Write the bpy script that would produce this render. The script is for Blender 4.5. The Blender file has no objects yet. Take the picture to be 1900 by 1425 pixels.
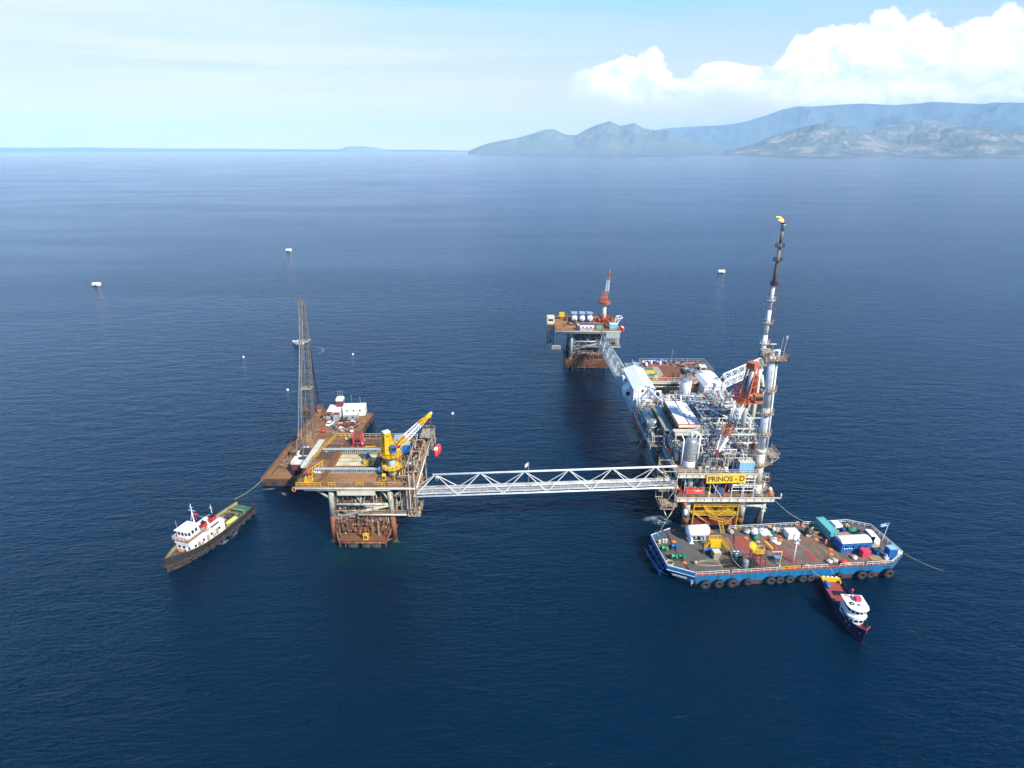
import bpy, bmesh, math, random
from mathutils import Vector, Matrix, noise as mnoise
QUICK=False
R=math.radians
rnd=random.Random(7)
SC=bpy.context.scene; COL=SC.collection
# ------------------------------------------------------------------ camera
F=1107.0; CX=950.0; CY=712.5; TH=math.atan(435.5/F); H=100.0
cam=bpy.data.objects.new('camera',bpy.data.cameras.new('camera')); COL.objects.link(cam)
cam.data.sensor_width=36; cam.data.lens=36*F/1900
cam.location=(0,0,H); cam.rotation_euler=(R(90)-TH,0,0)
cam.data.clip_start=1; cam.data.clip_end=200000
SC.camera=cam
SC.view_settings.view_transform='Standard'; SC.view_settings.look='None'
SC.view_settings.exposure=.68; SC.view_settings.gamma=1
try:
    SC.cycles.max_bounces=5; SC.cycles.diffuse_bounces=2; SC.cycles.glossy_bounces=3; SC.cycles.volume_bounces=2
    SC.cycles.transparent_max_bounces=8; SC.cycles.caustics_reflective=False; SC.cycles.caustics_refractive=False
    SC.cycles.use_denoising=True
except Exception: pass
def at(px,py,z=0):
    x=(px-CX)/F; y=-(py-CY)/F; c,s=math.cos(TH),math.sin(TH)
    d=(x,c+y*s,-s+y*c); t=(z-H)/d[2]
    return Vector((d[0]*t,d[1]*t,z))
def ray_at(px,py,dist):
    x=(px-CX)/F; y=-(py-CY)/F; c,s=math.cos(TH),math.sin(TH)
    d=Vector((x,c+y*s,-s+y*c)); h=math.hypot(d.x,d.y)
    return Vector((d.x/h*dist,d.y/h*dist,H+d.z/h*dist))
# ------------------------------------------------------------------ materials
MATS={}
def newmat(name):
    m=bpy.data.materials.new(name); m.use_nodes=True; nt=m.node_tree; nt.nodes.clear()
    out=nt.nodes.new('ShaderNodeOutputMaterial'); b=nt.nodes.new('ShaderNodeBsdfPrincipled')
    nt.links.new(b.outputs[0],out.inputs[0]); return m,nt,b
def N(nt,t,**k):
    n=nt.nodes.new(t)
    for a,v in k.items(): setattr(n,a,v)
    return n
def setin(n,**k):
    for a,v in k.items(): n.inputs[a].default_value=v
def c4(c): return (c[0],c[1],c[2],1)
def paint(name,col,rough=.5,metal=0.0,rust=0.0,rcol=(.16,.065,.025),dirt=.25,scale=.5,streak=0.0,spec=.4,bump=0,stretch=None):
    """painted or bare surface with uneven dirt, and rust patches where asked"""
    m,nt,b=newmat(name); L=nt.links.new
    tc=N(nt,'ShaderNodeTexCoord'); mp=N(nt,'ShaderNodeMapping'); L(tc.outputs['Object'],mp.inputs[0])
    mp.inputs['Scale'].default_value=stretch or (1,1,.35 if streak else 1)
    n1=N(nt,'ShaderNodeTexNoise'); setin(n1,Scale=scale,Detail=6,Roughness=.65); L(mp.outputs[0],n1.inputs['Vector'])
    mx=N(nt,'ShaderNodeMix',data_type='RGBA',blend_type='MIX')
    mx.inputs[6].default_value=c4(col); mx.inputs[7].default_value=c4([c*.45+.01 for c in col])
    r1=N(nt,'ShaderNodeValToRGB'); r1.color_ramp.elements[0].position=.42; r1.color_ramp.elements[1].position=.75
    L(n1.outputs[0],r1.inputs[0])
    mu=N(nt,'ShaderNodeMath',operation='MULTIPLY'); L(r1.outputs[0],mu.inputs[0]); mu.inputs[1].default_value=dirt*1.6
    L(mu.outputs[0],mx.inputs[0]); last=mx.outputs[2]
    if rust>0:
        n2=N(nt,'ShaderNodeTexNoise'); setin(n2,Scale=scale*2.3+.2,Detail=8,Roughness=.7); L(mp.outputs[0],n2.inputs['Vector'])
        r2=N(nt,'ShaderNodeValToRGB'); p=.72-.42*rust
        r2.color_ramp.elements[0].position=p; r2.color_ramp.elements[1].position=min(1,p+.09); L(n2.outputs[0],r2.inputs[0])
        n3=N(nt,'ShaderNodeTexNoise'); setin(n3,Scale=1.7,Detail=5); L(tc.outputs['Object'],n3.inputs['Vector'])
        rc=N(nt,'ShaderNodeMix',data_type='RGBA'); rc.inputs[6].default_value=c4([c*.6 for c in rcol]); rc.inputs[7].default_value=c4([min(1,c*1.8) for c in rcol]); L(n3.outputs[0],rc.inputs[0])
        m2=N(nt,'ShaderNodeMix',data_type='RGBA'); L(r2.outputs[0],m2.inputs[0]); L(last,m2.inputs[6]); L(rc.outputs[2],m2.inputs[7]); last=m2.outputs[2]
    L(last,b.inputs['Base Color'])
    b.inputs['Roughness'].default_value=rough; b.inputs['Metallic'].default_value=metal
    b.inputs['Specular IOR Level'].default_value=spec
    if bump:
        bp=N(nt,'ShaderNodeBump'); setin(bp,Strength=.5,Distance=bump); L(n1.outputs[0],bp.inputs['Height']); L(bp.outputs[0],b.inputs['Normal'])
    MATS[name]=m; return m
def planked(name,cols,w=.6,axis=0,rough=.8,grime=.6,cross=7.0):
    """deck of long strips, each strip its own tone, worn and stained"""
    m,nt,b=newmat(name); L=nt.links.new
    tc=N(nt,'ShaderNodeTexCoord'); sp=N(nt,'ShaderNodeSeparateXYZ'); L(tc.outputs['Object'],sp.inputs[0])
    a=N(nt,'ShaderNodeMath',operation='DIVIDE'); L(sp.outputs[axis],a.inputs[0]); a.inputs[1].default_value=w
    fl=N(nt,'ShaderNodeMath',operation='FLOOR'); L(a.outputs[0],fl.inputs[0])
    c_=N(nt,'ShaderNodeMath',operation='DIVIDE'); L(sp.outputs[1-axis],c_.inputs[0]); c_.inputs[1].default_value=cross
    fc=N(nt,'ShaderNodeMath',operation='FLOOR'); L(c_.outputs[0],fc.inputs[0])
    cb=N(nt,'ShaderNodeCombineXYZ'); L(fl.outputs[0],cb.inputs[0]); L(fc.outputs[0],cb.inputs[1])
    wn=N(nt,'ShaderNodeTexWhiteNoise'); L(cb.outputs[0],wn.inputs['Vector'])
    cr=N(nt,'ShaderNodeValToRGB'); cr.color_ramp.interpolation='CONSTANT'; e=cr.color_ramp.elements
    e[0].color=c4(cols[0]); e[0].position=0
    for i,c in enumerate(cols[1:]):
        x=e.new((i+1)/len(cols)); x.color=c4(c)
    e[-1].color=c4(cols[-1]); e[-1].position=max(e[-1].position,.9) if len(cols)<3 else e[-1].position
    L(wn.outputs['Value'],cr.inputs[0])
    fr=N(nt,'ShaderNodeMath',operation='FRACT'); L(a.outputs[0],fr.inputs[0])
    gp=N(nt,'ShaderNodeMath',operation='LESS_THAN'); L(fr.outputs[0],gp.inputs[0]); gp.inputs[1].default_value=.09
    n1=N(nt,'ShaderNodeTexNoise'); setin(n1,Scale=.35,Detail=8,Roughness=.72); L(tc.outputs['Object'],n1.inputs['Vector'])
    r1=N(nt,'ShaderNodeValToRGB'); r1.color_ramp.elements[0].position=.45; r1.color_ramp.elements[1].position=.7; L(n1.outputs[0],r1.inputs[0])
    mu=N(nt,'ShaderNodeMath',operation='MULTIPLY'); L(r1.outputs[0],mu.inputs[0]); mu.inputs[1].default_value=grime
    mg=N(nt,'ShaderNodeMath',operation='MAXIMUM'); L(mu.outputs[0],mg.inputs[0]); L(gp.outputs[0],mg.inputs[1])
    mx=N(nt,'ShaderNodeMix',data_type='RGBA'); L(mg.outputs[0],mx.inputs[0]); L(cr.outputs[0],mx.inputs[6]); mx.inputs[7].default_value=(.035,.026,.02,1)
    L(mx.outputs[2],b.inputs['Base Color']); b.inputs['Roughness'].default_value=rough; MATS[name]=m
def glass(name,col=(.02,.03,.04)):
    m,nt,b=newmat(name); b.inputs['Base Color'].default_value=c4(col); b.inputs['Roughness'].default_value=.08; MATS[name]=m
paint('white',(.80,.80,.78),.45,dirt=.14,streak=1)
paint('white_worn',(.72,.72,.68),.55,rust=.22,dirt=.35,streak=1)
paint('cream',(.62,.58,.45),.6,rust=.3,dirt=.35,streak=1,rcol=(.2,.09,.035))
paint('cream_rusty',(.50,.46,.36),.7,rust=.62,dirt=.5,streak=1,rcol=(.18,.08,.03),scale=.8)
paint('grey_green',(.40,.44,.40),.6,rust=.25,dirt=.35,streak=1)
paint('pipe_grey',(.42,.47,.48),.5,rust=.18,dirt=.4)
paint('galv',(.45,.47,.46),.45,.3,dirt=.4)
paint('insulation',(.33,.36,.36),.45,.35,dirt=.6,scale=1.2,rust=.12)
paint('rust',(.20,.085,.035),.85,dirt=.6,scale=.6,rust=.35,rcol=(.10,.035,.015))
paint('rust_deck',(.30,.155,.065),.85,dirt=.8,scale=.30,rust=.5,rcol=(.10,.045,.022),stretch=(.28,1.3,1))
paint('rust_orange',(.37,.18,.07),.85,dirt=.6,scale=.3,rust=.4,rcol=(.13,.06,.03))
paint('jacket_rust',(.24,.09,.045),.8,dirt=.6,scale=.7,rust=.3,rcol=(.28,.20,.12))
paint('brown',(.12,.065,.04),.85,dirt=.6,scale=.6)
paint('dark_steel',(.055,.05,.045),.6,dirt=.4)
paint('boom_steel',(.17,.15,.12),.7,dirt=.5,rust=.2,rcol=(.16,.09,.05))
paint('black',(.018,.018,.02),.6,dirt=.3)
paint('rubber',(.045,.045,.047),.85,dirt=.5,scale=1.5,spec=.25)
paint('yellow',(.80,.47,.015),.45,dirt=.25,rust=.06)
paint('yellow_pale',(.78,.66,.12),.5,dirt=.3)
paint('safety_yellow',(.72,.42,.04),.6,rust=.25,dirt=.35)
paint('red',(.55,.035,.03),.5,dirt=.3)
paint('red_pink',(.62,.06,.11),.5,dirt=.3)
paint('red_dark',(.20,.035,.03),.6,dirt=.4)
paint('lifeboat_red',(.70,.05,.035),.3,dirt=.15)
paint('orange',(.80,.20,.04),.5,dirt=.3,rust=.08)
paint('orange_rusty',(.55,.15,.06),.6,dirt=.4,rust=.4)
paint('hull_blue',(.010,.17,.37),.55,dirt=.65,rust=.22,streak=1,scale=.8)
paint('blue',(.02,.14,.40),.45,dirt=.3)
paint('blue_light',(.25,.50,.62),.5,dirt=.3,rust=.1)
paint('blue_drum',(.02,.07,.33),.4,dirt=.2)
paint('teal',(.12,.42,.42),.5,dirt=.35,rust=.06)
paint('green',(.02,.20,.11),.6,dirt=.4)
paint('green_bright',(.05,.38,.18),.6,dirt=.3)
paint('green_deck',(.06,.10,.07),.7,dirt=.6,scale=.7,rust=.5,rcol=(.18,.10,.05))
paint('navy',(.010,.014,.055),.4,dirt=.3)
paint('hull_black',(.03,.028,.025),.6,dirt=.5,rust=.25,rcol=(.12,.055,.03),streak=1)
paint('hull_brown',(.10,.05,.035),.7,dirt=.5,rust=.3,rcol=(.2,.09,.04),streak=1)
paint('deck_red',(.33,.07,.055),.75,dirt=.5,scale=.5)
paint('deck_grey',(.11,.10,.092),.85,dirt=.5,scale=.5)
paint('walk_grey',(.30,.30,.28),.8,dirt=.45,scale=.8)
paint('sand',(.45,.33,.18),.85,dirt=.45,scale=.8)
paint('tan',(.40,.33,.22),.7,dirt=.45,scale=1)
paint('rope',(.42,.36,.24),.9,dirt=.4,scale=3)
paint('rope_green',(.04,.24,.14),.9,dirt=.4,scale=3)
paint('timber',(.36,.25,.14),.85,dirt=.5,scale=1.2)
paint('netting',(.62,.60,.54),.95,dirt=.55,scale=2.5)
paint('crane_orange',(.50,.145,.055),.6,dirt=.4,rust=.3)
paint('foam',(.34,.42,.48),.9,dirt=.1)
paint('skin',(.45,.25,.17),.6,dirt=.05)
planked('barge_planks',[(.20,.135,.095),(.235,.155,.11),(.17,.115,.085),(.26,.075,.065),(.15,.12,.10),(.22,.12,.09)],w=1.05,axis=0,cross=9)
planked('heli_planks',[(.36,.12,.075),(.42,.16,.09),(.33,.10,.07),(.46,.24,.13)],w=.8,axis=1,cross=30,grime=.3)
planked('panel_board',[(.60,.50,.30),(.66,.57,.38),(.55,.43,.25)],w=2.2,axis=1,cross=2.6,grime=.35)
planked('hangar_ribs',[(.78,.78,.76),(.70,.71,.70)],w=.5,axis=1,cross=60,grime=.12)
paint('stack_soot',(.20,.17,.14),.7,dirt=.6,scale=.5,rust=.4,rcol=(.24,.20,.15))
paint('deck_worn',(.24,.19,.145),.85,dirt=.7,scale=.5,rust=.5,rcol=(.17,.085,.04))
paint('growth',(.035,.045,.022),.8,dirt=.6,scale=2,rust=.3,rcol=(.10,.07,.04))
paint('leg_pale',(.45,.45,.36),.65,rust=.42,dirt=.45,streak=1,rcol=(.2,.10,.045))
paint('tug_yellow',(.36,.31,.15),.6,dirt=.45,rust=.3)
paint('sign_yellow',(.80,.50,.015),.5,dirt=.3,rust=.22,streak=1,rcol=(.45,.2,.03))
glass('glass')
def emis(name,col,st):
    m,nt,b=newmat(name); b.inputs['Base Color'].default_value=c4(col); b.inputs['Emission Color'].default_value=c4(col); b.inputs['Emission Strength'].default_value=st; MATS[name]=m
emis('flame',(1,.36,.07),1.7)
# ------------------------------------------------------------------ sun and sky
SUN_AZ=R(140); SUN_EL=R(40)     # azimuth clockwise from +Y (the view direction)
sd=Vector((math.sin(SUN_AZ)*math.cos(SUN_EL),math.cos(SUN_AZ)*math.cos(SUN_EL),math.sin(SUN_EL)))
sun=bpy.data.objects.new('sun',bpy.data.lights.new('sun','SUN')); COL.objects.link(sun)
sun.data.energy=4.6; sun.data.angle=R(.53); sun.data.color=(1,.95,.86)
sun.rotation_euler=sd.to_track_quat('Z','Y').to_euler()
w=bpy.data.worlds.new('World'); SC.world=w; w.use_nodes=True; nt=w.node_tree; nt.nodes.clear(); L=nt.links.new
wo=N(nt,'ShaderNodeOutputWorld')
sky=N(nt,'ShaderNodeTexSky',sky_type='NISHITA'); sky.sun_disc=False; sky.sun_elevation=SUN_EL; sky.sun_rotation=SUN_AZ
sky.air_density=1; sky.dust_density=1.5; sky.ozone_density=1.5
bg1=N(nt,'ShaderNodeBackground'); bg1.inputs[1].default_value=.055; L(sky.outputs[0],bg1.inputs[0])
tc=N(nt,'ShaderNodeTexCoord'); sp=N(nt,'ShaderNodeSeparateXYZ'); L(tc.outputs['Generated'],sp.inputs[0])
def M2(op,a,b=None,c=None,clamp=False):
    n=N(nt,'ShaderNodeMath',operation=op); n.use_clamp=clamp
    for i,v in enumerate((a,b,c)):
        if v is None: continue
        if isinstance(v,(int,float)): n.inputs[i].default_value=v
        else: L(v,n.inputs[i])
    return n.outputs[0]
def smooth(x,a,b,lo=0,hi=1):
    n=N(nt,'ShaderNodeMapRange',interpolation_type='SMOOTHSTEP'); L(x,n.inputs[0])
    for i,v in zip((1,2,3,4),(a,b,lo,hi)): n.inputs[i].default_value=v
    return n.outputs[0]
hx=M2('SQRT',M2('ADD',M2('MULTIPLY',sp.outputs[0],sp.outputs[0]),M2('MULTIPLY',sp.outputs[1],sp.outputs[1])))
el=M2('DIVIDE',sp.outputs[2],M2('MAXIMUM',hx,.001))      # tangent of elevation
az=M2('ARCTAN2',sp.outputs[0],sp.outputs[1])             # clockwise from the view
# high thin cirrus on a distant ceiling
inv=M2('DIVIDE',1.0,M2('MAXIMUM',sp.outputs[2],.02))
cu=N(nt,'ShaderNodeCombineXYZ'); L(M2('MULTIPLY',sp.outputs[0],inv),cu.inputs[0]); L(M2('MULTIPLY',sp.outputs[1],inv),cu.inputs[1])
mp=N(nt,'ShaderNodeMapping'); mp.inputs['Rotation'].default_value=(0,0,R(38)); mp.inputs['Scale'].default_value=(.13,.30,1); mp.inputs['Location'].default_value=(1.3,.4,0); L(cu.outputs[0],mp.inputs[0])
nz=N(nt,'ShaderNodeTexNoise'); setin(nz,Scale=1.0,Detail=7,Roughness=.6,Distortion=.6); L(mp.outputs[0],nz.inputs['Vector'])
cir=smooth(nz.outputs[0],.34,.70)
cir=M2('MULTIPLY',M2('MULTIPLY',cir,smooth(az,-.35,.25,1.0,.45)),smooth(el,.19,.30,1,0))
veil=smooth(el,.3,.95,.97,.0)
vc=N(nt,'ShaderNodeValToRGB'); e=vc.color_ramp.elements
e[0].position=0; e[0].color=(.92,.70,.76,1); e[1].position=1; e[1].color=(.0,.45,1.4,1)
x=e.new(.35); x.color=(.53,.57,.72,1); x=e.new(.7); x.color=(.31,.51,.80,1)
L(M2('MULTIPLY',el,4.0,clamp=True),vc.inputs[0])
cc=N(nt,'ShaderNodeMix',data_type='RGBA'); L(M2('MULTIPLY',cir,.9),cc.inputs[0]); L(vc.outputs[0],cc.inputs[6]); cc.inputs[7].default_value=(.66,.66,.69,1)
# cumulus bank over the island: outline by bearing, billows by noise
CL=[(0.0888,0.0952),(0.1005,0.1023),(0.1355,0.1161),(0.1664,0.1211),(0.1776,0.1272),(0.2004,0.1301),(0.2163,0.1227),(0.2452,0.0984),(0.2638,0.1007),(0.2818,0.1057),(0.3031,0.1118),(0.3465,0.1089),(0.3752,0.1037),(0.3938,0.1374),(0.4222,0.1452),(0.471,0.154),(0.5025,0.1621),(0.5208,0.144),(0.5505,0.1513),(0.5726,0.1384),(0.6034,0.1434),(0.6216,0.1526),(0.6377,0.1475)]
fc=N(nt,'ShaderNodeFloatCurve'); cv=fc.mapping.curves[0]
A0,A1=.0,1.0
fc.mapping.use_clip=False
pts=[(a,e_*3) for a,e_ in CL]
cv.points[0].location=(0,0); cv.points[1].location=(1,pts[-1][1])
cv.points.new(pts[0][0]-.02,.05)
for a,e_ in pts: cv.points.new(a,e_)
fc.mapping.update(); L(M2('MAXIMUM',az,0.0),fc.inputs[1])
top=M2('DIVIDE',fc.outputs[0],3.0)
ca=N(nt,'ShaderNodeCombineXYZ'); L(az,ca.inputs[0]); L(M2('MULTIPLY',el,1.25),ca.inputs[1])
n1=N(nt,'ShaderNodeTexNoise'); setin(n1,Scale=22,Detail=9,Roughness=.62,Distortion=.5); L(ca.outputs[0],n1.inputs['Vector'])
n2=N(nt,'ShaderNodeTexNoise'); setin(n2,Scale=9,Detail=5,Roughness=.55); L(ca.outputs[0],n2.inputs['Vector'])
d=M2('SUBTRACT',M2('ADD',M2('ADD',top,.004),M2('MULTIPLY',M2('SUBTRACT',n1.outputs[0],.47),.06)),el)
base=M2('SUBTRACT',M2('ADD',.070,M2('MULTIPLY',M2('SUBTRACT',n2.outputs[0],.5),.035)),smooth(az,.30,.50,0,.026))
mask=M2('MULTIPLY',smooth(d,-.001,.006),M2('MULTIPLY',smooth(M2('SUBTRACT',el,base),-.026,.026),smooth(az,.07,.14)))
mask=M2('MULTIPLY',mask,smooth(az,1.3,1.0))
mo=N(nt,'ShaderNodeVectorMath',operation='ADD'); L(ca.outputs[0],mo.inputs[0]); mo.inputs[1].default_value=(.012,.016,0)
n3=N(nt,'ShaderNodeTexNoise'); setin(n3,Scale=22,Detail=9,Roughness=.62,Distortion=.5); L(mo.outputs[0],n3.inputs['Vector'])
relief=M2('MULTIPLY',M2('SUBTRACT',n1.outputs[0],n3.outputs[0]),2.6)
lit=smooth(M2('ADD',relief,M2('ADD',.62,M2('MULTIPLY',M2('SUBTRACT',el,.10),4.0))),.1,.9)
ccol=N(nt,'ShaderNodeMix',data_type='RGBA'); L(lit,ccol.inputs[0]); ccol.inputs[6].default_value=(.66,.75,.85,1); ccol.inputs[7].default_value=(1.0,.98,.95,1)
bg2=N(nt,'ShaderNodeBackground'); L(cc.outputs[2],bg2.inputs[0]); bg2.inputs[1].default_value=1
bg3=N(nt,'ShaderNodeBackground'); L(ccol.outputs[2],bg3.inputs[0]); bg3.inputs[1].default_value=1
ms=N(nt,'ShaderNodeMixShader'); L(M2('MAXIMUM',veil,M2('MULTIPLY',cir,M2('MULTIPLY',veil,1.0))),ms.inputs[0]); L(bg1.outputs[0],ms.inputs[1]); L(bg2.outputs[0],ms.inputs[2])
ms2=N(nt,'ShaderNodeMixShader'); L(M2('MULTIPLY',mask,.93),ms2.inputs[0]); L(ms.outputs[0],ms2.inputs[1]); L(bg3.outputs[0],ms2.inputs[2])
L(ms2.outputs[0],wo.inputs[0])
# ------------------------------------------------------------------ mesh helpers
POS={}
def tag(o,label=None,cat=None,group=None,kind=None):
    if label: o['label']=label
    if cat: o['category']=cat
    if group: o['group']=group
    if kind: o['kind']=kind
    return o
def thing(name,label,cat,loc=(0,0,0),rz=0,group=None):
    o=bpy.data.objects.new(name,None); COL.objects.link(o); o.empty_display_size=.5
    o.location=loc; o.rotation_euler=(0,0,rz); tag(o,label,cat,group); POS[o.name]=Vector(loc) if rz==0 else Vector((0,0,0))
    return o
class MB:
    """collects simple shapes into one mesh; coordinates are the thing's own frame"""
    def __init__(s): s.v=[]; s.f=[]; s.m=[]; s.ms=[]; s.k=0; s.sm=[]
    def mat(s,name):
        if name not in s.ms: s.ms.append(name)
        s.k=s.ms.index(name); return s
    def _add(s,vs,fs,smooth=False):
        b=len(s.v); s.v+= [tuple(p) for p in vs]
        for f in fs: s.f.append([i+b for i in f]); s.m.append(s.k); s.sm.append(smooth)
        return s
    def box(s,c,d,rz=0,M=None):
        x,y,z=d[0]/2,d[1]/2,d[2]/2
        P=[Vector(p) for p in ((-x,-y,-z),(x,-y,-z),(x,y,-z),(-x,y,-z),(-x,-y,z),(x,-y,z),(x,y,z),(-x,y,z))]
        mt=M if M else Matrix.Rotation(rz,3,'Z'); c=Vector(c)
        return s._add([mt@p+c for p in P],[(3,2,1,0),(4,5,6,7),(0,1,5,4),(1,2,6,5),(2,3,7,6),(3,0,4,7)])
    def b(s,x0,x1,y0,y1,z0,z1): return s.box(((x0+x1)/2,(y0+y1)/2,(z0+z1)/2),(abs(x1-x0),abs(y1-y0),abs(z1-z0)))
    def tube(s,p,q,r,n=6,r2=None,caps=True):
        p,q=Vector(p),Vector(q); d=q-p
        if d.length<1e-6: return s
        r2=r if r2 is None else r2
        qt=d.to_track_quat('Z','Y'); vs=[]
        for c,rr in ((p,r),(q,r2)):
            for i in range(n):
                a=2*math.pi*i/n+math.pi/n; vs.append(qt@Vector((math.cos(a)*rr,math.sin(a)*rr,0))+c)
        fs=[(i,(i+1)%n,n+(i+1)%n,n+i) for i in range(n)]
        s._add(vs,fs,n>=8)
        if caps:
            k=len(s.v)-2*n; s.f.append([k+n-1-i for i in range(n)]); s.f.append([k+n+i for i in range(n)]); s.m+=[s.k]*2; s.sm+=[False]*2
        return s
    def beam(s,p,q,w,h):
        p,q=Vector(p),Vector(q); d=q-p
        if d.length<1e-6: return s
        z=d.normalized(); up=Vector((0,0,1)) if abs(z.z)<.95 else Vector((0,1,0))
        x=up.cross(z).normalized(); y=z.cross(x)
        M=Matrix((x,y,z)).transposed()
        return s.box((p+q)/2,(w,h,d.length),M=M)
    def pipe(s,pts,r,n=8):
        for a,b in zip(pts,pts[1:]): s.tube(a,b,r,n)
        for a in pts[1:-1]: s.ball(a,r*1.02,6,4)
        return s
    def lathe(s,c,prof,n=16,M=None,smooth=True):
        c=Vector(c); vs=[]; k=len(prof); fs=[]
        for r,z in prof:
            for i in range(n):
                a=2*math.pi*i/n; p=Vector((math.cos(a)*r,math.sin(a)*r,z)); vs.append((M@p if M else p)+c)
        for j in range(k-1):
            for i in range(n): fs.append((j*n+i,j*n+(i+1)%n,(j+1)*n+(i+1)%n,(j+1)*n+i))
        fs.append(tuple(range(n-1,-1,-1))); fs.append(tuple((k-1)*n+i for i in range(n)))
        return s._add(vs,fs,smooth)
    def ball(s,c,r,n=10,m=6,sc=(1,1,1)):
        prof=[(max(.02*r,r*math.sin(math.pi*j/m)),-r*math.cos(math.pi*j/m)) for j in range(m+1)]
        M=Matrix.Diagonal(sc); return s.lathe(c,prof,n,M)
    def tank(s,c,r,l,axis='x',n=18):
        """closed horizontal or upright vessel with dished ends"""
        h=l/2; e=r*.45; prof=[(.05*r,-h-e),(r*.5,-h-e*.88),(r*.85,-h-e*.5),(r,-h),(r,h),(r*.85,h+e*.5),(r*.5,h+e*.88),(.05*r,h+e)]
        M={'z':Matrix.Identity(3),'x':Matrix.Rotation(R(90),3,'Y'),'y':Matrix.Rotation(R(-90),3,'X')}[axis]
        return s.lathe(c,prof,n,M)
    def torus(s,c,R_,r,M=None,n=20,m=8):
        c=Vector(c); vs=[]; fs=[]
        for i in range(n):
            a=2*math.pi*i/n
            for j in range(m):
                b=2*math.pi*j/m; p=Vector(((R_+r*math.cos(b))*math.cos(a),(R_+r*math.cos(b))*math.sin(a),r*math.sin(b))); vs.append((M@p if M else p)+c)
        for i in range(n):
            for j in range(m): fs.append((i*m+j,((i+1)%n)*m+j,((i+1)%n)*m+(j+1)%m,i*m+(j+1)%m))
        return s._add(vs,fs,True)
    def prism(s,pts,z0,z1):
        n=len(pts); vs=[(p[0],p[1],z0) for p in pts]+[(p[0],p[1],z1) for p in pts]
        return s._add(vs,[tuple(range(n-1,-1,-1)),tuple(range(n,2*n))]+[(i,(i+1)%n,n+(i+1)%n,n+i) for i in range(n)])
    def poly(s,*pts): return s._add(pts,[tuple(range(len(pts)))])
    def rail(s,pts,h=1.15,r=.045,step=2.2,mid=True,closed=False):
        pts=[Vector(p) for p in pts]
        if closed: pts.append(pts[0])
        up=Vector((0,0,h))
        for a,b in zip(pts,pts[1:]):
            s.tube(a+up,b+up,r*1.15,4,caps=False)
            if mid: s.tube(a+up*.52,b+up*.52,r*.8,4,caps=False)
            n=max(1,round((b-a).length/step))
            for i in range(n+1):
                p=a.lerp(b,i/n); s.tube(p,p+up,r,4,caps=False)
        return s
    def grid_deck(s,x0,x1,y0,y1,z,t=.25,step=2.5,bw=.3,bh=.6):
        s.b(x0,x1,y0,y1,z-t,z)
        return s
    def build(s,name,parent=None,label=None,world=True,mat=None,**tg):
        if mat: s.ms=[mat]; s.m=[0]*len(s.f)
        off=Vector((0,0,0)); loc=Vector((0,0,0))
        if parent is not None:
            if world and parent.name in POS: off=POS[parent.name]
        elif world:
            xs=[v[0] for v in s.v]; ys=[v[1] for v in s.v]; zs=[v[2] for v in s.v]
            off=Vector(((min(xs)+max(xs))/2,(min(ys)+max(ys))/2,min(zs))); loc=off
        me=bpy.data.meshes.new(name); me.from_pydata([(v[0]-off.x,v[1]-off.y,v[2]-off.z) for v in s.v],[],s.f)
        for nme in s.ms: me.materials.append(MATS[nme])
        me.polygons.foreach_set('material_index',s.m); me.polygons.foreach_set('use_smooth',s.sm)
        me.update(); o=bpy.data.objects.new(name,me); COL.objects.link(o); o.location=loc
        if parent is not None: o.parent=parent; POS[o.name]=off
        if label: o['label']=label
        tag(o,None,tg.get('cat'),tg.get('group'),tg.get('kind'))
        return o
def kids(o): return [c for c in bpy.data.objects if c.parent is o]
def dup(o,loc=None,rz=None,label=None,parent=None,ch=None):
    c=o.copy(); COL.objects.link(c); c.parent=parent
    if loc is not None: c.location=loc
    if rz is not None: c.rotation_euler=(0,0,rz)
    if label: c['label']=label
    for k in (kids(o) if ch is None else ch): dup(k,parent=c)
    return c
def lattice(s,p,q,w,h,bays,r,rb,w2=None,h2=None,side=None):
    """square lattice boom from p to q"""
    p,q=Vector(p),Vector(q); z=(q-p).normalized(); sx=Vector(side or (1,0,0)); sx=(sx-z*sx.dot(z)).normalized(); sy=z.cross(sx)
    w2=w if w2 is None else w2; h2=h if h2 is None else h2
    def ring(t):
        c=p.lerp(q,t); a=w+(w2-w)*t; b=h+(h2-h)*t
        return [c+sx*a/2*i+sy*b/2*j for i,j in ((-1,-1),(1,-1),(1,1),(-1,1))]
    rs=[ring(i/bays) for i in range(bays+1)]
    for k in range(4): s.tube(rs[0][k],rs[-1][k],r,4)
    for i in range(bays):
        for k in range(4):
            k2=(k+1)%4
            s.tube(rs[i+1][k],rs[i+1][k2],rb,4,caps=False)
            a,b=(rs[i][k],rs[i+1][k2]) if i%2 else (rs[i][k2],rs[i+1][k]); s.tube(a,b,rb,4,caps=False)
    return s
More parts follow.
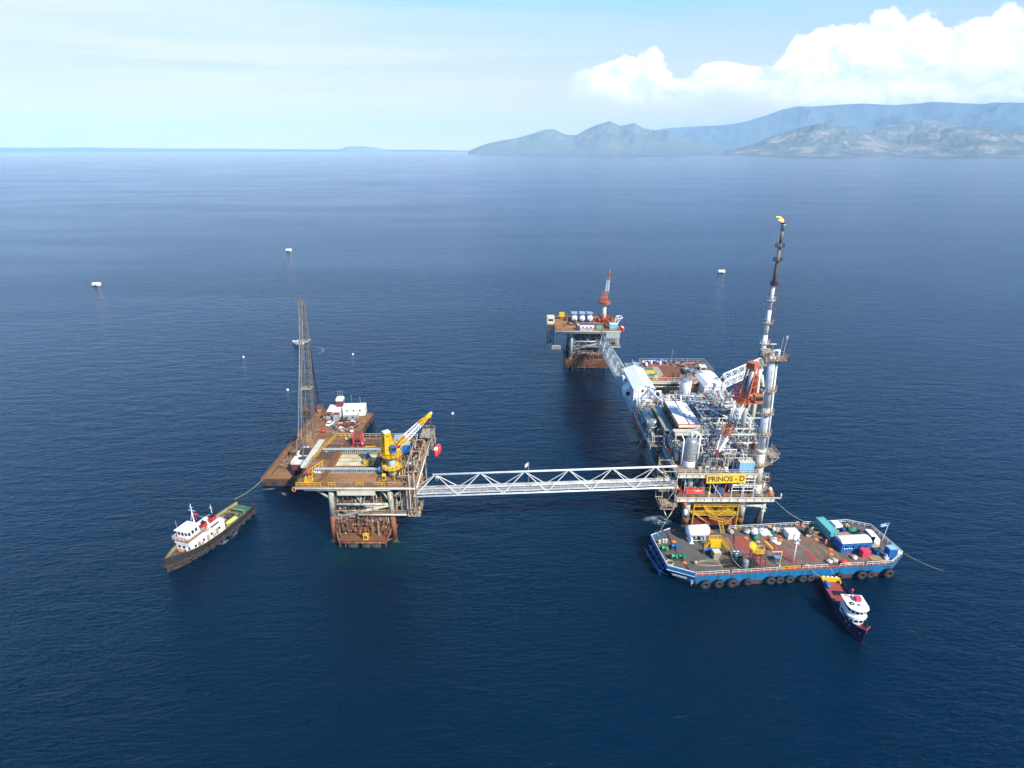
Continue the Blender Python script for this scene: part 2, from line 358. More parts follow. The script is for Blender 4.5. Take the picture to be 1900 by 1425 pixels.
# ------------------------------------------------------------------ sea
def sea():
    S=32000; me=bpy.data.meshes.new('sea'); xs=[-S,-4000,-700,700,4000,S]; ys=[-6000,-300,0,900,4000,S]
    vs=[(x,y,0) for y in ys for x in xs]; n=len(xs)
    fs=[(j*n+i,j*n+i+1,(j+1)*n+i+1,(j+1)*n+i) for j in range(len(ys)-1) for i in range(n-1)]
    me.from_pydata(vs,[],fs); o=bpy.data.objects.new('water',me); COL.objects.link(o); tag(o,'deep blue open sea with small wind ripples','sea',kind='structure')
    m,nt,b=newmat('sea_water'); L=nt.links.new; MATS['sea']=m
    tc=N(nt,'ShaderNodeTexCoord')
    def ns(scale,rot,st,det=3,dist=0):
        mp=N(nt,'ShaderNodeMapping'); mp.inputs['Rotation'].default_value=(0,0,R(rot)); mp.inputs['Scale'].default_value=st; L(tc.outputs['Object'],mp.inputs[0])
        n=N(nt,'ShaderNodeTexNoise'); setin(n,Scale=scale,Detail=det,Roughness=.55,Distortion=dist); L(mp.outputs[0],n.inputs['Vector']); return n.outputs[0]
    def mm(op,a,b_):
        n=N(nt,'ShaderNodeMath',operation=op)
        for i,v in enumerate((a,b_)):
            if isinstance(v,(int,float)): n.inputs[i].default_value=v
            else: L(v,n.inputs[i])
        return n.outputs[0]
    long_=ns(.22,-24,(.30,1,1),4,.4); short=ns(1.3,-14,(.35,1,1),6,.4); cross=ns(.5,38,(.45,1,1),3,.3)
    patch=ns(.0045,-30,(.45,1.6,1),5,.9); pk=mm('ADD',.65,mm('MULTIPLY',patch,.7))
    short=mm('MULTIPLY',short,pk); cross=mm('MULTIPLY',cross,pk)
    h=mm('ADD',mm('MULTIPLY',long_,.8),mm('ADD',mm('MULTIPLY',short,.45),mm('MULTIPLY',cross,.34)))
    bp=N(nt,'ShaderNodeBump'); setin(bp,Strength=1.0,Distance=SEA_BUMP); L(h,bp.inputs['Height']); L(bp.outputs[0],b.inputs['Normal'])
    big=ns(.006,15,(1,2.2,1),4,1.2)
    cr=N(nt,'ShaderNodeMix',data_type='RGBA'); cr.inputs[6].default_value=(.0,.0082,.0225,1); cr.inputs[7].default_value=(.0,.0145,.037,1); L(big,cr.inputs[0]); last=cr.outputs[2]
    # blue-green glow of sunlit jacket legs under water, painted into the sea colour
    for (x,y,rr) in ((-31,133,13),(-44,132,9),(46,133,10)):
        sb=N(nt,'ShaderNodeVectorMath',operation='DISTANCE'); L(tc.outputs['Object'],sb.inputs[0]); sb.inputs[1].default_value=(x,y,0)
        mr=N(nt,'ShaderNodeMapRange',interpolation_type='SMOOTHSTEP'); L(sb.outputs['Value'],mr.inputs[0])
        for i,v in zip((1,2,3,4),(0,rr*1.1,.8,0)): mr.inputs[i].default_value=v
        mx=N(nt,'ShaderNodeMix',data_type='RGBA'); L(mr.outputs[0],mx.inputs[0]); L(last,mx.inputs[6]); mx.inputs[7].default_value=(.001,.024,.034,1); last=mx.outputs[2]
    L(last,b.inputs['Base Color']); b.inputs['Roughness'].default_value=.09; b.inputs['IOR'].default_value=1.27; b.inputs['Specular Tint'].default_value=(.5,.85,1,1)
    rg=N(nt,'ShaderNodeMapRange'); L(patch,rg.inputs[0]); rg.inputs[1].default_value=.35; rg.inputs[2].default_value=.65; rg.inputs[3].default_value=.12; rg.inputs[4].default_value=.18; L(rg.outputs[0],b.inputs['Roughness'])
    me.materials.append(m)
SEA_BUMP=.85
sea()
# ------------------------------------------------------------------ haze
HZ=4.2e-5
def haze():
    me=bpy.data.meshes.new('haze'); s=MB(); s.b(-33000,33000,-6500,33000,-1.5,1320)
    me.from_pydata(s.v,[],s.f); o=bpy.data.objects.new('haze',me); COL.objects.link(o); tag(o,'pale blue sea haze over the water','haze',kind='stuff')
    m=bpy.data.materials.new('haze'); m.use_nodes=True; nt=m.node_tree; nt.nodes.clear()
    out=N(nt,'ShaderNodeOutputMaterial'); v=N(nt,'ShaderNodeVolumePrincipled'); nt.links.new(v.outputs[0],out.inputs['Volume'])
    v.inputs['Color'].default_value=(.50,.77,.97,1); v.inputs['Density'].default_value=HZ; v.inputs['Anisotropy'].default_value=-.3
    me.materials.append(m)
if not QUICK: haze()
# ------------------------------------------------------------------ far land
def landmat(name,col,bare,dens):
    m,nt,b=newmat(name); L=nt.links.new
    g=N(nt,'ShaderNodeTexCoord')
    n1=N(nt,'ShaderNodeTexNoise'); setin(n1,Scale=.0028,Detail=9,Roughness=.75); L(g.outputs['Object'],n1.inputs['Vector'])
    r=N(nt,'ShaderNodeValToRGB'); r.color_ramp.elements[0].position=dens; r.color_ramp.elements[1].position=dens+.09; L(n1.outputs[0],r.inputs[0])
    r.color_ramp.elements[0].color=c4(col); r.color_ramp.elements[1].color=c4(bare)
    L(r.outputs[0],b.inputs['Base Color']); b.inputs['Roughness'].default_value=.95
    n2=N(nt,'ShaderNodeTexNoise'); setin(n2,Scale=.0035,Detail=8,Roughness=.7); L(g.outputs['Object'],n2.inputs['Vector']); bp=N(nt,'ShaderNodeBump'); setin(bp,Strength=1,Distance=170); L(n2.outputs[0],bp.inputs['Height']); L(bp.outputs[0],b.inputs['Normal']); b.inputs['Specular IOR Level'].default_value=.1; MATS[name]=m
landmat('hill_green',(.20,.25,.25),(.34,.31,.26),.56)
landmat('hill_far',(.14,.19,.20),(.10,.11,.08),.62)
landmat('hill_bare',(.19,.23,.22),(.46,.41,.34),.50)
landmat('plain',(.05,.07,.035),(.35,.33,.22),.55)
def ridge(name,label,sil,dist,depth,mat,base=0,rough=.42,seed=0,n=260,m=44):
    """a range of hills: crest heights measured by bearing, spurs and gullies by noise"""
    P=[ray_at(px,py,dist) for px,py in sil]; cum=[0]
    for a,b in zip(P,P[1:]): cum.append(cum[-1]+math.hypot(b.x-a.x,b.y-a.y))
    s=MB().mat(mat); vs=[]; fs=[]
    for i in range(n+1):
        t=cum[-1]*i/n; k=max(j for j in range(len(cum)-1) if cum[j]<=t+1e-6); u=(t-cum[k])/(cum[k+1]-cum[k]); c=P[k].lerp(P[k+1],u)
        dirn=Vector((c.x,c.y,0)).normalized(); hh=max(c.z,1)
        for j in range(m+1):
            v=j/m*2-1                       # -1 front foot, 0 crest, +1 back foot
            fall=max(0,1-abs(v))**1.15
            q=Vector((c.x,c.y,0))+dirn*(v*depth)
            nn=mnoise.fractal(Vector((q.x*.0011+seed,q.y*.0011,seed*1.7)),.9,2.1,6)
            rg=mnoise.ridged_multi_fractal(Vector((q.x*.0008+seed,q.y*.0008,.5)),.9,2.1,5,1,2)*.5
            z=hh*fall*(1+(nn*rough+(rg-.6)*rough*1.3)*min(1,abs(v)*5))
            z=min(z,hh*(1.0+.02*nn)) if v>-.05 else min(z,hh*.98)
            vs.append((q.x,q.y,max(-5,z-4 if abs(v)>.98 else z)))
    for i in range(n):
        for j in range(m): a=i*(m+1)+j; fs.append((a,a+m+1,a+m+2,a+1))
    s._add(vs,fs,True); return s.build(name,None,label,kind='structure',cat='hills')
ridge('hills','hazy green cape with rocky twin summits left of the island',[(868,281),(885,273),(905,266),(935,260),(960,256),(990,247),(1012,240),(1030,240),(1048,249),(1068,251),(1092,238),(1112,230),(1132,224),(1150,233),(1166,230),(1178,227),(1192,237),(1215,241),(1240,243),(1262,252),(1290,262),(1320,272),(1345,282)],14500,2000,'hill_green',seed=3,n=320)
ridge('hills','pale far mountain rising into the cloud base',[(1150,262),(1200,244),(1250,237),(1300,234),(1345,232),(1390,224),(1425,213),(1455,202),(1470,200),(1490,198),(1520,197),(1560,194),(1600,192),(1660,195),(1700,192),(1760,190),(1820,193),(1900,190),(2050,190),(2200,200),(2400,240)],24000,4300,'hill_far',seed=9,n=260)
ridge('hills','bare grey-brown hill above the shore in the middle of the island',[(1330,287),(1375,273),(1410,262),(1440,250),(1468,242),(1495,234),(1515,230),(1535,229),(1560,234),(1590,243),(1620,252),(1655,266),(1690,277),(1730,288)],12500,1700,'hill_bare',seed=5)
ridge('hills','bare brown hill at the right end of the island',[(1610,282),(1650,262),(1690,246),(1730,238),(1770,235),(1810,233),(1840,236),(1875,243),(1910,250),(1960,262),(2040,276),(2100,290)],12900,1650,'hill_bare',seed=12)
ridge('hills','dim bare ridge behind the right hand hills',[(1560,262),(1600,245),(1640,234),(1680,226),(1705,221),(1735,223),(1765,230),(1800,240),(1850,255),(1900,270)],16500,2000,'hill_bare',seed=21)
ridge('island','low rocky islet on the horizon',[(632,279),(638,273),(650,271.5),(662,272),(672,270.5),(685,272.5),(700,274),(712,277),(718,279)],26000,500,'hill_green',seed=31,n=60,m=10)
ridge('coast','low flat far coast along the left horizon',[(-250,273.5),(-60,273.5),(60,274),(160,273.5),(250,275),(330,275.5),(420,275.5),(520,276.5),(600,277),(700,277.5),(800,278),(870,279.5)],29500,1700,'plain',seed=41,n=120,m=8,rough=.1)
def shore():
    pts=[(880,282.5),(950,283),(1050,283.8),(1150,284.6),(1250,285.2),(1350,286),(1450,286.8),(1550,287.6),(1650,288.6),(1750,289.6),(1850,290),(1950,290.3),(2100,291)]
    s=MB().mat('plain'); P=[at(*p) for p in pts]; vs=[]; fs=[]
    for i,p in enumerate(P):
        d=Vector((p.x,p.y,0)).normalized()
        for k,(o,z) in enumerate(((0,-1),(25,4),(300,14),(3500,70))): q=p+d*o; vs.append((q.x,q.y,z+mnoise.noise(q*.003)*z*.3))
    for i in range(len(P)-1):
        for k in range(3): a=i*4+k; fs.append((a,a+4,a+5,a+1))
    s._add(vs,fs,True); s.build('coast_plain',None,'low green shore at the foot of the island hills',kind='structure',cat='shore')
    src=MB().mat('white'); src.b(-14,14,-9,9,0,9); src.mat('sand')
    src._add([(-14,-9,9),(14,-9,9),(14,9,9),(-14,9,9),(-14,0,14),(14,0,14)],[(0,1,5,4),(2,3,4,5),(1,2,5),(3,0,4)])
    h0=None
    for i in range(60):
        px=rnd.choice([rnd.uniform(955,1010),rnd.uniform(1060,1190),rnd.uniform(1180,1300),rnd.uniform(1430,1500),rnd.uniform(1540,1600),rnd.uniform(1590,1650),rnd.uniform(1300,1880)])
        row=282.6+(px-880)*.0079+.2
        p=at(px,row); d=Vector((p.x,p.y,0)).normalized(); p=p+d*rnd.uniform(60,900 if px<1400 else 350); z=rnd.uniform(4,12)
        if h0 is None: o=h0=src.build('house',None,'white house with a tan roof along the far shore under the hills',cat='house',group='white houses along the far shore')
        else: o=h0.copy(); COL.objects.link(o)
        o.location=(p.x,p.y,z); sc=rnd.uniform(.6,1.5); o.scale=(sc*rnd.uniform(.8,2.2),sc,sc); o.rotation_euler=(0,0,-math.atan2(p.x,p.y)+rnd.uniform(-.4,.4))
shore()
# ================================================================== reusable things
V=Vector
def rotM(rz): return Matrix.Rotation(rz,3,'Z')
def shift(pts,c,rz=0): 
    M=rotM(rz); return [M@V(p)+V(c) for p in pts]
def container(p,l,w,h,rz,body,roof,label,name='container',cat='container',group=None,doors='end',windows=0,curved=0):
    """steel box with ribs, corner posts, doors; l along its own x"""
    p=V(p); t=thing(name,label,cat,p,0,group); M=rotM(rz)
    def Q(x,y,z): return M@V((x,y,z))+p
    s=MB().mat(body); s.box(Q(0,0,h/2+.12),(l-.12,w-.12,h-.16),rz)
    n=max(4,int(l/.6))
    for i in range(n):
        x=-l/2+.3+(l-.6)*i/(n-1)
        for sy in (-1,1): s.box(Q(x,sy*(w/2-.04),h/2+.12),(.22,.1,h-.4),rz)
    for i in range(max(3,int(w/.6))):
        y=-w/2+.3+(w-.6)*i/(max(3,int(w/.6))-1)
        s.box(Q(-l/2+.04,y,h/2+.12),(.1,.2,h-.4),rz)
    s.build('body',t)
    f=MB().mat(body)
    for sx in (-1,1):
        for sy in (-1,1): f.box(Q(sx*(l/2-.07),sy*(w/2-.07),h/2),(.16,.16,h),rz)
    for sy in (-1,1): f.box(Q(0,sy*(w/2-.06),.1),(l,.14,.2),rz); f.box(Q(0,sy*(w/2-.06),h-.07),(l,.16,.16),rz)
    f.build('frame',t)
    r=MB().mat(roof)
    if curved:
        k=8; 
        for i in range(k):
            a0=-w/2+w*i/k; a1=-w/2+w*(i+1)/k; z0=h+curved*(1-(2*a0/w)**2); z1=h+curved*(1-(2*a1/w)**2)
            r._add([Q(-l/2,a0,z0+.05),Q(l/2,a0,z0+.05),Q(l/2,a1,z1+.05),Q(-l/2,a1,z1+.05),Q(-l/2,a0,h-.1),Q(l/2,a0,h-.1),Q(l/2,a1,h-.1),Q(-l/2,a1,h-.1)],[(0,1,2,3),(7,6,5,4),(0,3,7,4),(1,5,6,2),(0,4,5,1),(3,2,6,7)])
    else: r.box(Q(0,0,h+.05),(l-.02,w-.02,.12),rz)
    r.build('roof',t)
    for sy in (-1,1):
        d=MB().mat(body)
        d.box(Q(l/2+.01,sy*w/4,h/2),(.07,w/2-.2,h-.45),rz); dr=d.build('door',t); d=MB().mat('galv')
        for k in (.15,.35): d.tube(Q(l/2+.08,sy*(w*k),.3),Q(l/2+.08,sy*(w*k),h-.3),.03,5)
        d.build('lock_rods',dr)
    for i in range(windows):
        g=MB().mat('glass'); x=-l/2+l*(i+.7)/(windows+.5); g.box(Q(x,-w/2-.03,h*.6),(.7,.06,.6),rz); g.build('window',t)
    return t
def tyre(p,Rr,r,normal,label,group,name='tyre_fender'):
    q=V(normal).to_track_quat('Z','Y').to_matrix(); s=MB().mat('rubber'); s.torus((0,0,0),Rr-r,r,q,20,9)
    for i in range(20):    # tread lugs
        a=2*math.pi*i/20; s.box(q@V((math.cos(a)*Rr*.985,math.sin(a)*Rr*.985,0)),(.12*Rr,.06*Rr,r*1.5),M=q@Matrix.Rotation(a,3,'Z'))
    o=s.build(name,None,label,world=False,cat='tyre',group=group); o.location=p; return o
def lump(s,c,rx,ry,rz_,seed,n=12,m=8,amp=.25):
    c=V(c); k=len(s.v); s.ball(c,1,n,m,(rx,ry,rz_))
    for i in range(k,len(s.v)):
        d=V(s.v[i])-c; f=1+amp*mnoise.fractal(d*(1.6/max(rx,ry))+V((seed*3.1,seed,0)),1,2,4)*1.4
        q=c+d*f; s.v[i]=(q.x,q.y,max(q.z,c.z-rz_*.8))
    return s
def heap(p,r,h,mats,label,name='netting_pile',cat='netting pile',group=None,n=4,seed=0):
    """bagged netting or sacks slumped together"""
    rr=random.Random(seed*13+5); s=MB()
    for i in range(n):
        a=rr.uniform(0,6.28); d=r*.5*math.sqrt(rr.random()) if n>1 else 0
        s.mat(mats[i%len(mats)]); rx=r*rr.uniform(.45,.7) if n>1 else r
        lump(s,V(p)+V((math.cos(a)*d,math.sin(a)*d,h*.42)),rx,rx*rr.uniform(.7,1),h*rr.uniform(.45,.6),seed+i)
    return s.build(name,None,label,cat=cat,group=group)
def coil(p,R_,r,k,mat,label,name='rope_coil',cat='rope coil',group=None):
    s=MB().mat(mat)
    for i in range(k): s.torus(V(p)+V((rnd.uniform(-.06,.06),rnd.uniform(-.06,.06),r+i*r*1.6)),R_-(i%2)*r*1.1,r,None,18,6)
    a=rnd.uniform(0,6.28); s.pipe([V(p)+V((math.cos(a)*R_,math.sin(a)*R_,r)),V(p)+V((math.cos(a+.4)*R_*1.6,math.sin(a+.4)*R_*1.6,r)),V(p)+V((math.cos(a+1)*R_*1.8,math.sin(a+1)*R_*1.8,r))],r,5)
    return s.build(name,None,label,cat=cat,group=group)
def drum(p,mat,label,group=None,lid=None,r=.32,h=.95,name='drum'):
    t=thing(name,label,'drum',p,0,group); s=MB().mat(mat)
    s.lathe(p,[(r*.97,0),(r,.03),(r,h*.32),(r*1.05,h*.34),(r,h*.36),(r,h*.64),(r*1.05,h*.66),(r,h*.68),(r,h-.03),(r*.97,h)],14); s.build('barrel',t)
    s=MB().mat(lid or mat); s.lathe(V(p)+V((0,0,h+.002)),[(r*.9,0),(r*.88,.03)],14); s.tube(V(p)+V((r*.5,0,h+.03)),V(p)+V((r*.5,0,h+.07)),.05,8); s.build('lid',t)
    return t
def ringbuoy(p,normal,label,R_=.42):
    q=V(normal).to_track_quat('Z','Y').to_matrix(); s=MB().mat('orange'); s.torus((0,0,0),R_,.11,q,20,8); s.mat('white')
    for i in range(4):
        a=i*math.pi/2+.4; c=q@V((math.cos(a)*R_,math.sin(a)*R_,0)); s.torus(c,.125,.03,q@Matrix.Rotation(a,3,'Z')@Matrix.Rotation(R(90),3,'X'),8,4)
    o=s.build('life_ring',None,label,world=False,cat='life ring'); o.location=p; return o
def person(p,rz,suit,helmet,label,pose=0):
    """one continuous skinned figure, 1.76 m, with a helmet"""
    me=bpy.data.meshes.new('person')
    a=.12*pose
    J=[(0,0,.95,.15),(0,0,1.18,.155),(0,.0,1.38,.16),(0,0,1.50,.065),(0,.02,1.66,.105),
       (-.1,0,.9,.1),(-.12,.05+a,.5,.065),(-.12,0+a,.09,.05),(-.12,.16+a,.04,.045),
       (.1,0,.9,.1),(.12,.03-a,.5,.065),(.12,-.03-a,.09,.05),(.12,.13-a,.04,.045),
       (-.2,0,1.40,.07),(-.27,-.02,1.13,.052),(-.25,.18,.95,.04),(.2,0,1.40,.07),(.28,0,1.13,.052),(.27,.12,.9,.04)]
    E_=[(0,1),(1,2),(2,3),(3,4),(0,5),(5,6),(6,7),(7,8),(0,9),(9,10),(10,11),(11,12),(2,13),(13,14),(14,15),(2,16),(16,17),(17,18)]
    base=len(J)
    for si,w_ in ((-1,15),(1,18)):       # hands: palm, four fingers, thumb
        x,y,z,_=J[w_]; d=V((0,.5,-.85)).normalized(); pm=len(J); J.append((x,y+d.y*.07,z+d.z*.07,.034)); E_.append((w_,pm))
        for k in range(4):
            q0=len(J); ox=(k-1.5)*.02; l=.075-.008*abs(k-1.3)
            J.append((x+ox,y+d.y*.11,z+d.z*.11,.010)); J.append((x+ox,y+d.y*.11+l*.6,z+d.z*.11-l*.6,.009)); E_.append((pm,q0)); E_.append((q0,q0+1))
        q0=len(J); J.append((x-si*.045,y+.05,z-.03,.011)); J.append((x-si*.06,y+.085,z-.05,.010)); E_.append((w_,q0)); E_.append((q0,q0+1))
    me.from_pydata([j[:3] for j in J],E_,[]); o=bpy.data.objects.new('person',me); COL.objects.link(o)
    sk=o.modifiers.new('Skin','SKIN'); sv=me.skin_vertices[0].data
    for i,j in enumerate(J): sv[i].radius=(j[3],j[3]*.9)
    sv[0].use_root=True; ss=o.modifiers.new('Sub','SUBSURF'); ss.levels=1; ss.render_levels=1
    me.materials.append(MATS[suit]); o.location=p; o.rotation_euler=(0,0,rz); tag(o,label,'person')
    s=MB().mat(helmet); s.lathe((0,.0,1.70),[(.16,0),(.14,.02),(.125,.07),(.09,.12),(.03,.145)],12); s.build('helmet',o,world=False)
    s=MB().mat('skin'); s.ball((0,.035,1.64),.095,10,8,(.85,1,1.15)); s.ball((0,.135,1.635),.022,6,4); s.mat('dark_steel'); s.ball((-.035,.118,1.665),.013,6,4); s.ball((.035,.118,1.665),.013,6,4); s.box((0,.12,1.59),(.05,.02,.012)); s.build('face',o,world=False)
    s=MB().mat('black'); 
    for x,y in ((-.12,.07+a),(.12,.04-a)): s.box((x,y,.05),(.11,.30,.1))
    s.build('boots',o,world=False)
    return o
def tankthing(c,r,l,axis,mat,label,saddle='white',name='storage_tank',cat='tank',group=None,z0=None,fit=True):
    c=V(c); t=thing(name,label,cat,(c.x,c.y,c.z-r-.6),0,group)
    s=MB().mat(mat); s.tank(c,r,l,axis,22); s.build('shell',t)
    zb=c.z-r-.6 if z0 is None else z0
    ax=V((1,0,0)) if axis=='x' else V((0,1,0)); ay=V((0,1,0)) if axis=='x' else V((1,0,0))
    for k in (-.33,.33):
        s=MB().mat(saddle); b=c+ax*l*k; d=(ax*.35+ay*r*1.5)
        s.b(b.x-d.x/2,b.x+d.x/2,b.y-d.y/2,b.y+d.y/2,zb,c.z-r*.55); d2=ax*.8+ay*r*1.8; s.b(b.x-d2.x/2,b.x+d2.x/2,b.y-d2.y/2,b.y+d2.y/2,zb-.003,zb+.1); s.build('saddle',t)
    if fit:
        for k in (-.2,.25):
            s=MB().mat(saddle); b=c+ax*l*k+V((0,0,r-.05)); s.tube(b,b+V((0,0,.4)),.2,10); s.tube(b+V((0,0,.38)),b+V((0,0,.46)),.3,10); s.build('nozzle',t)
        s=MB().mat('galv')
        for k in (-.42,0,.42):
            b=c+ax*l*k; s.torus(b,r*1.008,.03,(V(ax)).to_track_quat('Z','Y').to_matrix(),22,4)
        s.build('bands',t)
    return t
def lifeboat(c,rz,label,l=6.5,davit_side=1):
    """enclosed orange-red lifeboat"""
    c=V(c); t=thing('lifeboat',label,'lifeboat',c,0); M=rotM(rz)
    def Q(x,y,z): return M@V((x,y,z))+c
    def hull(mat,zs,ws,n=12):
        s=MB().mat(mat); vs=[]; fs=[]; k=len(zs)
        for i in range(n+1):
            x=-l/2+l*i/n; f=max(.04,(1-abs(2*i/n-1)**2.6))**.7
            for sg in (-1,1):
                for z,w_ in (zip(zs,ws) if sg<0 else zip(zs[::-1],ws[::-1])): vs.append(Q(x*(1 if abs(x)<l*.4 else 1),sg*w_*f,z*(.8+.2*f)))
        m=2*k
        for i in range(n):
            for j in range(m): fs.append((i*m+j,(i+1)*m+j,(i+1)*m+(j+1)%m,i*m+(j+1)%m))
        fs.append(tuple(range(m))); fs.append(tuple(n*m+m-1-j for j in range(m)))
        s._add(vs,fs,True); return s
    hull('lifeboat_red',[0,.35,.9,1.25],[.25,.9,1.2,1.22]).build('hull',t)
    hull('lifeboat_red',[1.27,1.7,2.15,2.4],[1.18,1.12,.75,.1]).build('canopy',t)
    s=MB().mat('white'); s.box(Q(-l*.28,0,2.35),(1.2,1.0,.5),rz); s.build('steering_cupola',t)
    s=MB().mat('glass'); 
    for sy in (-1,1):
        for k in (-.1,.05,.2): s.box(Q(l*k,sy*1.0,1.75),(.5,.16,.25),rz)
    s.build('window',t)
    s=MB().mat('black'); s.torus(Q(l/2-.25,0,.35),.28,.05,rotM(rz)@Matrix.Rotation(R(90),3,'Y'),12,5); s.build('propeller_ring',t)
    return t
def davit(p0,rz,label,reach=3.2,h=4.2,l=5,mat='white'):
    p0=V(p0); t=thing('lifeboat_davit',label,'davit',p0,0); M=rotM(rz)
    def Q(x,y,z): return M@V((x,y,z))+p0
    for sx in (-1,1):
        s=MB().mat(mat); s.beam(Q(sx*l/2,.6,0),Q(sx*l/2,.2,h),.3,.3); s.beam(Q(sx*l/2,.2,h),Q(sx*l/2,-reach,h+.3),.28,.35); s.beam(Q(sx*l/2,.3,h*.55),Q(sx*l/2,-reach*.55,h),.2,.2); s.build('arm',t)
    s=MB().mat(mat); s.beam(Q(-l/2,-reach,h+.3),Q(l/2,-reach,h+.3),.22,.22); s.beam(Q(-l/2,.2,h),Q(l/2,.2,h),.22,.22); s.build('crossbar',t)
    s=MB().mat('galv')
    for sx in (-1,1): s.tube(Q(sx*l/2*.8,-reach+.1,h+.2),Q(sx*l/2*.55,-reach+.1,h-1.8),.05,5)
    s.build('falls',t); return t
def lamp_mast(p,h,label,mat='white'):
    p=V(p); t=thing('light_mast',label,'light mast',p); s=MB().mat(mat); s.tube(p,p+V((0,0,h)),.16,8,.10); s.build('pole',t)
    s=MB().mat(mat); s.b(p.x-.5,p.x+.5,p.y-.35,p.y+.35,p.z+h-.5,p.z+h-.4); s.rail([p+V((-.5,-.35,h-.4)),p+V((.5,-.35,h-.4)),p+V((.5,.35,h-.4)),p+V((-.5,.35,h-.4))],.7,.03,1,closed=True); s.build('crow_platform',t)
    s=MB().mat('galv')
    for i in range(int(h/.5)-1): s.tube(p+V((.2,-.12,.4+i*.5)),p+V((.2,.12,.4+i*.5)),.02,4)
    s.tube(p+V((.2,-.12,.3)),p+V((.2,-.12,h-.5)),.02,4); s.tube(p+V((.2,.12,.3)),p+V((.2,.12,h-.5)),.02,4); s.build('ladder',t)
    for sx in (-.5,.5):
        s=MB().mat('white'); s.box(p+V((sx,0,h+.35)),(.5,.3,.4)); s.mat('glass'); s.box(p+V((sx,-.17,h+.33)),(.42,.04,.3)); s.build('floodlight',t)
    return t
def stair(s,a,b,w=.9,side=(0,1,0),rail=True):
    a,b=V(a),V(b); sd_=V(side).normalized()*w/2
    for k in (-1,1): s.beam(a+sd_*k,b+sd_*k,.08,.25)
    n=max(2,int(abs(b.z-a.z)/.3))
    for i in range(n): c=a.lerp(b,(i+.5)/n); s.tube(c-sd_,c+sd_,.06,4)
    if rail:
        up=V((0,0,1.0))
        for k in (-1,1):
            s.tube(a+sd_*k+up,b+sd_*k+up,.045,4)
            for i in range(4): c=a.lerp(b,i/3)+sd_*k; s.tube(c,c+up,.04,4)
    return s
def antenna(p,h,label,k=1):
    s=MB().mat('galv'); p=V(p); s.tube(p,p+V((0,0,h)),.06,5,.02); s.tube(p+V((-.4,0,h*.75)),p+V((.4,0,h*.75)),.03,4); s.b(p.x-.12,p.x+.12,p.y-.12,p.y+.12,p.z,p.z+.08); return s.build('antenna',None,label,cat='antenna')
def rope(pts,r,mat,label,name='mooring_rope',sag=0,n=14,cat='rope'):
    P=[V(q) for q in pts]; s=MB().mat(mat); out=[]
    for a,b in zip(P,P[1:]):
        for i in range(n): t_=i/n; q=a.lerp(b,t_); q.z-=sag*4*t_*(1-t_); out.append(q)
    out.append(P[-1])
    for a,b in zip(out,out[1:]): s.tube(a,b,r,5,caps=False)
    return s.build(name,None,label,cat=cat)
